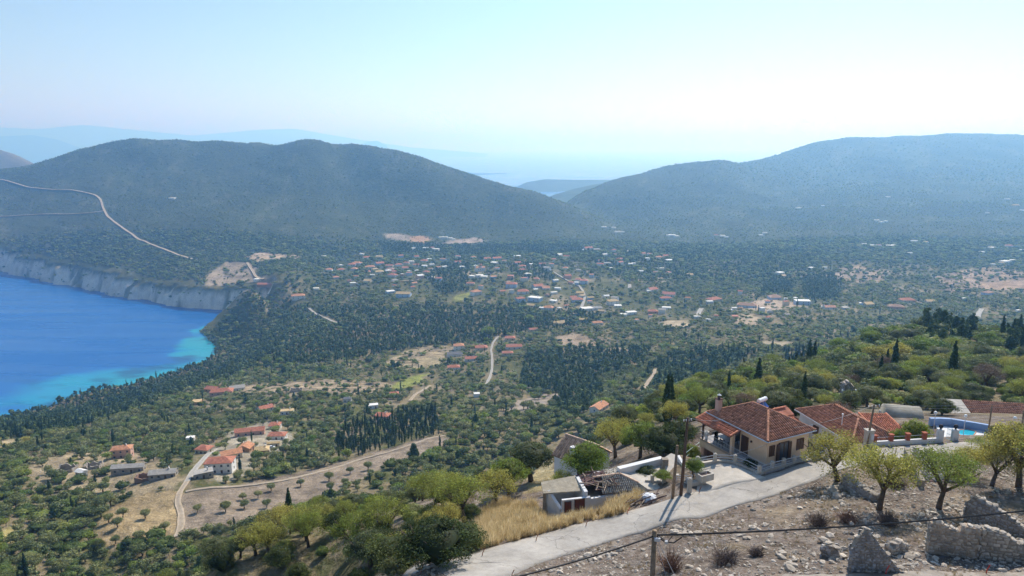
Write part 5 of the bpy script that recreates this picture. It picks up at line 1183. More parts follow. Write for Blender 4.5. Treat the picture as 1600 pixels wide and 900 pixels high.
# steps with steel rail going down beside the forecourt
sp = at_z(1092,752,HZ-.1); stp = thing('garden_steps', sp, .5, 'concrete steps with steel rail going down left of the forecourt', 'steps')
for i in range(6): bxp('step', M_CONCL, stp, -.9,.9,i*.38,i*.38+.42,-1.6,-.02-i*.2)
bm = bmesh.new()
for s_ in (-.95,.95):
    for z_ in (.4,.65,.9): tube(bm, [(s_,0,z_),(s_,2.4,z_-1.1)], .03, 5)
    for i in range(4): tube(bm, [(s_,i*.75,-.9),(s_,i*.75,.9-i*.34)], .03, 5)
part('handrail', bm, M_IRON, stp)
pl = thing('planter', at_z(1101,748,HZ), .45, 'pale concrete planter box at the forecourt corner', 'planter'); bm = bmesh.new()
for b_ in ((-.8,.8,-.45,-.3,-.1,.6),(-.8,.8,.3,.45,-.1,.6),(-.8,-.65,-.3,.3,-.1,.6),(.65,.8,-.3,.3,-.1,.6)): box_bm(bm, *b_)
part('box', bm, M_CONCL, pl); bxp('soil', M_DARKIN, pl, -.65,.65,-.3,.3,0,.45)

# ------------------------------------------------------------------ neighbour houses on the right
h2 = thing('tiled_house', (39.25, 74.7, CZ-36.5), R(12), 'long low house with dark red hipped tile roof right of the peach house', 'house')
bm = bmesh.new(); box_bm(bm, .4,6.0,.4,10.4,-1,2.86); part('wall', bm, M_WHITE, h2); ro2, _, _ = hip_roof(h2, 6.4, 10.8, 3.0, 1.6, M_TILE, M_SLAB, 21)
bm = bmesh.new(); tube(bm, [(-.06,-.1,2.93),(-.06,10.9,2.93)], .09); part('gutter', bm, M_WHITE, ro2)
opening(h2, 'window', 2.0,.39,1,.9,1.2,0); opening(h2, 'door', 3.9,.39,.03,.95,2.1,0); opening(h2, 'window', .39,4,1,.9,1.2,-math.pi/2); opening(h2, 'window', .39,7,1,.9,1.2,-math.pi/2)
bm = bmesh.new(); tube(bm, [(1.3,3.6,3.4),(1.3,3.6,4.9)], .05, 6); tube(bm, [(1.3,3.6,4.9),(1.3,3.6,5.1)], .11, 6); part('vent_pipe', bm, M_GLOBE, ro2)
h2b = thing('lean_to', (34.1, 81.9, CZ-36.6), R(12), 'small lean-to with flat orange tile roof between the two big roofs', 'shed')
bxp('wall', M_WHITE, h2b, .2,2.9,.2,3.2,-1,1.9); bm = bmesh.new(); prism(bm, [(0,0),(3.1,0),(3.1,3.4),(0,3.4)], [1.9,1.9,2.4,2.4], [2.0,2.0,2.5,2.5]); r_ = part('roof', bm, M_SLAB, h2b)
tile_plane([(0,0,2.0),(3.1,0,2.0),(3.1,3.4,2.5),(0,3.4,2.5)], 'roof_tiles', r_, M_TILEL, seed=31)
h3 = thing('tiled_house', (45.2, 78.2, CZ-37.0), R(-2), 'narrow single-slope house with red tile roof behind the roadside trees', 'house')
bxp('wall', M_WHITE, h3, .3,3.3,.3,7.3,-1.5,1.95)
bm = bmesh.new(); prism(bm, [(0,0),(3.6,0),(3.6,7.6),(0,7.6)], [1.95,1.95,2.65,2.65], [2.07,2.07,2.77,2.77]); r_ = part('roof', bm, M_SLAB, h3)
tile_plane([(0,0,2.08),(3.6,0,2.08),(3.6,7.6,2.78),(0,7.6,2.78)], 'roof_tiles', r_, M_TILEL, seed=33)
ridge_tiles([((3.55,0,2.12),(3.55,7.6,2.82)),((.05,0,2.12),(.05,7.6,2.82))], 'ridge_tiles', r_, M_TILEL); opening(h3, 'window', 1.6,.29,.6,.9,1.1,0)
# white roadside wall with brick posts, gate
WL = [at_z(1361,697,HZ), at_z(1415,694,HZ), at_z(1468,691,HZ)]; O = WL[0]; ww = thing('garden_wall', O, 0, 'low white garden wall with brick-red posts in front of the gabled house', 'wall')
bm = bmesh.new()
for a, b_ in zip(WL, WL[1:]):
    a, b_ = a-O, b_-O; d = (b_-a).normalized(); n_ = Vector((-d.y, d.x, 0))*.12; prism(bm, [(a-n_)[:2], (b_-n_)[:2], (b_+n_)[:2], (a+n_)[:2]], -.6, .55)
part('wall_body', bm, M_WHITE, ww)
M_BRICK = mat('brick_red_post', (.33,.10,.06), .85, .2, nscale=9, namt=.3)
for px in (1365,1391,1417,1443):
    q = at_z(px, 697-(px-1361)*.055, HZ)-O; bm = bmesh.new(); box_bm(bm, -.2,.2,-.2,.2,.5,1.25); box_bm(bm, -.26,.26,-.26,.26,1.25,1.32); part('post', bm, M_BRICK, ww, loc=(q.x, q.y, 0))
bm = bmesh.new(); tube(bm, [WL[0]-O+Vector((0,0,1.0)), WL[1]-O+Vector((0,0,1.0)), WL[2]-O+Vector((0,0,1.0))], .025, 5); part('rail', bm, M_IRON, ww)
gt = thing('gate', at_z(1479,690,HZ), 0, 'pale blue metal gate standing open between two white pillars', 'gate')
for s_ in (-.85, .85):
    p_ = bxp('pillar', M_WHITE, gt, s_-.28,s_+.28,-.28,.28,-.3,1.5); bm = bmesh.new(); tube(bm, [(s_,0,1.5),(s_,0,1.7)], .1, 6); bmesh.ops.create_uvsphere(bm, u_segments=8, v_segments=6, radius=.24, matrix=Matrix.Translation((s_,0,1.85))); part('lantern', bm, M_BLACK, p_)
for s_, an in ((-.55,1.2),(.55,2.0)):
    bm = bmesh.new()
    for z_ in (.15,.75,1.35): tube(bm, [(0,0,z_),(.62,0,z_)], .03, 4)
    for i in range(6): tube(bm, [(.02+i*.12,0,.15),(.02+i*.12,0,1.4)], .018, 4)
    bm2 = bm; o = part('gate_leaf', bm2, mat('pale_blue_metal', (.35,.58,.66), .5, .4), gt, loc=(s_,0,0)); o.rotation_euler = (0,0,an)
mp_ = thing('meter_pillar', at_z(1356,697,HZ), .1, 'grey concrete electricity meter pillar with cabinet beside the white wall', 'meter pillar'); bxp('pillar', M_CONCL, mp_, -.42,.42,-.3,.3,-.3,1.9); bxp('cabinet', M_IRON, mp_, .05,.38,-.38,-.302,.9,1.5); bxp('cap', M_CONC, mp_, -.5,.5,-.38,.38,1.9,2.0)
# pool terrace
PZ = CZ-34.3
pd = thing('pool_terrace', (0,0,0), 0, 'white pool deck with turquoise pool below the curved blue wall', 'swimming pool')
dk = [at_z(px, py, PZ) for px, py in ((1462,664),(1500,669),(1540,673),(1548,684),(1500,687),(1470,684))]; pw = [at_z(px, py, PZ) for px, py in ((1497,673),(1512,671),(1524,675),(1520,681),(1500,680))]
c0 = sum(pw, Vector())/len(pw); pd.location = c0
bm = bmesh.new(); prism(bm, [(p-c0)[:2] for p in dk], -1.2, -.02); part('deck', bm, M_WHITE, pd)
bm = bmesh.new(); prism(bm, [(p-c0)[:2] for p in pw], -.01, .03); part('water', bm, mat('pool_water', (.03,.42,.55), .08, .6), pd)
bm = bmesh.new(); q = [(p-c0)*1.14 for p in pw]
for i in range(5):
    a, b_, c_, d_ = q[i], q[(i+1) % 5], (pw[(i+1) % 5]-c0)*1.01, (pw[i]-c0)*1.01; prism(bm, [a[:2], b_[:2], c_[:2], d_[:2]], -.015, .06)
part('coping', bm, M_TILEL if False else mat('terracotta_coping', (.50,.24,.15), .8), pd)
bw = [at_z(px, py, PZ) for px, py in ((1452,663),(1468,663),(1485,664),(1503,667),(1522,670),(1544,674))]; O = bw[0]; bt = thing('retaining_wall', O, 0, 'curved blue painted retaining wall behind the pool', 'wall'); bm = bmesh.new()
for a, b_ in zip(bw, bw[1:]):
    a, b_ = a-O, b_-O; d = (b_-a).normalized(); n_ = Vector((-d.y, d.x, 0))*.2; prism(bm, [(a-n_)[:2], (b_-n_)[:2], (b_+n_)[:2], (a+n_)[:2]], -1, .85)
part('wall_body', bm, M_BLUEW, bt)
def globe(px, py, zb, h, lab):
    p = at_z(px, py, zb+h); g = thing('garden_lamp', (p.x, p.y, zb), 0, lab, 'lamp', 'white globe lamps round the pool'); bm = bmesh.new(); tube(bm, [(0,0,-.3),(0,0,h-.15)], .04, 6); part('pole', bm, M_IRON, g)
    bm = bmesh.new(); bmesh.ops.create_uvsphere(bm, u_segments=12, v_segments=8, radius=.2, matrix=Matrix.Translation((0,0,h))); part('globe', bm, M_GLOBE, g, True)
globe(1462,645,PZ,2.4,'white globe lamp at the left end of the blue wall'); globe(1509,650,PZ,2.4,'white globe lamp behind the middle of the pool'); globe(1586,653,PZ,2.4,'white globe lamp right of the pool above the bushes'); globe(1554,690,PZ,1.4,'low white globe lamp in front of the pool by the almond trees')
# vault, long roof, tower, ring wall
va = at(1408,655,93); vt = thing('concrete_vault', (va.x, va.y, float(H(va.x, va.y))+.1), -.25, 'bare grey concrete vault roof like half a barrel beyond the red roofs', 'cistern'); bm = bmesh.new(); n_ = 12; L_, W_ = 4.6, 2.1
rs = [[bm.verts.new((x_, -W_*math.cos(math.pi*k/n_), 1.7*math.sin(math.pi*k/n_)-.2)) for k in range(n_+1)] for x_ in (-L_/2, -L_/6, L_/6, L_/2)]
for a, b_ in zip(rs, rs[1:]):
    for k in range(n_): bm.faces.new((a[k], a[k+1], b_[k+1], b_[k]))
bm.faces.new(rs[0]); bm.faces.new(rs[-1][::-1]); part('shell', bm, mat('old_grey_concrete', (.34,.32,.27), .95, .1, nscale=.9, namt=.2, bump=.03), vt, True)
bxp('base', M_CONC, vt, -2.4,2.4,-2.2,2.2,-3,-.1)
lr = thing('tiled_house', tuple(at(1490,668,98)), -.18, 'long low building with brown tile roof behind the pool', 'house'); bxp('wall', M_CONC, lr, .2,16,.3,5.5,-3,.9)
bm = bmesh.new(); prism(bm, [(0,0),(16.3,0),(16.3,5.8),(0,5.8)], [.9,.9,2.3,2.3], [1.0,1.0,2.4,2.4]); r_ = part('roof', bm, M_SLAB, lr); tile_plane([(3.2,0,1.02),(16.3,0,1.02),(16.3,5.8,2.42),(3.2,5.8,2.42)], 'roof_tiles', r_, M_TILE, tw=.3, tl=.5, seed=41)
bm = bmesh.new(); prism(bm, [(0,0),(3.1,0),(3.1,5.8),(0,5.8)], [1.02,1.02,2.42,2.42], [1.1,1.1,2.5,2.5]); part('slab_patch', bm, M_CONC, r_)
def stones_on(name, parent, faces, m, size=.3, seed=0, depth=.07, prob=1.0):
    """irregular stones laid in courses on wall faces; faces: (origin, u, v, polygon in uv, normal)"""
    r = np.random.default_rng(seed); V, Fq, T = [], [], []
    for o, u, v, poly, nm in faces:
        o, u, v, nm = map(np.array, (o, u, v, nm)); xs = [p[0] for p in poly]; ys = [p[1] for p in poly]; y = min(ys)
        while y < max(ys):
            hgt = size*r.uniform(.4, 1.0); x = min(xs)-r.uniform(0, size)
            while x < max(xs):
                w_ = size*r.uniform(.6, 1.5); cx, cyy = x+w_/2, y+hgt/2
                if inpoly(np.array([cx]), np.array([cyy]), poly)[0] and r.random() < prob:
                    k = len(V); g = .02; jj = lambda: r.uniform(-.075, .075); dd = depth*r.uniform(.3, 1.3)
                    q = [(x+g+jj(), y+g+jj()), (x+w_-g+jj(), y+g+jj()), (x+w_-g+jj(), y+hgt-g+jj()), (x+g+jj(), y+hgt-g+jj())]; mm = .82
                    for a, b_ in q: V.append(o+u*a+v*b_-nm*.05)
                    for a, b_ in q: V.append(o+u*(cx+(a-cx)*mm)+v*(cyy+(b_-cyy)*mm)+nm*dd*r.uniform(.7, 1.2))
                    for f in ((4,5,6,7),(0,1,5,4),(1,2,6,5),(2,3,7,6),(3,0,4,7)): Fq.append([k+i for i in f])
                    T += [r.uniform(.62, 1.3)]*8
                x += w_
            y += hgt
    if not V: return
    o = link(name, toned(name, np.array(V), np.array(Fq), T, m), parent=parent); o['kind'] = 'stuff'; return o
STONE_ME = []
for s_ in range(6):
    r_ = random.Random(s_); bm = bmesh.new(); bmesh.ops.create_icosphere(bm, subdivisions=1, radius=.5)
    for v_ in bm.verts: v_.co = Vector((v_.co.x*r_.uniform(.75,1.3), v_.co.y*r_.uniform(.6,1.1), v_.co.z*r_.uniform(.45,.85)))
    me = bm_mesh(bm, 'stone', M_STONE); a = me.attributes.new('leaf_tone', 'FLOAT', 'POINT'); a.data.foreach_set('value', np.full(len(me.vertices), (.75,.9,1.0,1.15,1.3,.85)[s_], np.float32)); STONE_ME.append(me)
def stone_wall(name, label, P0, P1, tops, zb, th=.5, m=M_STONE, core_m=M_MORTAR, seed=0, size=.32, caps=True, cat='wall'):
    """free-standing ruined wall from P0 to P1 (world xy); tops: (fraction, top z) profile; zb base z"""
    P0, P1 = Vector(P0[:2]), Vector(P1[:2]); d = P1-P0; L = d.length; u = d.normalized(); n_ = Vector((-u.y, u.x))*th/2
    e = thing(name, (P0.x, P0.y, zb), 0, label, cat); bm = bmesh.new(); q0, q1 = Vector((0,0)), u*L
    prof = sorted(tops); r = random.Random(seed); pts = []; k = max(4, int(L/.45))
    for i in range(k+1):
        f = i/k; z = np.interp(f, [a for a, _ in prof], [b_ for _, b_ in prof])-zb + r.uniform(-.12,.12); pts.append((f*L, max(z, .1)))
    for s_ in (-1, 1): pass
    A = [bm.verts.new((u*x_-n_).to_3d()+Vector((0,0,z))) for x_, z in pts]; B = [bm.verts.new((u*x_+n_).to_3d()+Vector((0,0,z))) for x_, z in pts]
    A0 = [bm.verts.new((u*x_-n_).to_3d()+Vector((0,0,-.8))) for x_, z in pts]; B0 = [bm.verts.new((u*x_+n_).to_3d()+Vector((0,0,-.8))) for x_, z in pts]
    for i in range(k):
        bm.faces.new((A0[i], A0[i+1], A[i+1], A[i])); bm.faces.new((B0[i+1], B0[i], B[i], B[i+1])); bm.faces.new((A[i], A[i+1], B[i+1], B[i]))
    bm.faces.new((A0[0], A[0], B[0], B0[0])); bm.faces.new((A0[-1], B0[-1], B[-1], A[-1])); part('core', bm, core_m, e)
    poly = [(0,-.4)]+[(L,-.4)]+[(x_, z-.02) for x_, z in pts[::-1]]; u3 = (u.x,u.y,0)
    stones_on('facing_stones', e, [((-n_.x,-n_.y,0), u3, (0,0,1), poly, (-n_.x*2/th,-n_.y*2/th,0)), ((n_.x,n_.y,0), u3, (0,0,1), poly, (n_.x*2/th,n_.y*2/th,0)),
              ((-n_.x,-n_.y,0), (n_.x*2/th,n_.y*2/th,0), (0,0,1), [(0,-.4),(th,-.4),(th,pts[0][1]),(0,pts[0][1])], (-u.x,-u.y,0)), ((-n_.x+u.x*L,-n_.y+u.y*L,0), (n_.x*2/th,n_.y*2/th,0), (0,0,1), [(0,-.4),(th,-.4),(th,pts[-1][1]),(0,pts[-1][1])], (u.x,u.y,0))], m, size, seed)
    if caps:
        x_ = .1
        while x_ < L-.1:
            w_ = r.uniform(.32,.62); z = np.interp(x_+w_/2, [a for a, _ in pts], [b_ for _, b_ in pts]); o = link('stone', STONE_ME[r.randrange(6)], parent=e)
            c_ = u*(x_+w_/2); o.location = (c_.x, c_.y, z+.04); o.scale = (w_*1.15, th*1.1, .34); o.rotation_euler = (r.uniform(-.15,.15), r.uniform(-.3,.3), math.atan2(u.y, u.x)+r.uniform(-.2,.2)); x_ += w_*.9
    return e
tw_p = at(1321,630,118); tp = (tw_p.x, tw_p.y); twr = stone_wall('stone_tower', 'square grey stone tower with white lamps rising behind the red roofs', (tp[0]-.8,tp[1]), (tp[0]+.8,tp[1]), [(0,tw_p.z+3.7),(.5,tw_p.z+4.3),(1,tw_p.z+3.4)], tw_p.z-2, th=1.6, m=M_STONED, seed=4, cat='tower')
for x_, y_, z_ in ((-.35,-.9,4.6),(2.0,-.9,4.7),(-.4,-.9,3.2),(2.0,-.9,3.3)): bxp('lamp', M_GLOBE, twr, x_-.16,x_+.16,y_-.16,y_+.16,z_,z_+.25)
kp = hits(1408,538,200); kz = float(H(*kp)); rw = thing('ring_wall', (kp[0], kp[1], kz), 0, 'curved low stone wall round dry grass near the knoll top', 'wall'); bm = bmesh.new(); n_ = 14
for i in range(n_):
    a0, a1 = math.pi*(.75+i*.07), math.pi*(.75+(i+1)*.07); prism(bm, [(math.cos(a)*r_, math.sin(a)*r_*.8) for a, r_ in ((a0,5),(a1,5),(a1,5.6),(a0,5.6))], -2, 1.3)
part('wall_body', bm, mat('pale_stone_wall', (.42,.40,.38), .9, .1, nscale=2, namt=.3), rw)

# ------------------------------------------------------------------ poles and wires
def pole(name, pb, pt, r, m, label, arms=(), cat='utility pole', group=None):
    pb, pt = Vector(pb), Vector(pt); e = thing(name, pb, 0, label, cat, group); bm = bmesh.new(); d = pt-pb; tube(bm, [-d*.05, d*.5, d], [r*1.1, r, r*.8], 10); part('shaft', bm, m, e, True)
    for f, L_, an in arms:
        bm = bmesh.new(); c_ = d*f; v_ = Vector((math.cos(an), math.sin(an), 0))*L_/2; tube(bm, [c_-v_, c_+v_], .05, 5); ar = part('crossarm', bm, m, e)
        for s_ in (-.9,-.3,.3,.9):
            bm = bmesh.new(); q = c_+v_*s_; tube(bm, [q, q+Vector((0,0,.2))], .05, 6); part('insulator', bm, M_GLOBE, ar)
    return e
zb_ = HZ+.0
b1 = at_z(1064,771,HZ); t1_ = b1+Vector((.35,.3,7.7)); pole('utility_pole', b1, t1_, .15, M_POLED, 'tall dark wooden pole at the roadside, right of the pair', [(.955,.9,.3)])
b2 = at_z(1051,776,HZ); t2_ = b2+Vector((.25,.2,5.2)); pole('utility_pole', b2, t2_, .14, M_POLE, 'shorter pale brown wooden pole at the roadside, left of the pair')
pt = at(1023,829,30); pb = Vector((pt.x-.0, pt.y-.0, CZ-27)); npole = pole('utility_pole', pb, pt, .15, M_POLE, 'near weathered pole top carrying the thick black cable')
b3 = at_z(1354,699,HZ); t3_ = b3+Vector((.55,.4,4.9)); pole('utility_pole', b3, t3_, .12, M_POLE, 'grey pole with crossarm beside the meter pillar', [(.95,1.5,.2)])
b4 = at_z(1545,668,CZ-33.5); t4_ = b4+Vector((0,0,2.9)); pole('utility_pole', b4, t4_, .09, M_POLE, 'thin pole with a white lamp at the right end of the blue wall'); 
b5 = at(1594,690,80); t5_ = at(1600,641,80.3); pole('utility_pole', b5, t5_, .12, M_POLE, 'thin pole at the right edge beyond the almond trees')
def wire(name, a, b_, sag, r, m, label, ex=None, n=24, cat='cable'):
    a, b_ = Vector(a), Vector(b_); bm = bmesh.new(); pts = [a.lerp(b_, i/n)-Vector((0,0,sag*4*(i/n)*(1-i/n))) for i in range(n+1)]; tube(bm, [p-a for p in pts], r, 5); o = part(name, bm, m); o.location = a; return tag(o, label, cat)
ct = at(1026,836,30)
wire('cable', ct, at(1780,776,33), .38, .045, M_CABLE, 'thick black overhead cable running right from the near pole across the rubble')
wire('cable', ct, at(690,926,27), .25, .045, M_CABLE, 'thick black overhead cable running down left from the near pole')
cl_ = thing('cable_bracket', ct, 0, 'tangle of cable loops and clamps on the near pole top', 'bracket'); bm = bmesh.new(); tube(bm, [(0,-.1,0),(.35,-.15,-.25),(.8,-.1,-.35),(1.2,0,-.12)], .03, 5); tube(bm, [(0,-.1,.1),(.25,-.15,-.1),(.5,-.12,-.3),(.75,0,-.05)], .02, 5); part('loop', bm, M_CABLE, cl_)
bxp('clamp', M_IRON, cl_, -.14,.14,-.24,-.12,-.2,-.05); bxp('clamp', M_IRON, cl_, .35,.5,-.22,-.1,-.35,-.2)
wire('guy_wire', at(1027,842,30), at(1062,915,27.5), .02, .014, M_WIRE, 'thin steel guy wire slanting down right of the near pole')
wire('guy_wire', at(1024,842,30), at(1046,918,28.5), .02, .012, M_WIRE, 'second thin guy wire close beside the near pole')
wire('wire', t1_, loc_h(-.1,6.2,3.3), .3, .02, M_WIRE, 'thin wire from the tall dark pole to the tiled roof')
wire('wire', t2_+Vector((0,0,-1.5)), loc_h(.2,.2,2.6), .5, .018, M_WIRE, 'thin pale wire crossing in front of the peach house wall')
for i, (dx_, lb) in enumerate(((-.5,'upper thin wire from the crossarm pole toward the right edge'),(.5,'lower thin wire from the crossarm pole toward the right edge'))): wire('wire', t3_+Vector((dx_,0,-.2*i)), at(1660,622+i*7,82), .5, .016, M_WIRE, lb)
wire('wire', t3_, at(1240,668,66), .4, .016, M_WIRE, 'thin wire from the crossarm pole toward the peach house')

# ------------------------------------------------------------------ ruined house below the road
M_OXB = mat('oxblood_shutter', (.16,.05,.04), .7); RX, RY, RA = 3.9, 64.6, R(12); RZ = CZ-35.2
rh = thing('ruined_house', (RX, RY, RZ), RA, 'long whitewashed ruin with caved-in roof and bare beams below the road', 'ruin')
def shell(parent, name, segs, z0, z1, th, m):
    bm = bmesh.new()
    for a, b_, *zz in segs:
        a, b_ = Vector(a), Vector(b_); d = (b_-a).normalized(); n_ = Vector((-d.y, d.x))*th/2; a = a-d*th*.0; zt = zz if zz else [z1, z1]; prism(bm, [a-n_, b_-n_, b_+n_, a+n_], z0, [zt[0], zt[1], zt[1], zt[0]])
    return part(name, bm, m, parent)
shell(rh, 'front_wall', [((1.25,.2),(4.3,.2),-.1,-.1),((4.3,.21),(10.3,.21),-.3,.1)], -3.2, 0, .4, M_WHITE)
shell(rh, 'side_wall', [((1.2,.4),(.3,2.8),-1.2,.25)], -3.2, 0, .35, M_WHITE)
shell(rh, 'end_wall', [((10.3,.4),(10.3,4.9),0,0)], -3.2, 0, .35, M_WHITE)
shell(rh, 'cross_wall', [((3.9,.45),(3.9,4.8),.4,.6)], -3.2, 0, .35, M_WHITE)
shell(rh, 'back_wall', [((.3,4.9),(3.7,4.9),.1,.2),((3.7,4.91),(10.3,4.91),.55,.5)], -3.2, 0, .4, M_WHITE)
shell(rh, 'porch_post', [((-.2,2.6),(-.2,2.85),.2,.2)], -3.2, .2, .3, M_MORTAR)
for x_ in (1.75,): opening(rh, 'window', x_+.1,-.02,-1.5,.6,1.15,0, M_OXB)
opening(rh, 'window', 3.1,-.02,-1.55,.95,1.35,0, M_OXB)
bm = bmesh.new(); prism(bm, [(-.4,2.3),(3.7,1.5),(3.8,5.1),(-.2,5.2)], [.02,.02,.45,.4], [.14,.14,.57,.52]); part('slab_roof', bm, mat('lichen_slab', (.36,.32,.25), .95, .1, nscale=2, namt=.25, bump=.03), rh)
bm = bmesh.new(); prism(bm, [(8.2,2.4),(9.6,5.2),(11,-.15),(10.6,-.2)], [1.0,.45,.0,.0], [1.1,.55,.1,.1]); part('hip_slab', bm, M_CONCL, rh)
bm = bmesh.new(); prism(bm, [(5.6,.1),(10.5,-.1),(8.2,2.4),(6.2,2.3)], [.0,.0,.9,.85], [.08,.08,.98,.93]); r_ = part('tiled_slope', bm, M_DARKIN, rh)
tile_plane([(5.6,.1,.09),(10.5,-.1,.09),(8.2,2.4,.99),(6.2,2.3,.94)], 'roof_tiles', r_, M_TILEG, tw=.21, tl=.36, seed=51, miss=.03)
bm = bmesh.new(); prism(bm, [(3.9,3.2),(8.2,2.45),(9.5,4.9),(4.1,4.9)], [.35,.95,.5,.5], [.42,1.02,.57,.57]); r_ = part('broken_slope', bm, M_DARKIN, rh); tile_plane([(9.5,4.9,.58),(6.6,4.9,.58),(5.6,2.95,.86),(8.2,2.45,1.03)], 'roof_tiles', r_, M_TILEG, tw=.21, tl=.36, seed=52, miss=.2)
bm = bmesh.new(); prism(bm, [(4.1,.4),(6.2,.4),(6.2,4.7),(4.1,4.7)], -1.9, -.75); part('rubble_floor', bm, M_MORTAR, rh)
M_PANEL = mat('brown_roof_boards', (.17,.11,.105), .9, .1, nscale=3, namt=.4)
for x0_, y0_, a_, w_, l_, z_ in ((4.2,2.2,.1,1.3,2.3,.3),(5.1,1.3,-.2,1.2,2.6,.1),(5.9,2.6,.25,1.1,1.9,.55),(4.6,3.6,-.1,1.9,1.1,.45),(6.4,3.7,.05,1.6,.9,.6)):
    bm = bmesh.new(); box_bm(bm, 0, w_, 0, l_*.6, -.04, .04); o = part('roof_board', bm, M_PANEL, rh); bmesh_m = Matrix.Translation((x0_, y0_, z_))@Matrix.Rotation(a_, 4, 'Z')@Matrix.Rotation(a_*1.5+.1, 4, 'X'); o.data.transform(bmesh_m)
rb_ = random.Random(5)
for i in range(34):
    x0_, y0_ = rb_.uniform(4.0,7.4), rb_.uniform(.6,4.8); a_ = rb_.choice((0,.15,1.4,1.7,2.6))+rb_.uniform(-.3,.3); L_ = rb_.uniform(1.1,3.4); zc_ = rb_.uniform(.45,1.0); tl_ = rb_.uniform(-.5,.4)
    p0 = Vector((x0_-math.cos(a_)*L_/2, y0_-math.sin(a_)*L_/2, zc_-tl_*L_*.2)); p1 = Vector((x0_+math.cos(a_)*L_/2, y0_+math.sin(a_)*L_/2, zc_+tl_*L_*.2))
    if p0.x < 3.6 or p1.x < 3.6: p0.x = max(p0.x, 3.7); p1.x = max(p1.x, 3.7)
    bm = bmesh.new(); tube(bm, [p0, (p0+p1)/2+Vector((0,0,rb_.uniform(-.06,.06))), p1], rb_.uniform(.04,.075), 5); part('beam', bm, M_DEADW if i % 3 else M_DARKIN, rh)
ridge_tiles([((8.2,2.42,1.05),(10.9,-.15,.12)),((5.2,2.7,.95),(8.2,2.42,1.05))], 'ridge_tiles', rh, M_TILEO)
for o in rh.children_recursive:
    if o.type == 'MESH' and o.location.length < 1e-6 and o.name.split('.')[0] not in ('frame', 'window'):
        for v_ in o.data.vertices: v_.co.y *= min(1.0, .60+.033*max(v_.co.x, 0))
# white gabled house behind it
M_LIMEW = mat('limewash', (.80,.83,.88), .85, .2, nscale=1.2, namt=.08); wx, wy = 8.7, 79.95; wh = thing('gabled_house', (wx, wy, CZ-37.2), R(-42), 'tall narrow whitewashed house with old brown tile gable roof behind the ruin', 'house')
bm = bmesh.new(); wall_bm(bm, 4.8, 5.0, 0, 'gable', 1.55); part('wall', bm, M_LIMEW, wh); bxp('lower_wall', M_LIMEW, wh, -2.38,2.38,-2.48,2.48,-5,-2.4)
bm = bmesh.new(); roof_bm(bm, 4.8, 5.0, -.02, 1.75, 'gable', .25, .1); r_ = part('roof', bm, M_SLAB, wh)
tile_plane([(-2.6,-2.75,0),(2.6,-2.75,0),(2.6,0,1.76),(-2.6,0,1.76)], 'roof_tiles', r_, M_TILEO, seed=61); tile_plane([(2.6,2.75,0),(-2.6,2.75,0),(-2.6,0,1.76),(2.6,0,1.76)], 'roof_tiles', r_, M_TILEO, seed=62); ridge_tiles([((-2.6,0,1.78),(2.6,0,1.78))], 'ridge_tiles', r_, M_TILEO)
ch = bxp('chimney', M_WHITE, wh, -.3,.3,-2.2,-1.6,0,1.55); bxp('flue', M_BLACK, ch, -.14,.14,-2.215,-1.9,1.1,1.4)
opening(wh, 'window', 1.6,-2.51,-1.6,.7,1.0,0)
# walled yard right of the ruin
yd = thing('terrace_yard', tuple(at_z(1032,735,CZ-34.6)), 0, 'pale concrete terrace with parapet and small posts right of the ruin', 'terrace'); O = yd.location.copy(); TZ = CZ-34.6
def W(px, py, z=TZ): return at_z(px, py, z)-O
bm = bmesh.new(); prism(bm, [W(*p)[:2] for p in ((975,738),(1040,722),(1066,728),(1070,756),(1050,770),(1012,764))], -3, 0); part('floor', bm, M_CONCL, yd)
bm = bmesh.new(); a, b_ = W(966,741), W(1034,724); d = (b_-a).normalized(); n_ = Vector((-d.y, d.x, 0))*.3; prism(bm, [(a-n_)[:2], (b_-n_)[:2], (b_+n_)[:2], (a+n_)[:2]], -3, .75); part('parapet', bm, M_WHITE, yd)
bm = bmesh.new(); prism(bm, [W(*p)[:2] for p in ((1033,727),(1048,721),(1059,724),(1057,743),(1045,745))], 0, [.7,1.0,.9,.25,.25]); part('sloping_slab', bm, M_CONCL, yd)
bm = bmesh.new(); a, b_ = W(1059,727), W(1071,747); d = (b_-a).normalized(); n_ = Vector((-d.y, d.x, 0))*.15; prism(bm, [(a-n_)[:2], (b_-n_)[:2], (b_+n_)[:2], (a+n_)[:2]], -3, 1.2); part('side_wall', bm, M_WHITE, yd)
for px, py in ((1019,754),(1037,757),(1058,753)): q = W(px, py); bxp('post', M_CONCL, yd, q.x-.17,q.x+.17,q.y-.17,q.y+.17,0,.85)
q0, q1 = W(1008,752), W(1064,757); bm = bmesh.new(); d = (q1-q0).normalized(); n_ = Vector((-d.y, d.x, 0))*.12; prism(bm, [(q0-n_)[:2], (q1-n_)[:2], (q1+n_)[:2], (q0+n_)[:2]], 0, .2); part('kerb', bm, M_CONCL, yd)
q = W(1038,733); bm = bmesh.new(); box_bm(bm, q.x-.35,q.x+.35,q.y-.3,q.y+.3,0,1.25); part('brick_oven', bm, M_MORTAR, yd)
bm = bmesh.new(); pa, pb2 = at_z(1069,722,CZ-34.5), at_z(1094,702,CZ-34.9); tube(bm, [Vector((0,0,0)), Vector((0,0,1.0)), (pb2-pa)+Vector((0,0,1.0)), (pb2-pa)], .04, 6); tube(bm, [Vector((0,0,.5)), (pb2-pa)+Vector((0,0,.5))], .03, 5); o = part('handrail', bm, mat('green_rail', (.28,.40,.36), .5, .4)); o.location = pa; tag(o, 'greenish pipe handrail left of the peach house', 'handrail')
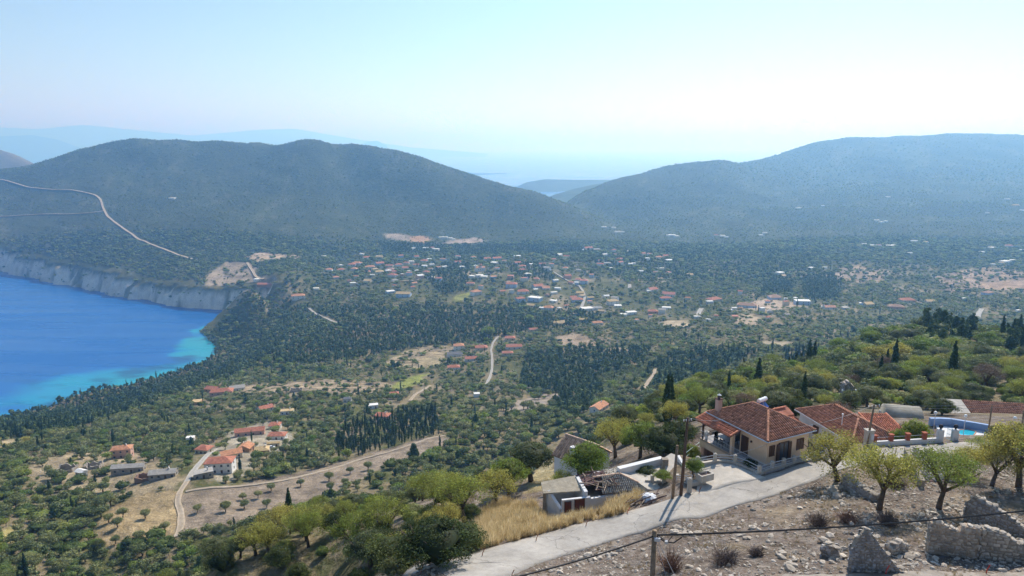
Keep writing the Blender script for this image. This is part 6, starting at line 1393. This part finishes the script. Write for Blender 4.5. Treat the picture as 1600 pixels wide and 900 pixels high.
bm = bmesh.new(); a, b_ = at_z(1072,732,CZ-35), at_z(1094,712,CZ-35.2); d = (b_-a).normalized(); n_ = Vector((-d.y, d.x, 0))*.9; prism(bm, [(-n_)[:2], (b_-a-n_)[:2], (b_-a+n_)[:2], n_[:2]], -2.5, 0); o = part('ramp', bm, M_CONCL); o.location = a; tag(o, 'pale concrete ramp running down beside the peach house', 'ramp')
# collapsed slate roof and shaded retaining wall under the almond trees
cr_ = thing('collapsed_roof', tuple(G(1455,742)), 0, 'collapsed grey tile roof lying in the hollow between the almond trees', 'ruin'); O = cr_.location.copy()
c4 = [G(1428,752,dz=.1)-O, G(1494,754,dz=.1)-O, G(1478,722,dz=.9)-O, G(1424,718,dz=.9)-O]; bm = bmesh.new(); prism(bm, [p[:2] for p in c4], [p.z-1 for p in c4], [p.z for p in c4]); r_ = part('roof', bm, M_DARKIN, cr_); tile_plane([tuple(p+Vector((0,0,.03))) for p in c4], 'roof_tiles', r_, M_TILEG, tw=.3, tl=.5, seed=71, miss=.12)
w0, w1 = G(1414,720), G(1440,762); bm = bmesh.new(); a, b_ = w0-O, w1-O; d = (b_-a).normalized(); n_ = Vector((-d.y, d.x, 0)).normalized()*.22; prism(bm, [(a-n_)[:2], (b_-n_)[:2], (b_+n_)[:2], (a+n_)[:2]], [a.z-1,b_.z-1,b_.z-1,a.z-1], [a.z+1.5,b_.z+.8,b_.z+.8,a.z+1.5]); part('gable_wall', bm, M_STONE if False else M_MORTAR, cr_)
def gz(px, py): p = G(px, py); return p.z
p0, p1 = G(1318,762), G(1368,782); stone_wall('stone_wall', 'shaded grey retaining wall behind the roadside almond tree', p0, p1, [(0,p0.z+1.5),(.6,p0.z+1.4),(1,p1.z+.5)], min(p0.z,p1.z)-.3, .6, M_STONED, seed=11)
p0, p1 = G(1330,893), G(1402,893); stone_wall('stone_wall', 'triangular grey gable fragment standing alone in the rubble', p0+Vector((0,.3,0)), p1, [(0,p0.z+1.6),(.16,p0.z+2.8),(.32,p0.z+3.1),(1,p0.z+.2)], p0.z-.2, .45, M_STONED, seed=12, size=.26)
p0, p1 = G(1447,862), G(1524,872); stone_wall('stone_wall', 'beige roofless wall with stepped top, left of the joined pair', p0, p1, [(0,p0.z+2.5),(.12,p0.z+2.7),(.3,p0.z+2.2),(.55,p0.z+2.0),(.7,p0.z+2.6),(1,p0.z+2.5)], p0.z-.3, .6, M_STONE, mat('beige_plaster_remains', (.42,.33,.25), .95, .1, nscale=3, namt=.3), seed=13)
p2 = G(1630,872); stone_wall('stone_wall', 'broken stone wall falling away to the right edge of the rubble', p1+Vector((.2,.1,0)), p2, [(0,p1.z+2.5),(.3,p1.z+2.2),(.6,p1.z+1.6),(1,p1.z+1.0)], p1.z-.3, .7, M_STONE, seed=14, size=.36)
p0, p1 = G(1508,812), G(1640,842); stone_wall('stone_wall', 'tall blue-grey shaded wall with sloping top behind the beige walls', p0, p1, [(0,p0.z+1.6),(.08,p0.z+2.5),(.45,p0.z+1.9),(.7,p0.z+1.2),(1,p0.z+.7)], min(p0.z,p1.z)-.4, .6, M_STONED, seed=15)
p0, p1 = G(1284,866), G(1316,872); stone_wall('stone_wall', 'small stump of grey wall left of the gable fragment', p0, p1, [(0,p0.z+.7),(.4,p0.z+1.2),(1,p0.z+.4)], p0.z-.3, .7, M_STONED, seed=16)
p0, p1 = G(1388,866), G(1412,862); stone_wall('stone_wall', 'low brown stump of wall between gable fragment and beige wall', p0, p1, [(0,p0.z+.6),(.5,p0.z+.9),(1,p0.z+.5)], p0.z-.3, .7, M_STONE, seed=17)
# marker stakes along the kerb
for px, py, lb, mm in ((657,897,'rusty leaning stake at the bottom end of the road',M_RUST),(753,868,'rusty stake on the road edge below the dark shrub',M_RUST),(837,845,'rusty stake on the road edge in front of the golden grass',M_RUST),(915,822,'rusty stake on the road edge below the ruin',M_RUST),
                   (980,802,'red stake beside the plank pile',M_REDP),(1092,770,'small rusty stake near the lone bollard',M_RUST),(1383,898,'red stake at the upper road below the gable fragment',M_REDP),(1540,897,'red stake at the upper road below the beige walls',M_REDP),(799,903,'rusty stake at the lower road edge by the rubble',M_RUST)):
    p = G(px, py); bm = bmesh.new(); tube(bm, [(0,0,-.2),(.06,0,.35),(.22,.02,.7)], .035, 5); o = part('marker_stake', bm, mm); o.location = p; tag(o, lb, 'stake', 'marker stakes along the road')
# plank pile
pp = G(1010,786); pk = thing('plank_pile', pp, 0, 'heap of planks and crumpled white sheet at the road edge', 'debris')
for i in range(16):
    a_ = rb_.uniform(.2,1.1); L_ = rb_.uniform(1.2,3.0); x0_, y0_ = rb_.uniform(-1.6,1.4), rb_.uniform(-.4,.9); bm = bmesh.new(); c_, s_ = math.cos(a_), math.sin(a_); tube(bm, [(x0_-c_*L_/2,y0_-s_*L_/2,.05+rb_.uniform(0,.3)),(x0_+c_*L_/2,y0_+s_*L_/2,.2+rb_.uniform(0,.6))], .06, 4); part('plank', bm, M_DEADW if i % 2 else M_DARKIN, pk)
bm = bmesh.new(); bmesh.ops.create_icosphere(bm, subdivisions=3, radius=.75, matrix=Matrix.Translation((.4,.6,.25)))
for v_ in bm.verts: v_.co += Vector((rb_.uniform(-.08,.08), rb_.uniform(-.08,.08), rb_.uniform(-.06,.06))); v_.co.z = max(v_.co.z*.7, -.1)
part('sheet', bm, mat('white_sheet', (.66,.68,.72), .7), pk)
# ------------------------------------------------------------------ foreground trees and shrubs
FGX = {'dense green citrus tree behind the white garden wall': (47.4, 76.4), 'smaller green citrus tree left behind the white garden wall': (45.2, 75.9), 'round yellow-green tree hiding the right half of the white gabled house': (8.7, 75.0), 'thin grey-green sapling against the white gabled house': (5.9, 74.2)}
def fgtree(px, py, h, w, label, v=0, rot=0, kind='almond', lean=(0, 0), g=None):
    p = G(px, py) if label not in FGX else Vector((*FGX[label], float(H(*FGX[label])))); e = thing({'almond': 'almond_tree', 'olive': 'olive_tree', 'scrub': 'evergreen_shrub', 'lime': 'broadleaf_tree'}[kind], p, rot, label, 'shrub' if kind == 'scrub' else 'tree', g)
    e.rotation_euler = (lean[0], lean[1], rot); e.scale = (w, w, h)
    link('crown', FG[v % 3] if kind == 'almond' else FX[(kind, v % 2)], parent=e); link('trunk', TR[(kind, 0, v % 2)], parent=e)
fgtree(1309,752,5.2,7.0,'leaning almond tree with bent trunk at the road edge by the peach house',0,.6,lean=(0,-.22))
fgtree(1373,796,6.2,6.4,'round green-yellow almond tree with thick dark trunk in the rubble',1,1.9)
fgtree(1466,794,5.8,6.6,'almond tree with forked slender trunk in the middle of the rubble field',2,3.3)
fgtree(1549,760,4.6,5.6,'sparse almond tree right of the forked one near the shaded wall',0,4.4)
fgtree(1592,762,6.6,7.4,'tall thin-leaved almond tree at the right edge of the picture',1,5.2)
fgtree(1510,742,3.0,4.4,'low yellowish almond tree behind the forked one',2,2.2)
fgtree(1640,775,7,8,'almond tree cut by the right edge of the picture',2,.2)
fgtree(0,0,5.8,4.4,'dense green citrus tree behind the white garden wall',0,1,'lime'); fgtree(0,0,5.0,3.2,'smaller green citrus tree left behind the white garden wall',1,2,'lime')
fgtree(1570,700,3.6,4.6,'dark green bush right of the pool',0,1,'scrub'); fgtree(1540,712,2.2,4,'yellowish almond bush in front of the pool',1,2)
fgtree(0,0,6.6,6.2,'round yellow-green tree hiding the right half of the white gabled house',0,1.2,'lime'); fgtree(0,0,3.6,3.0,'thin grey-green sapling against the white gabled house',1,.4)
fgtree(962,716,6.0,7,'almond tree with dark trunk beyond the old garden wall',2,2)
fgtree(1000,716,5.2,6.2,'bright green round tree behind the terrace parapet',1,3,'lime'); fgtree(1036,712,4.6,6.6,'broad dark green carob tree behind the terrace',0,1,'scrub'); fgtree(1062,694,4.2,5,'dark green tree left of the veranda',1,2,'scrub')
fgtree(1080,700,2.8,2.6,'light green fig bush beside the veranda corner',0,2,'lime'); fgtree(1010,748,1.9,3.2,'green oleander bush in the terrace yard',0,1,'scrub'); fgtree(1035,754,1.4,2.4,'low green bush behind the terrace posts',1,1,'lime'); fgtree(1083,745,2.3,2.6,'leafy green shrub between the dark pole and the steps',0,1,'lime')
fgtree(1172,730,1.2,1.8,'low shrub at the forecourt corner of the peach house',1,1,'scrub')
fgtree(727,818,5.6,6.6,'two-stemmed almond tree leaning over the dry grass',0,2.2,lean=(0,.16)); fgtree(703,806,5.6,6.4,'golden-green almond tree left of the two-stemmed one',1,1.2); fgtree(776,792,5.0,6.0,'olive-green almond tree right of the two-stemmed one',2,.3)
fgtree(795,772,5.4,6.0,'bright green tree at the top of the dry grass bank',0,3,'lime'); fgtree(680,790,5,6.4,'almond tree behind the big dark shrub',2,4)
fgtree(685,880,5.0,7.4,'very large dark green mastic shrub beside the road',0,1,'scrub'); fgtree(625,893,4.6,7.2,'large dark mastic shrub at the lower left end of the road',1,2,'scrub'); fgtree(722,858,3.2,5.0,'smaller mastic shrub at the road edge',2,3,'scrub')
fgtree(580,885,4.6,6.5,'grey-green shrub at the bottom left of the road',1,.4,'olive'); fgtree(560,868,6.0,6.2,'bare-branched almond tree leaning at the bottom centre',0,.4,lean=(.1,-.25)); fgtree(600,842,5.4,6.5,'yellow almond tree above the bare leaning tree',1,.9)
fgtree(480,845,5.4,7,'bright yellow-green almond tree above the grassy bank',2,2); fgtree(440,838,5,6.5,'green-yellow almond tree left above the grassy bank',0,3); fgtree(400,868,4.6,6,'dark-trunked almond tree at the edge of the grassy bank',1,5); fgtree(420,866,4.6,5.5,'second dark-trunked almond at the edge of the grassy bank',2,1)
fgtree(830,752,6.2,7.4,'big grey-green olive tree left of the white gabled house',0,1,'olive'); fgtree(812,742,5.6,7,'grey-green olive beside the biggest one by the white gabled house',1,2,'olive')
for i, (px, py, h) in enumerate(((764,529,17),(828,507,15),(417,570,11),(436,569,9))):
    x, y = hits(px, py, 140); tree('lime', x, y, h, ('tall bright lime-green plane tree at the top of the straight lane','bright lime-green plane tree between two cypresses','bright green tree at the edge of the coastal conifers','smaller bright green tree beside the coastal conifers')[i], None, lod=1, w=1.2)
    if i < 2: tree('cypress', x-6, y-8, 15, ('narrow cypress left of the lane-top plane tree','narrow cypress in front of the bright plane tree')[i], None, lod=1)
x, y = hits(1420,562,150)
for i, (px, py) in enumerate(((1402,566),(1432,562),(1455,560),(1370,574))): x, y = hits(px, py, 150); tree('almond', x, y, 7, ('golden almond tree on the knoll','golden almond tree on the knoll')[0]+(' left of the pair',' middle of the row',' right end of the row',' standing apart at the left')[i], 'golden almonds on the knoll', lod=0, w=1.5)
for i, (px, py, h) in enumerate(((1262,578,11),(1245,574,9),(1324,532,10),(1362,522,9),(1564,534,11),(1206,566,9),(1138,615,6),(1395,590,10),(1490,505,10),(1470,510,11))):
    x, y = hits(px, py, 130); tree('cypress', x, y, h, ('tallest dark cypress of the pair on the crest','shorter dark cypress of the pair on the crest','lone cypress on the crest left of the knoll','small cypress just left of the knoll top','thick cypress at the right end of the knoll','cypress at the left end of the crest','short dark cypress behind the peach house','leaning dead-looking cypress on the knoll slope','right cypress on the knoll top','left cypress on the knoll top')[i], None, lod=0)
OLF = [(514,751),(547,739),(517,768),(575,732),(424,767),(403,778),(417,793),(380,780),(353,800),(614,729),(539,757),(580,742),(382,794),(640,716),(470,760),(227,809),(170,817),(184,823),(192,809),(258,829),(219,845),(108,763),(77,787),(309,800),(181,849)]
for i, (px, py) in enumerate(OLF):
    x, y = hits(px, py, 140); tree('olive', x, y, random.uniform(3.4,4.8), f"single round olive in the {'ploughed' if px > 275 and px != 309 else 'tan'} field, {ORDN[sorted([p for p in OLF if (p[0] > 275 and p != (309,800)) == (px > 275 and px != 309)]).index((px, py)) % 20]} from the left", 'olives standing in the fields', lod=0, parts=True)
for i, (px, py, h) in enumerate(((1472,650,3.2),(1456,647,2.6),(1484,640,3.6),(1448,640,3.8),(1500,636,4.0),(1530,637,3.4))): fgtree(px, py, h, h*1.4, ('round shrub above the left end of the blue wall','small shrub beside the concrete vault','olive-green shrub behind the blue wall','dark tree just behind the concrete vault','dark shrub behind the grey roof end','shrub behind the brown roof')[i], i, i, ('scrub','olive')[i % 2])
# cars in the hamlet
def car(px, py, rot, c, label):
    p = G(px, py, 140, .05); e = thing('parked_car', p, rot, label, 'car', 'cars parked in the hamlet'); m = mat('car_paint', c, .3, .5)
    bm = bmesh.new(); prism(bm, [(-2.1,-.85),(2.1,-.85),(2.1,.85),(-2.1,.85)], .3, [.85,.8,.8,.85]); part('body', bm, m, e)
    bm = bmesh.new(); lo = [bm.verts.new(v_) for v_ in ((-1.6,-.78,.84),(1.1,-.78,.84),(1.1,.78,.84),(-1.6,.78,.84))]; hi = [bm.verts.new(v_) for v_ in ((-1.3,-.66,1.42),(.5,-.66,1.42),(.5,.66,1.42),(-1.3,.66,1.42))]; bm.faces.new(hi)
    for i in range(4): bm.faces.new((lo[i], lo[(i+1) % 4], hi[(i+1) % 4], hi[i]))
    part('cabin', bm, M_WIN, e); bxp('roof_panel', m, e, -1.25,.45,-.64,.64,1.425,1.46)
    for sx in (-1.3,1.3):
        for sy in (-.86,.86): bm = bmesh.new(); tube(bm, [(sx,sy-.08,.32),(sx,sy+.08,.32)], .32, 10); part('wheel', bm, M_BLACK, e)
car(473,686,.3,(.05,.07,.12),'dark car parked on the pale yard above the hamlet'); car(507,681,.2,(.7,.7,.72),'white car parked between trees right of the hamlet'); car(424,700,.2,(.65,.67,.7),'pale car parked on the hamlet terrace')
# rocks one can pick out, rubble, dry grass, thorn bushes
rk = random.Random(11); ROCKS = [(rk.gauss(cx, sx), rk.gauss(cy_, sy), rk.uniform(.45,.95)) for cx, cy_, sx, sy, n_ in ((1066,831,9,5,10),(1308,772,12,6,12),(1300,862,16,10,14),(1225,872,12,8,7),(1425,868,10,7,7),(1335,812,9,6,6),(1180,845,30,12,6),(960,868,30,6,6),(1500,800,20,6,6)) for _ in range(n_)] + [(1058,826,.9),(1070,832,.7),(1062,836,.6),(968,860,.9),(1078,886,.7),(1092,892,.5),(1155,838,.7),(1165,842,.6),(1152,846,.5),(1207,852,.5),(1266,770,1.0),(1300,768,1.4),(1315,764,1.2),(1308,778,1.0),(1235,778,.7),(1250,795,.6),
  (1290,848,1.1),(1300,858,.9),(1297,838,.8),(1240,885,.9),(1222,872,.8),(1330,820,.7),(1322,812,.8),(1440,806,.8),(1458,802,.7),(1450,800,.6),(1505,822,.9),(1420,872,.9),(1412,858,.7),(1435,830,.7),(1560,836,.8),(1590,848,.7),(1550,884,.6),(1310,872,.7),(1300,880,.6),(1285,880,.7),(1272,868,.6),
  (1005,860,.5),(1010,870,.5),(875,895,.6),(860,893,.5),(1180,820,.4),(1575,770,.5),(1360,770,.6)]
for px, py, s_ in ROCKS:
    p = G(px, py); o = link('rock', STONE_ME[rk.randrange(6)]); o.location = p+Vector((0,0,.12*s_)); o.scale = (s_, s_*rk.uniform(.7,1.1), s_*rk.uniform(.6,1)); o.rotation_euler = (rk.uniform(-.3,.3), rk.uniform(-.3,.3), rk.uniform(0,6))
    near_ = 'the thick-trunked almond' if 1325 < px < 1420 and py < 830 else 'the bent-trunk almond' if px > 1225 and py < 800 and px < 1325 else 'the forked almond' if 1420 <= px < 1520 and py < 830 else 'the gable fragment' if 1260 <= px < 1425 else 'the beige walls' if px >= 1425 else 'the near pole' if px < 1100 else 'the thorn bushes'
    tag(o, f"{'large' if s_ > .85 else 'small' if s_ < .6 else 'middle-sized'} pale limestone rock by {near_}", 'rock', 'rocks in the rubble by '+near_)
from collections import defaultdict
dd_ = defaultdict(list)
for o in list(col.objects):
    if o.name.startswith('rock') and 'label' in o: dd_[o['label']].append(o)
for lb, L in dd_.items():
    if len(L) > 1:
        L.sort(key=lambda o: o.location.x/o.location.y)
        for i, o in enumerate(L): o['label'] = f'{lb}, {ORDN[i] if i < 20 else ORDN[len(L)-1-i]} from the ' + ('left' if i < 20 else 'right')
NEARG = [wpoly([(640,905),(1030,826),(1300,742),(1440,720),(1760,716),(1760,1000),(640,1000)])]
def inplace(x, y): return inpoly(x, y, NEARG[0]) & ~inpoly(x, y, ROADPOLY) & ~inpoly(x, y, UPR+[(p[0], p[1]-4) for p in UPR][::-1])
N = 46000; gx = rng.uniform(-8, 75, N); gy = rng.uniform(40, 72, N); m = inplace(gx, gy); gx, gy = gx[m], gy[m]
dn_ = np.clip(.30+.9*fbm(gx/3.5, gy/3.5, 3, 301)+.35*sstep(1230, 1330, proj(gx, gy, H(gx, gy))[0]), .04, 1); m = rng.random(gx.size) < dn_; gx, gy = gx[m], gy[m]; gz_ = H(gx, gy)
sz_ = rng.lognormal(-1.95, .55, gx.size).clip(.05, .6)
for v in range(5):
    m = (np.arange(gx.size) % 5) == v; src = bpy.data.objects.new('rubble_stone', STONE_ME[v]); c = int(m.sum())
    scatter('rubble', np.stack([gx[m], gy[m], gz_[m]+sz_[m]*.1], 1), np.stack([sz_[m]*1.1, sz_[m], sz_[m]*.8], 1), rng.uniform(-.5, 6, (c, 3))*np.array((.12,.12,1)), src)
def tuft(seed, n=46, h=1.0, w=.012, spread=.22, bend=.5):
    r = np.random.default_rng(seed); V = []; T = []
    for i in range(n):
        a = r.uniform(0, 6.283); b_ = r.uniform(0, spread); x, y = math.cos(a)*b_, math.sin(a)*b_; hh = h*r.uniform(.5, 1.1); dx, dy = r.normal(0, bend*.35, 2); ww = w*r.uniform(.7, 1.5); t_2 = r.uniform(0, 3.14); cx, cy2 = math.cos(t_2)*ww, math.sin(t_2)*ww
        V += [(x-cx, y-cy2, 0), (x+cx, y+cy2, 0), (x+dx*.5+cx*.8, y+dy*.5+cy2*.8, hh*.6), (x+dx*.5-cx*.8, y+dy*.5-cy2*.8, hh*.6), (x+dx*1.3+cx*.2, y+dy*1.3+cy2*.2, hh), (x+dx*1.3-cx*.2, y+dy*1.3-cy2*.2, hh)]; T += [r.uniform(.7, 1.3)]*6
    Fq = np.array([(i*6+a, i*6+b_, i*6+c, i*6+d) for i in range(n) for a, b_, c, d in ((0,1,2,3),(3,2,4,5))]); return np.array(V), Fq, np.array(T)
LM['straw'] = leafmat('dry_straw', [(0,(.46,.35,.18)),(1,(.80,.67,.42)),(.5,(.66,.52,.28))], .45)
LM['weed'] = leafmat('grey_weed', [(0,(.28,.22,.13)),(1,(.44,.36,.22))], .3)
BANK = [wpoly([(738,862),(742,835),(752,800),(790,782),(828,796),(858,800),(885,792),(930,775),(985,770),(1003,778),(985,797),(925,814),(862,829),(785,849)])]
def grass(name, poly, N, h0, h1, lm, seed, den=1.0, w=.014, spread=.3, n=46, clump=2.5):
    xs = [p[0] for p in poly]; ys = [p[1] for p in poly]; x = rng.uniform(min(xs), max(xs), N); y = rng.uniform(min(ys), max(ys), N); m = inpoly(x, y, poly) & ~inpoly(x, y, ROADPOLY) & (rng.random(N) < np.clip(den+1.2*fbm(x/clump, y/clump, 3, seed), 0, 1))
    for pl_ in (rect(RX, RY, RA, -.4, 10.6, -.3, 5.2), rect(RX, RY, RA, -.6, 4.8, -2.5, 0)): m &= ~inpoly(x, y, pl_)
    x, y = x[m], y[m]; z = H(x, y)
    for v in range(2):
        s = (np.arange(x.size) % 2) == v; vv = tuft(seed+v, n, 1, w, spread); src = bpy.data.objects.new(name+'_tuft', finish_leaves(name+'_tuft', [vv], LM[lm])); c = int(s.sum()); hh = rng.uniform(h0, h1, c)
        scatter(name, np.stack([x[s], y[s], z[s]-.03], 1), np.stack([hh, hh, hh], 1), np.stack([np.zeros(c), np.zeros(c), rng.uniform(0, 6, c)], 1), src)
grass('dry_grass', BANK[0], 5200, .45, 1.2, 'straw', 401, .9, clump=2, n=40)
grass('dry_grass', NEARG[0], 16000, .12, .32, 'weed', 405, .15, w=.02, spread=.5, n=26)
SL = wpoly([(340,900),(352,868),(400,850),(470,850),(520,870),(560,900)]); grass('dry_grass', SL, 2500, .2, .5, 'straw', 409, .3)
DS = wpoly([(822,765),(834,742),(862,722),(864,755),(850,768)], 14); grass('dry_grass', DS, 2500, .15, .35, 'straw', 411, .7)
def thorn(px, py, w, h, label, seed, c=None):
    p = G(px, py); r = random.Random(seed); bm = bmesh.new()
    for i in range(190):
        a = r.uniform(0, 6.283); e_ = r.uniform(.05, 1.35); L_ = r.uniform(.55, 1.0); d = Vector((math.cos(a)*math.cos(e_)*w/2, math.sin(a)*math.cos(e_)*w/2, math.sin(e_)*h))*L_; m_ = d*.5+Vector((r.uniform(-.15,.15), r.uniform(-.15,.15), r.uniform(0,.2)))
        st_ = Vector((r.uniform(-.3,.3)*w*.5, r.uniform(-.3,.3)*w*.5, 0)); tube_pts(bm, [st_, st_+m_, st_+d], [.018,.014,.005], 3)
        for k in range(2):
            f = Vector((r.uniform(-.3,.3), r.uniform(-.3,.3), r.uniform(-.05,.3))); tube_pts(bm, [st_+m_, st_+m_+f], [.01,.004], 3)
    o = part('thorn_bush', bm, c or M_THORN); o.location = p; tag(o, label, 'bush', 'dry thorn bushes in the rubble')
M_THORN = mat('dry_thorn_twigs', (.15,.115,.10), .9, .1); M_THORN2 = mat('reddish_twigs', (.22,.13,.09), .9, .1)
thorn(1132,880,3.4,1.5,'wide dark leafless thorn bush in the middle of the rubble slope',1); thorn(1048,892,2.6,2.2,'brown thorn bush right behind the near pole',2,M_THORN2); thorn(1278,822,2.6,1.5,'dark thorn bush below the bent-trunk almond',3); thorn(1386,818,2.6,1.4,'dark thorn bush right of the thick-trunked almond',4)
thorn(1325,815,2.8,1.1,'pale thorn bush left of the thick-trunked almond',5,M_THORN2); thorn(1400,760,2.4,1.2,'grey twiggy bush between the two middle almonds',6); thorn(950,795,2.4,1.0,'brown thicket in the golden grass below the ruin',7,M_THORN2); thorn(1180,868,1.6,.7,'small thorn bush right of the wide one',8)
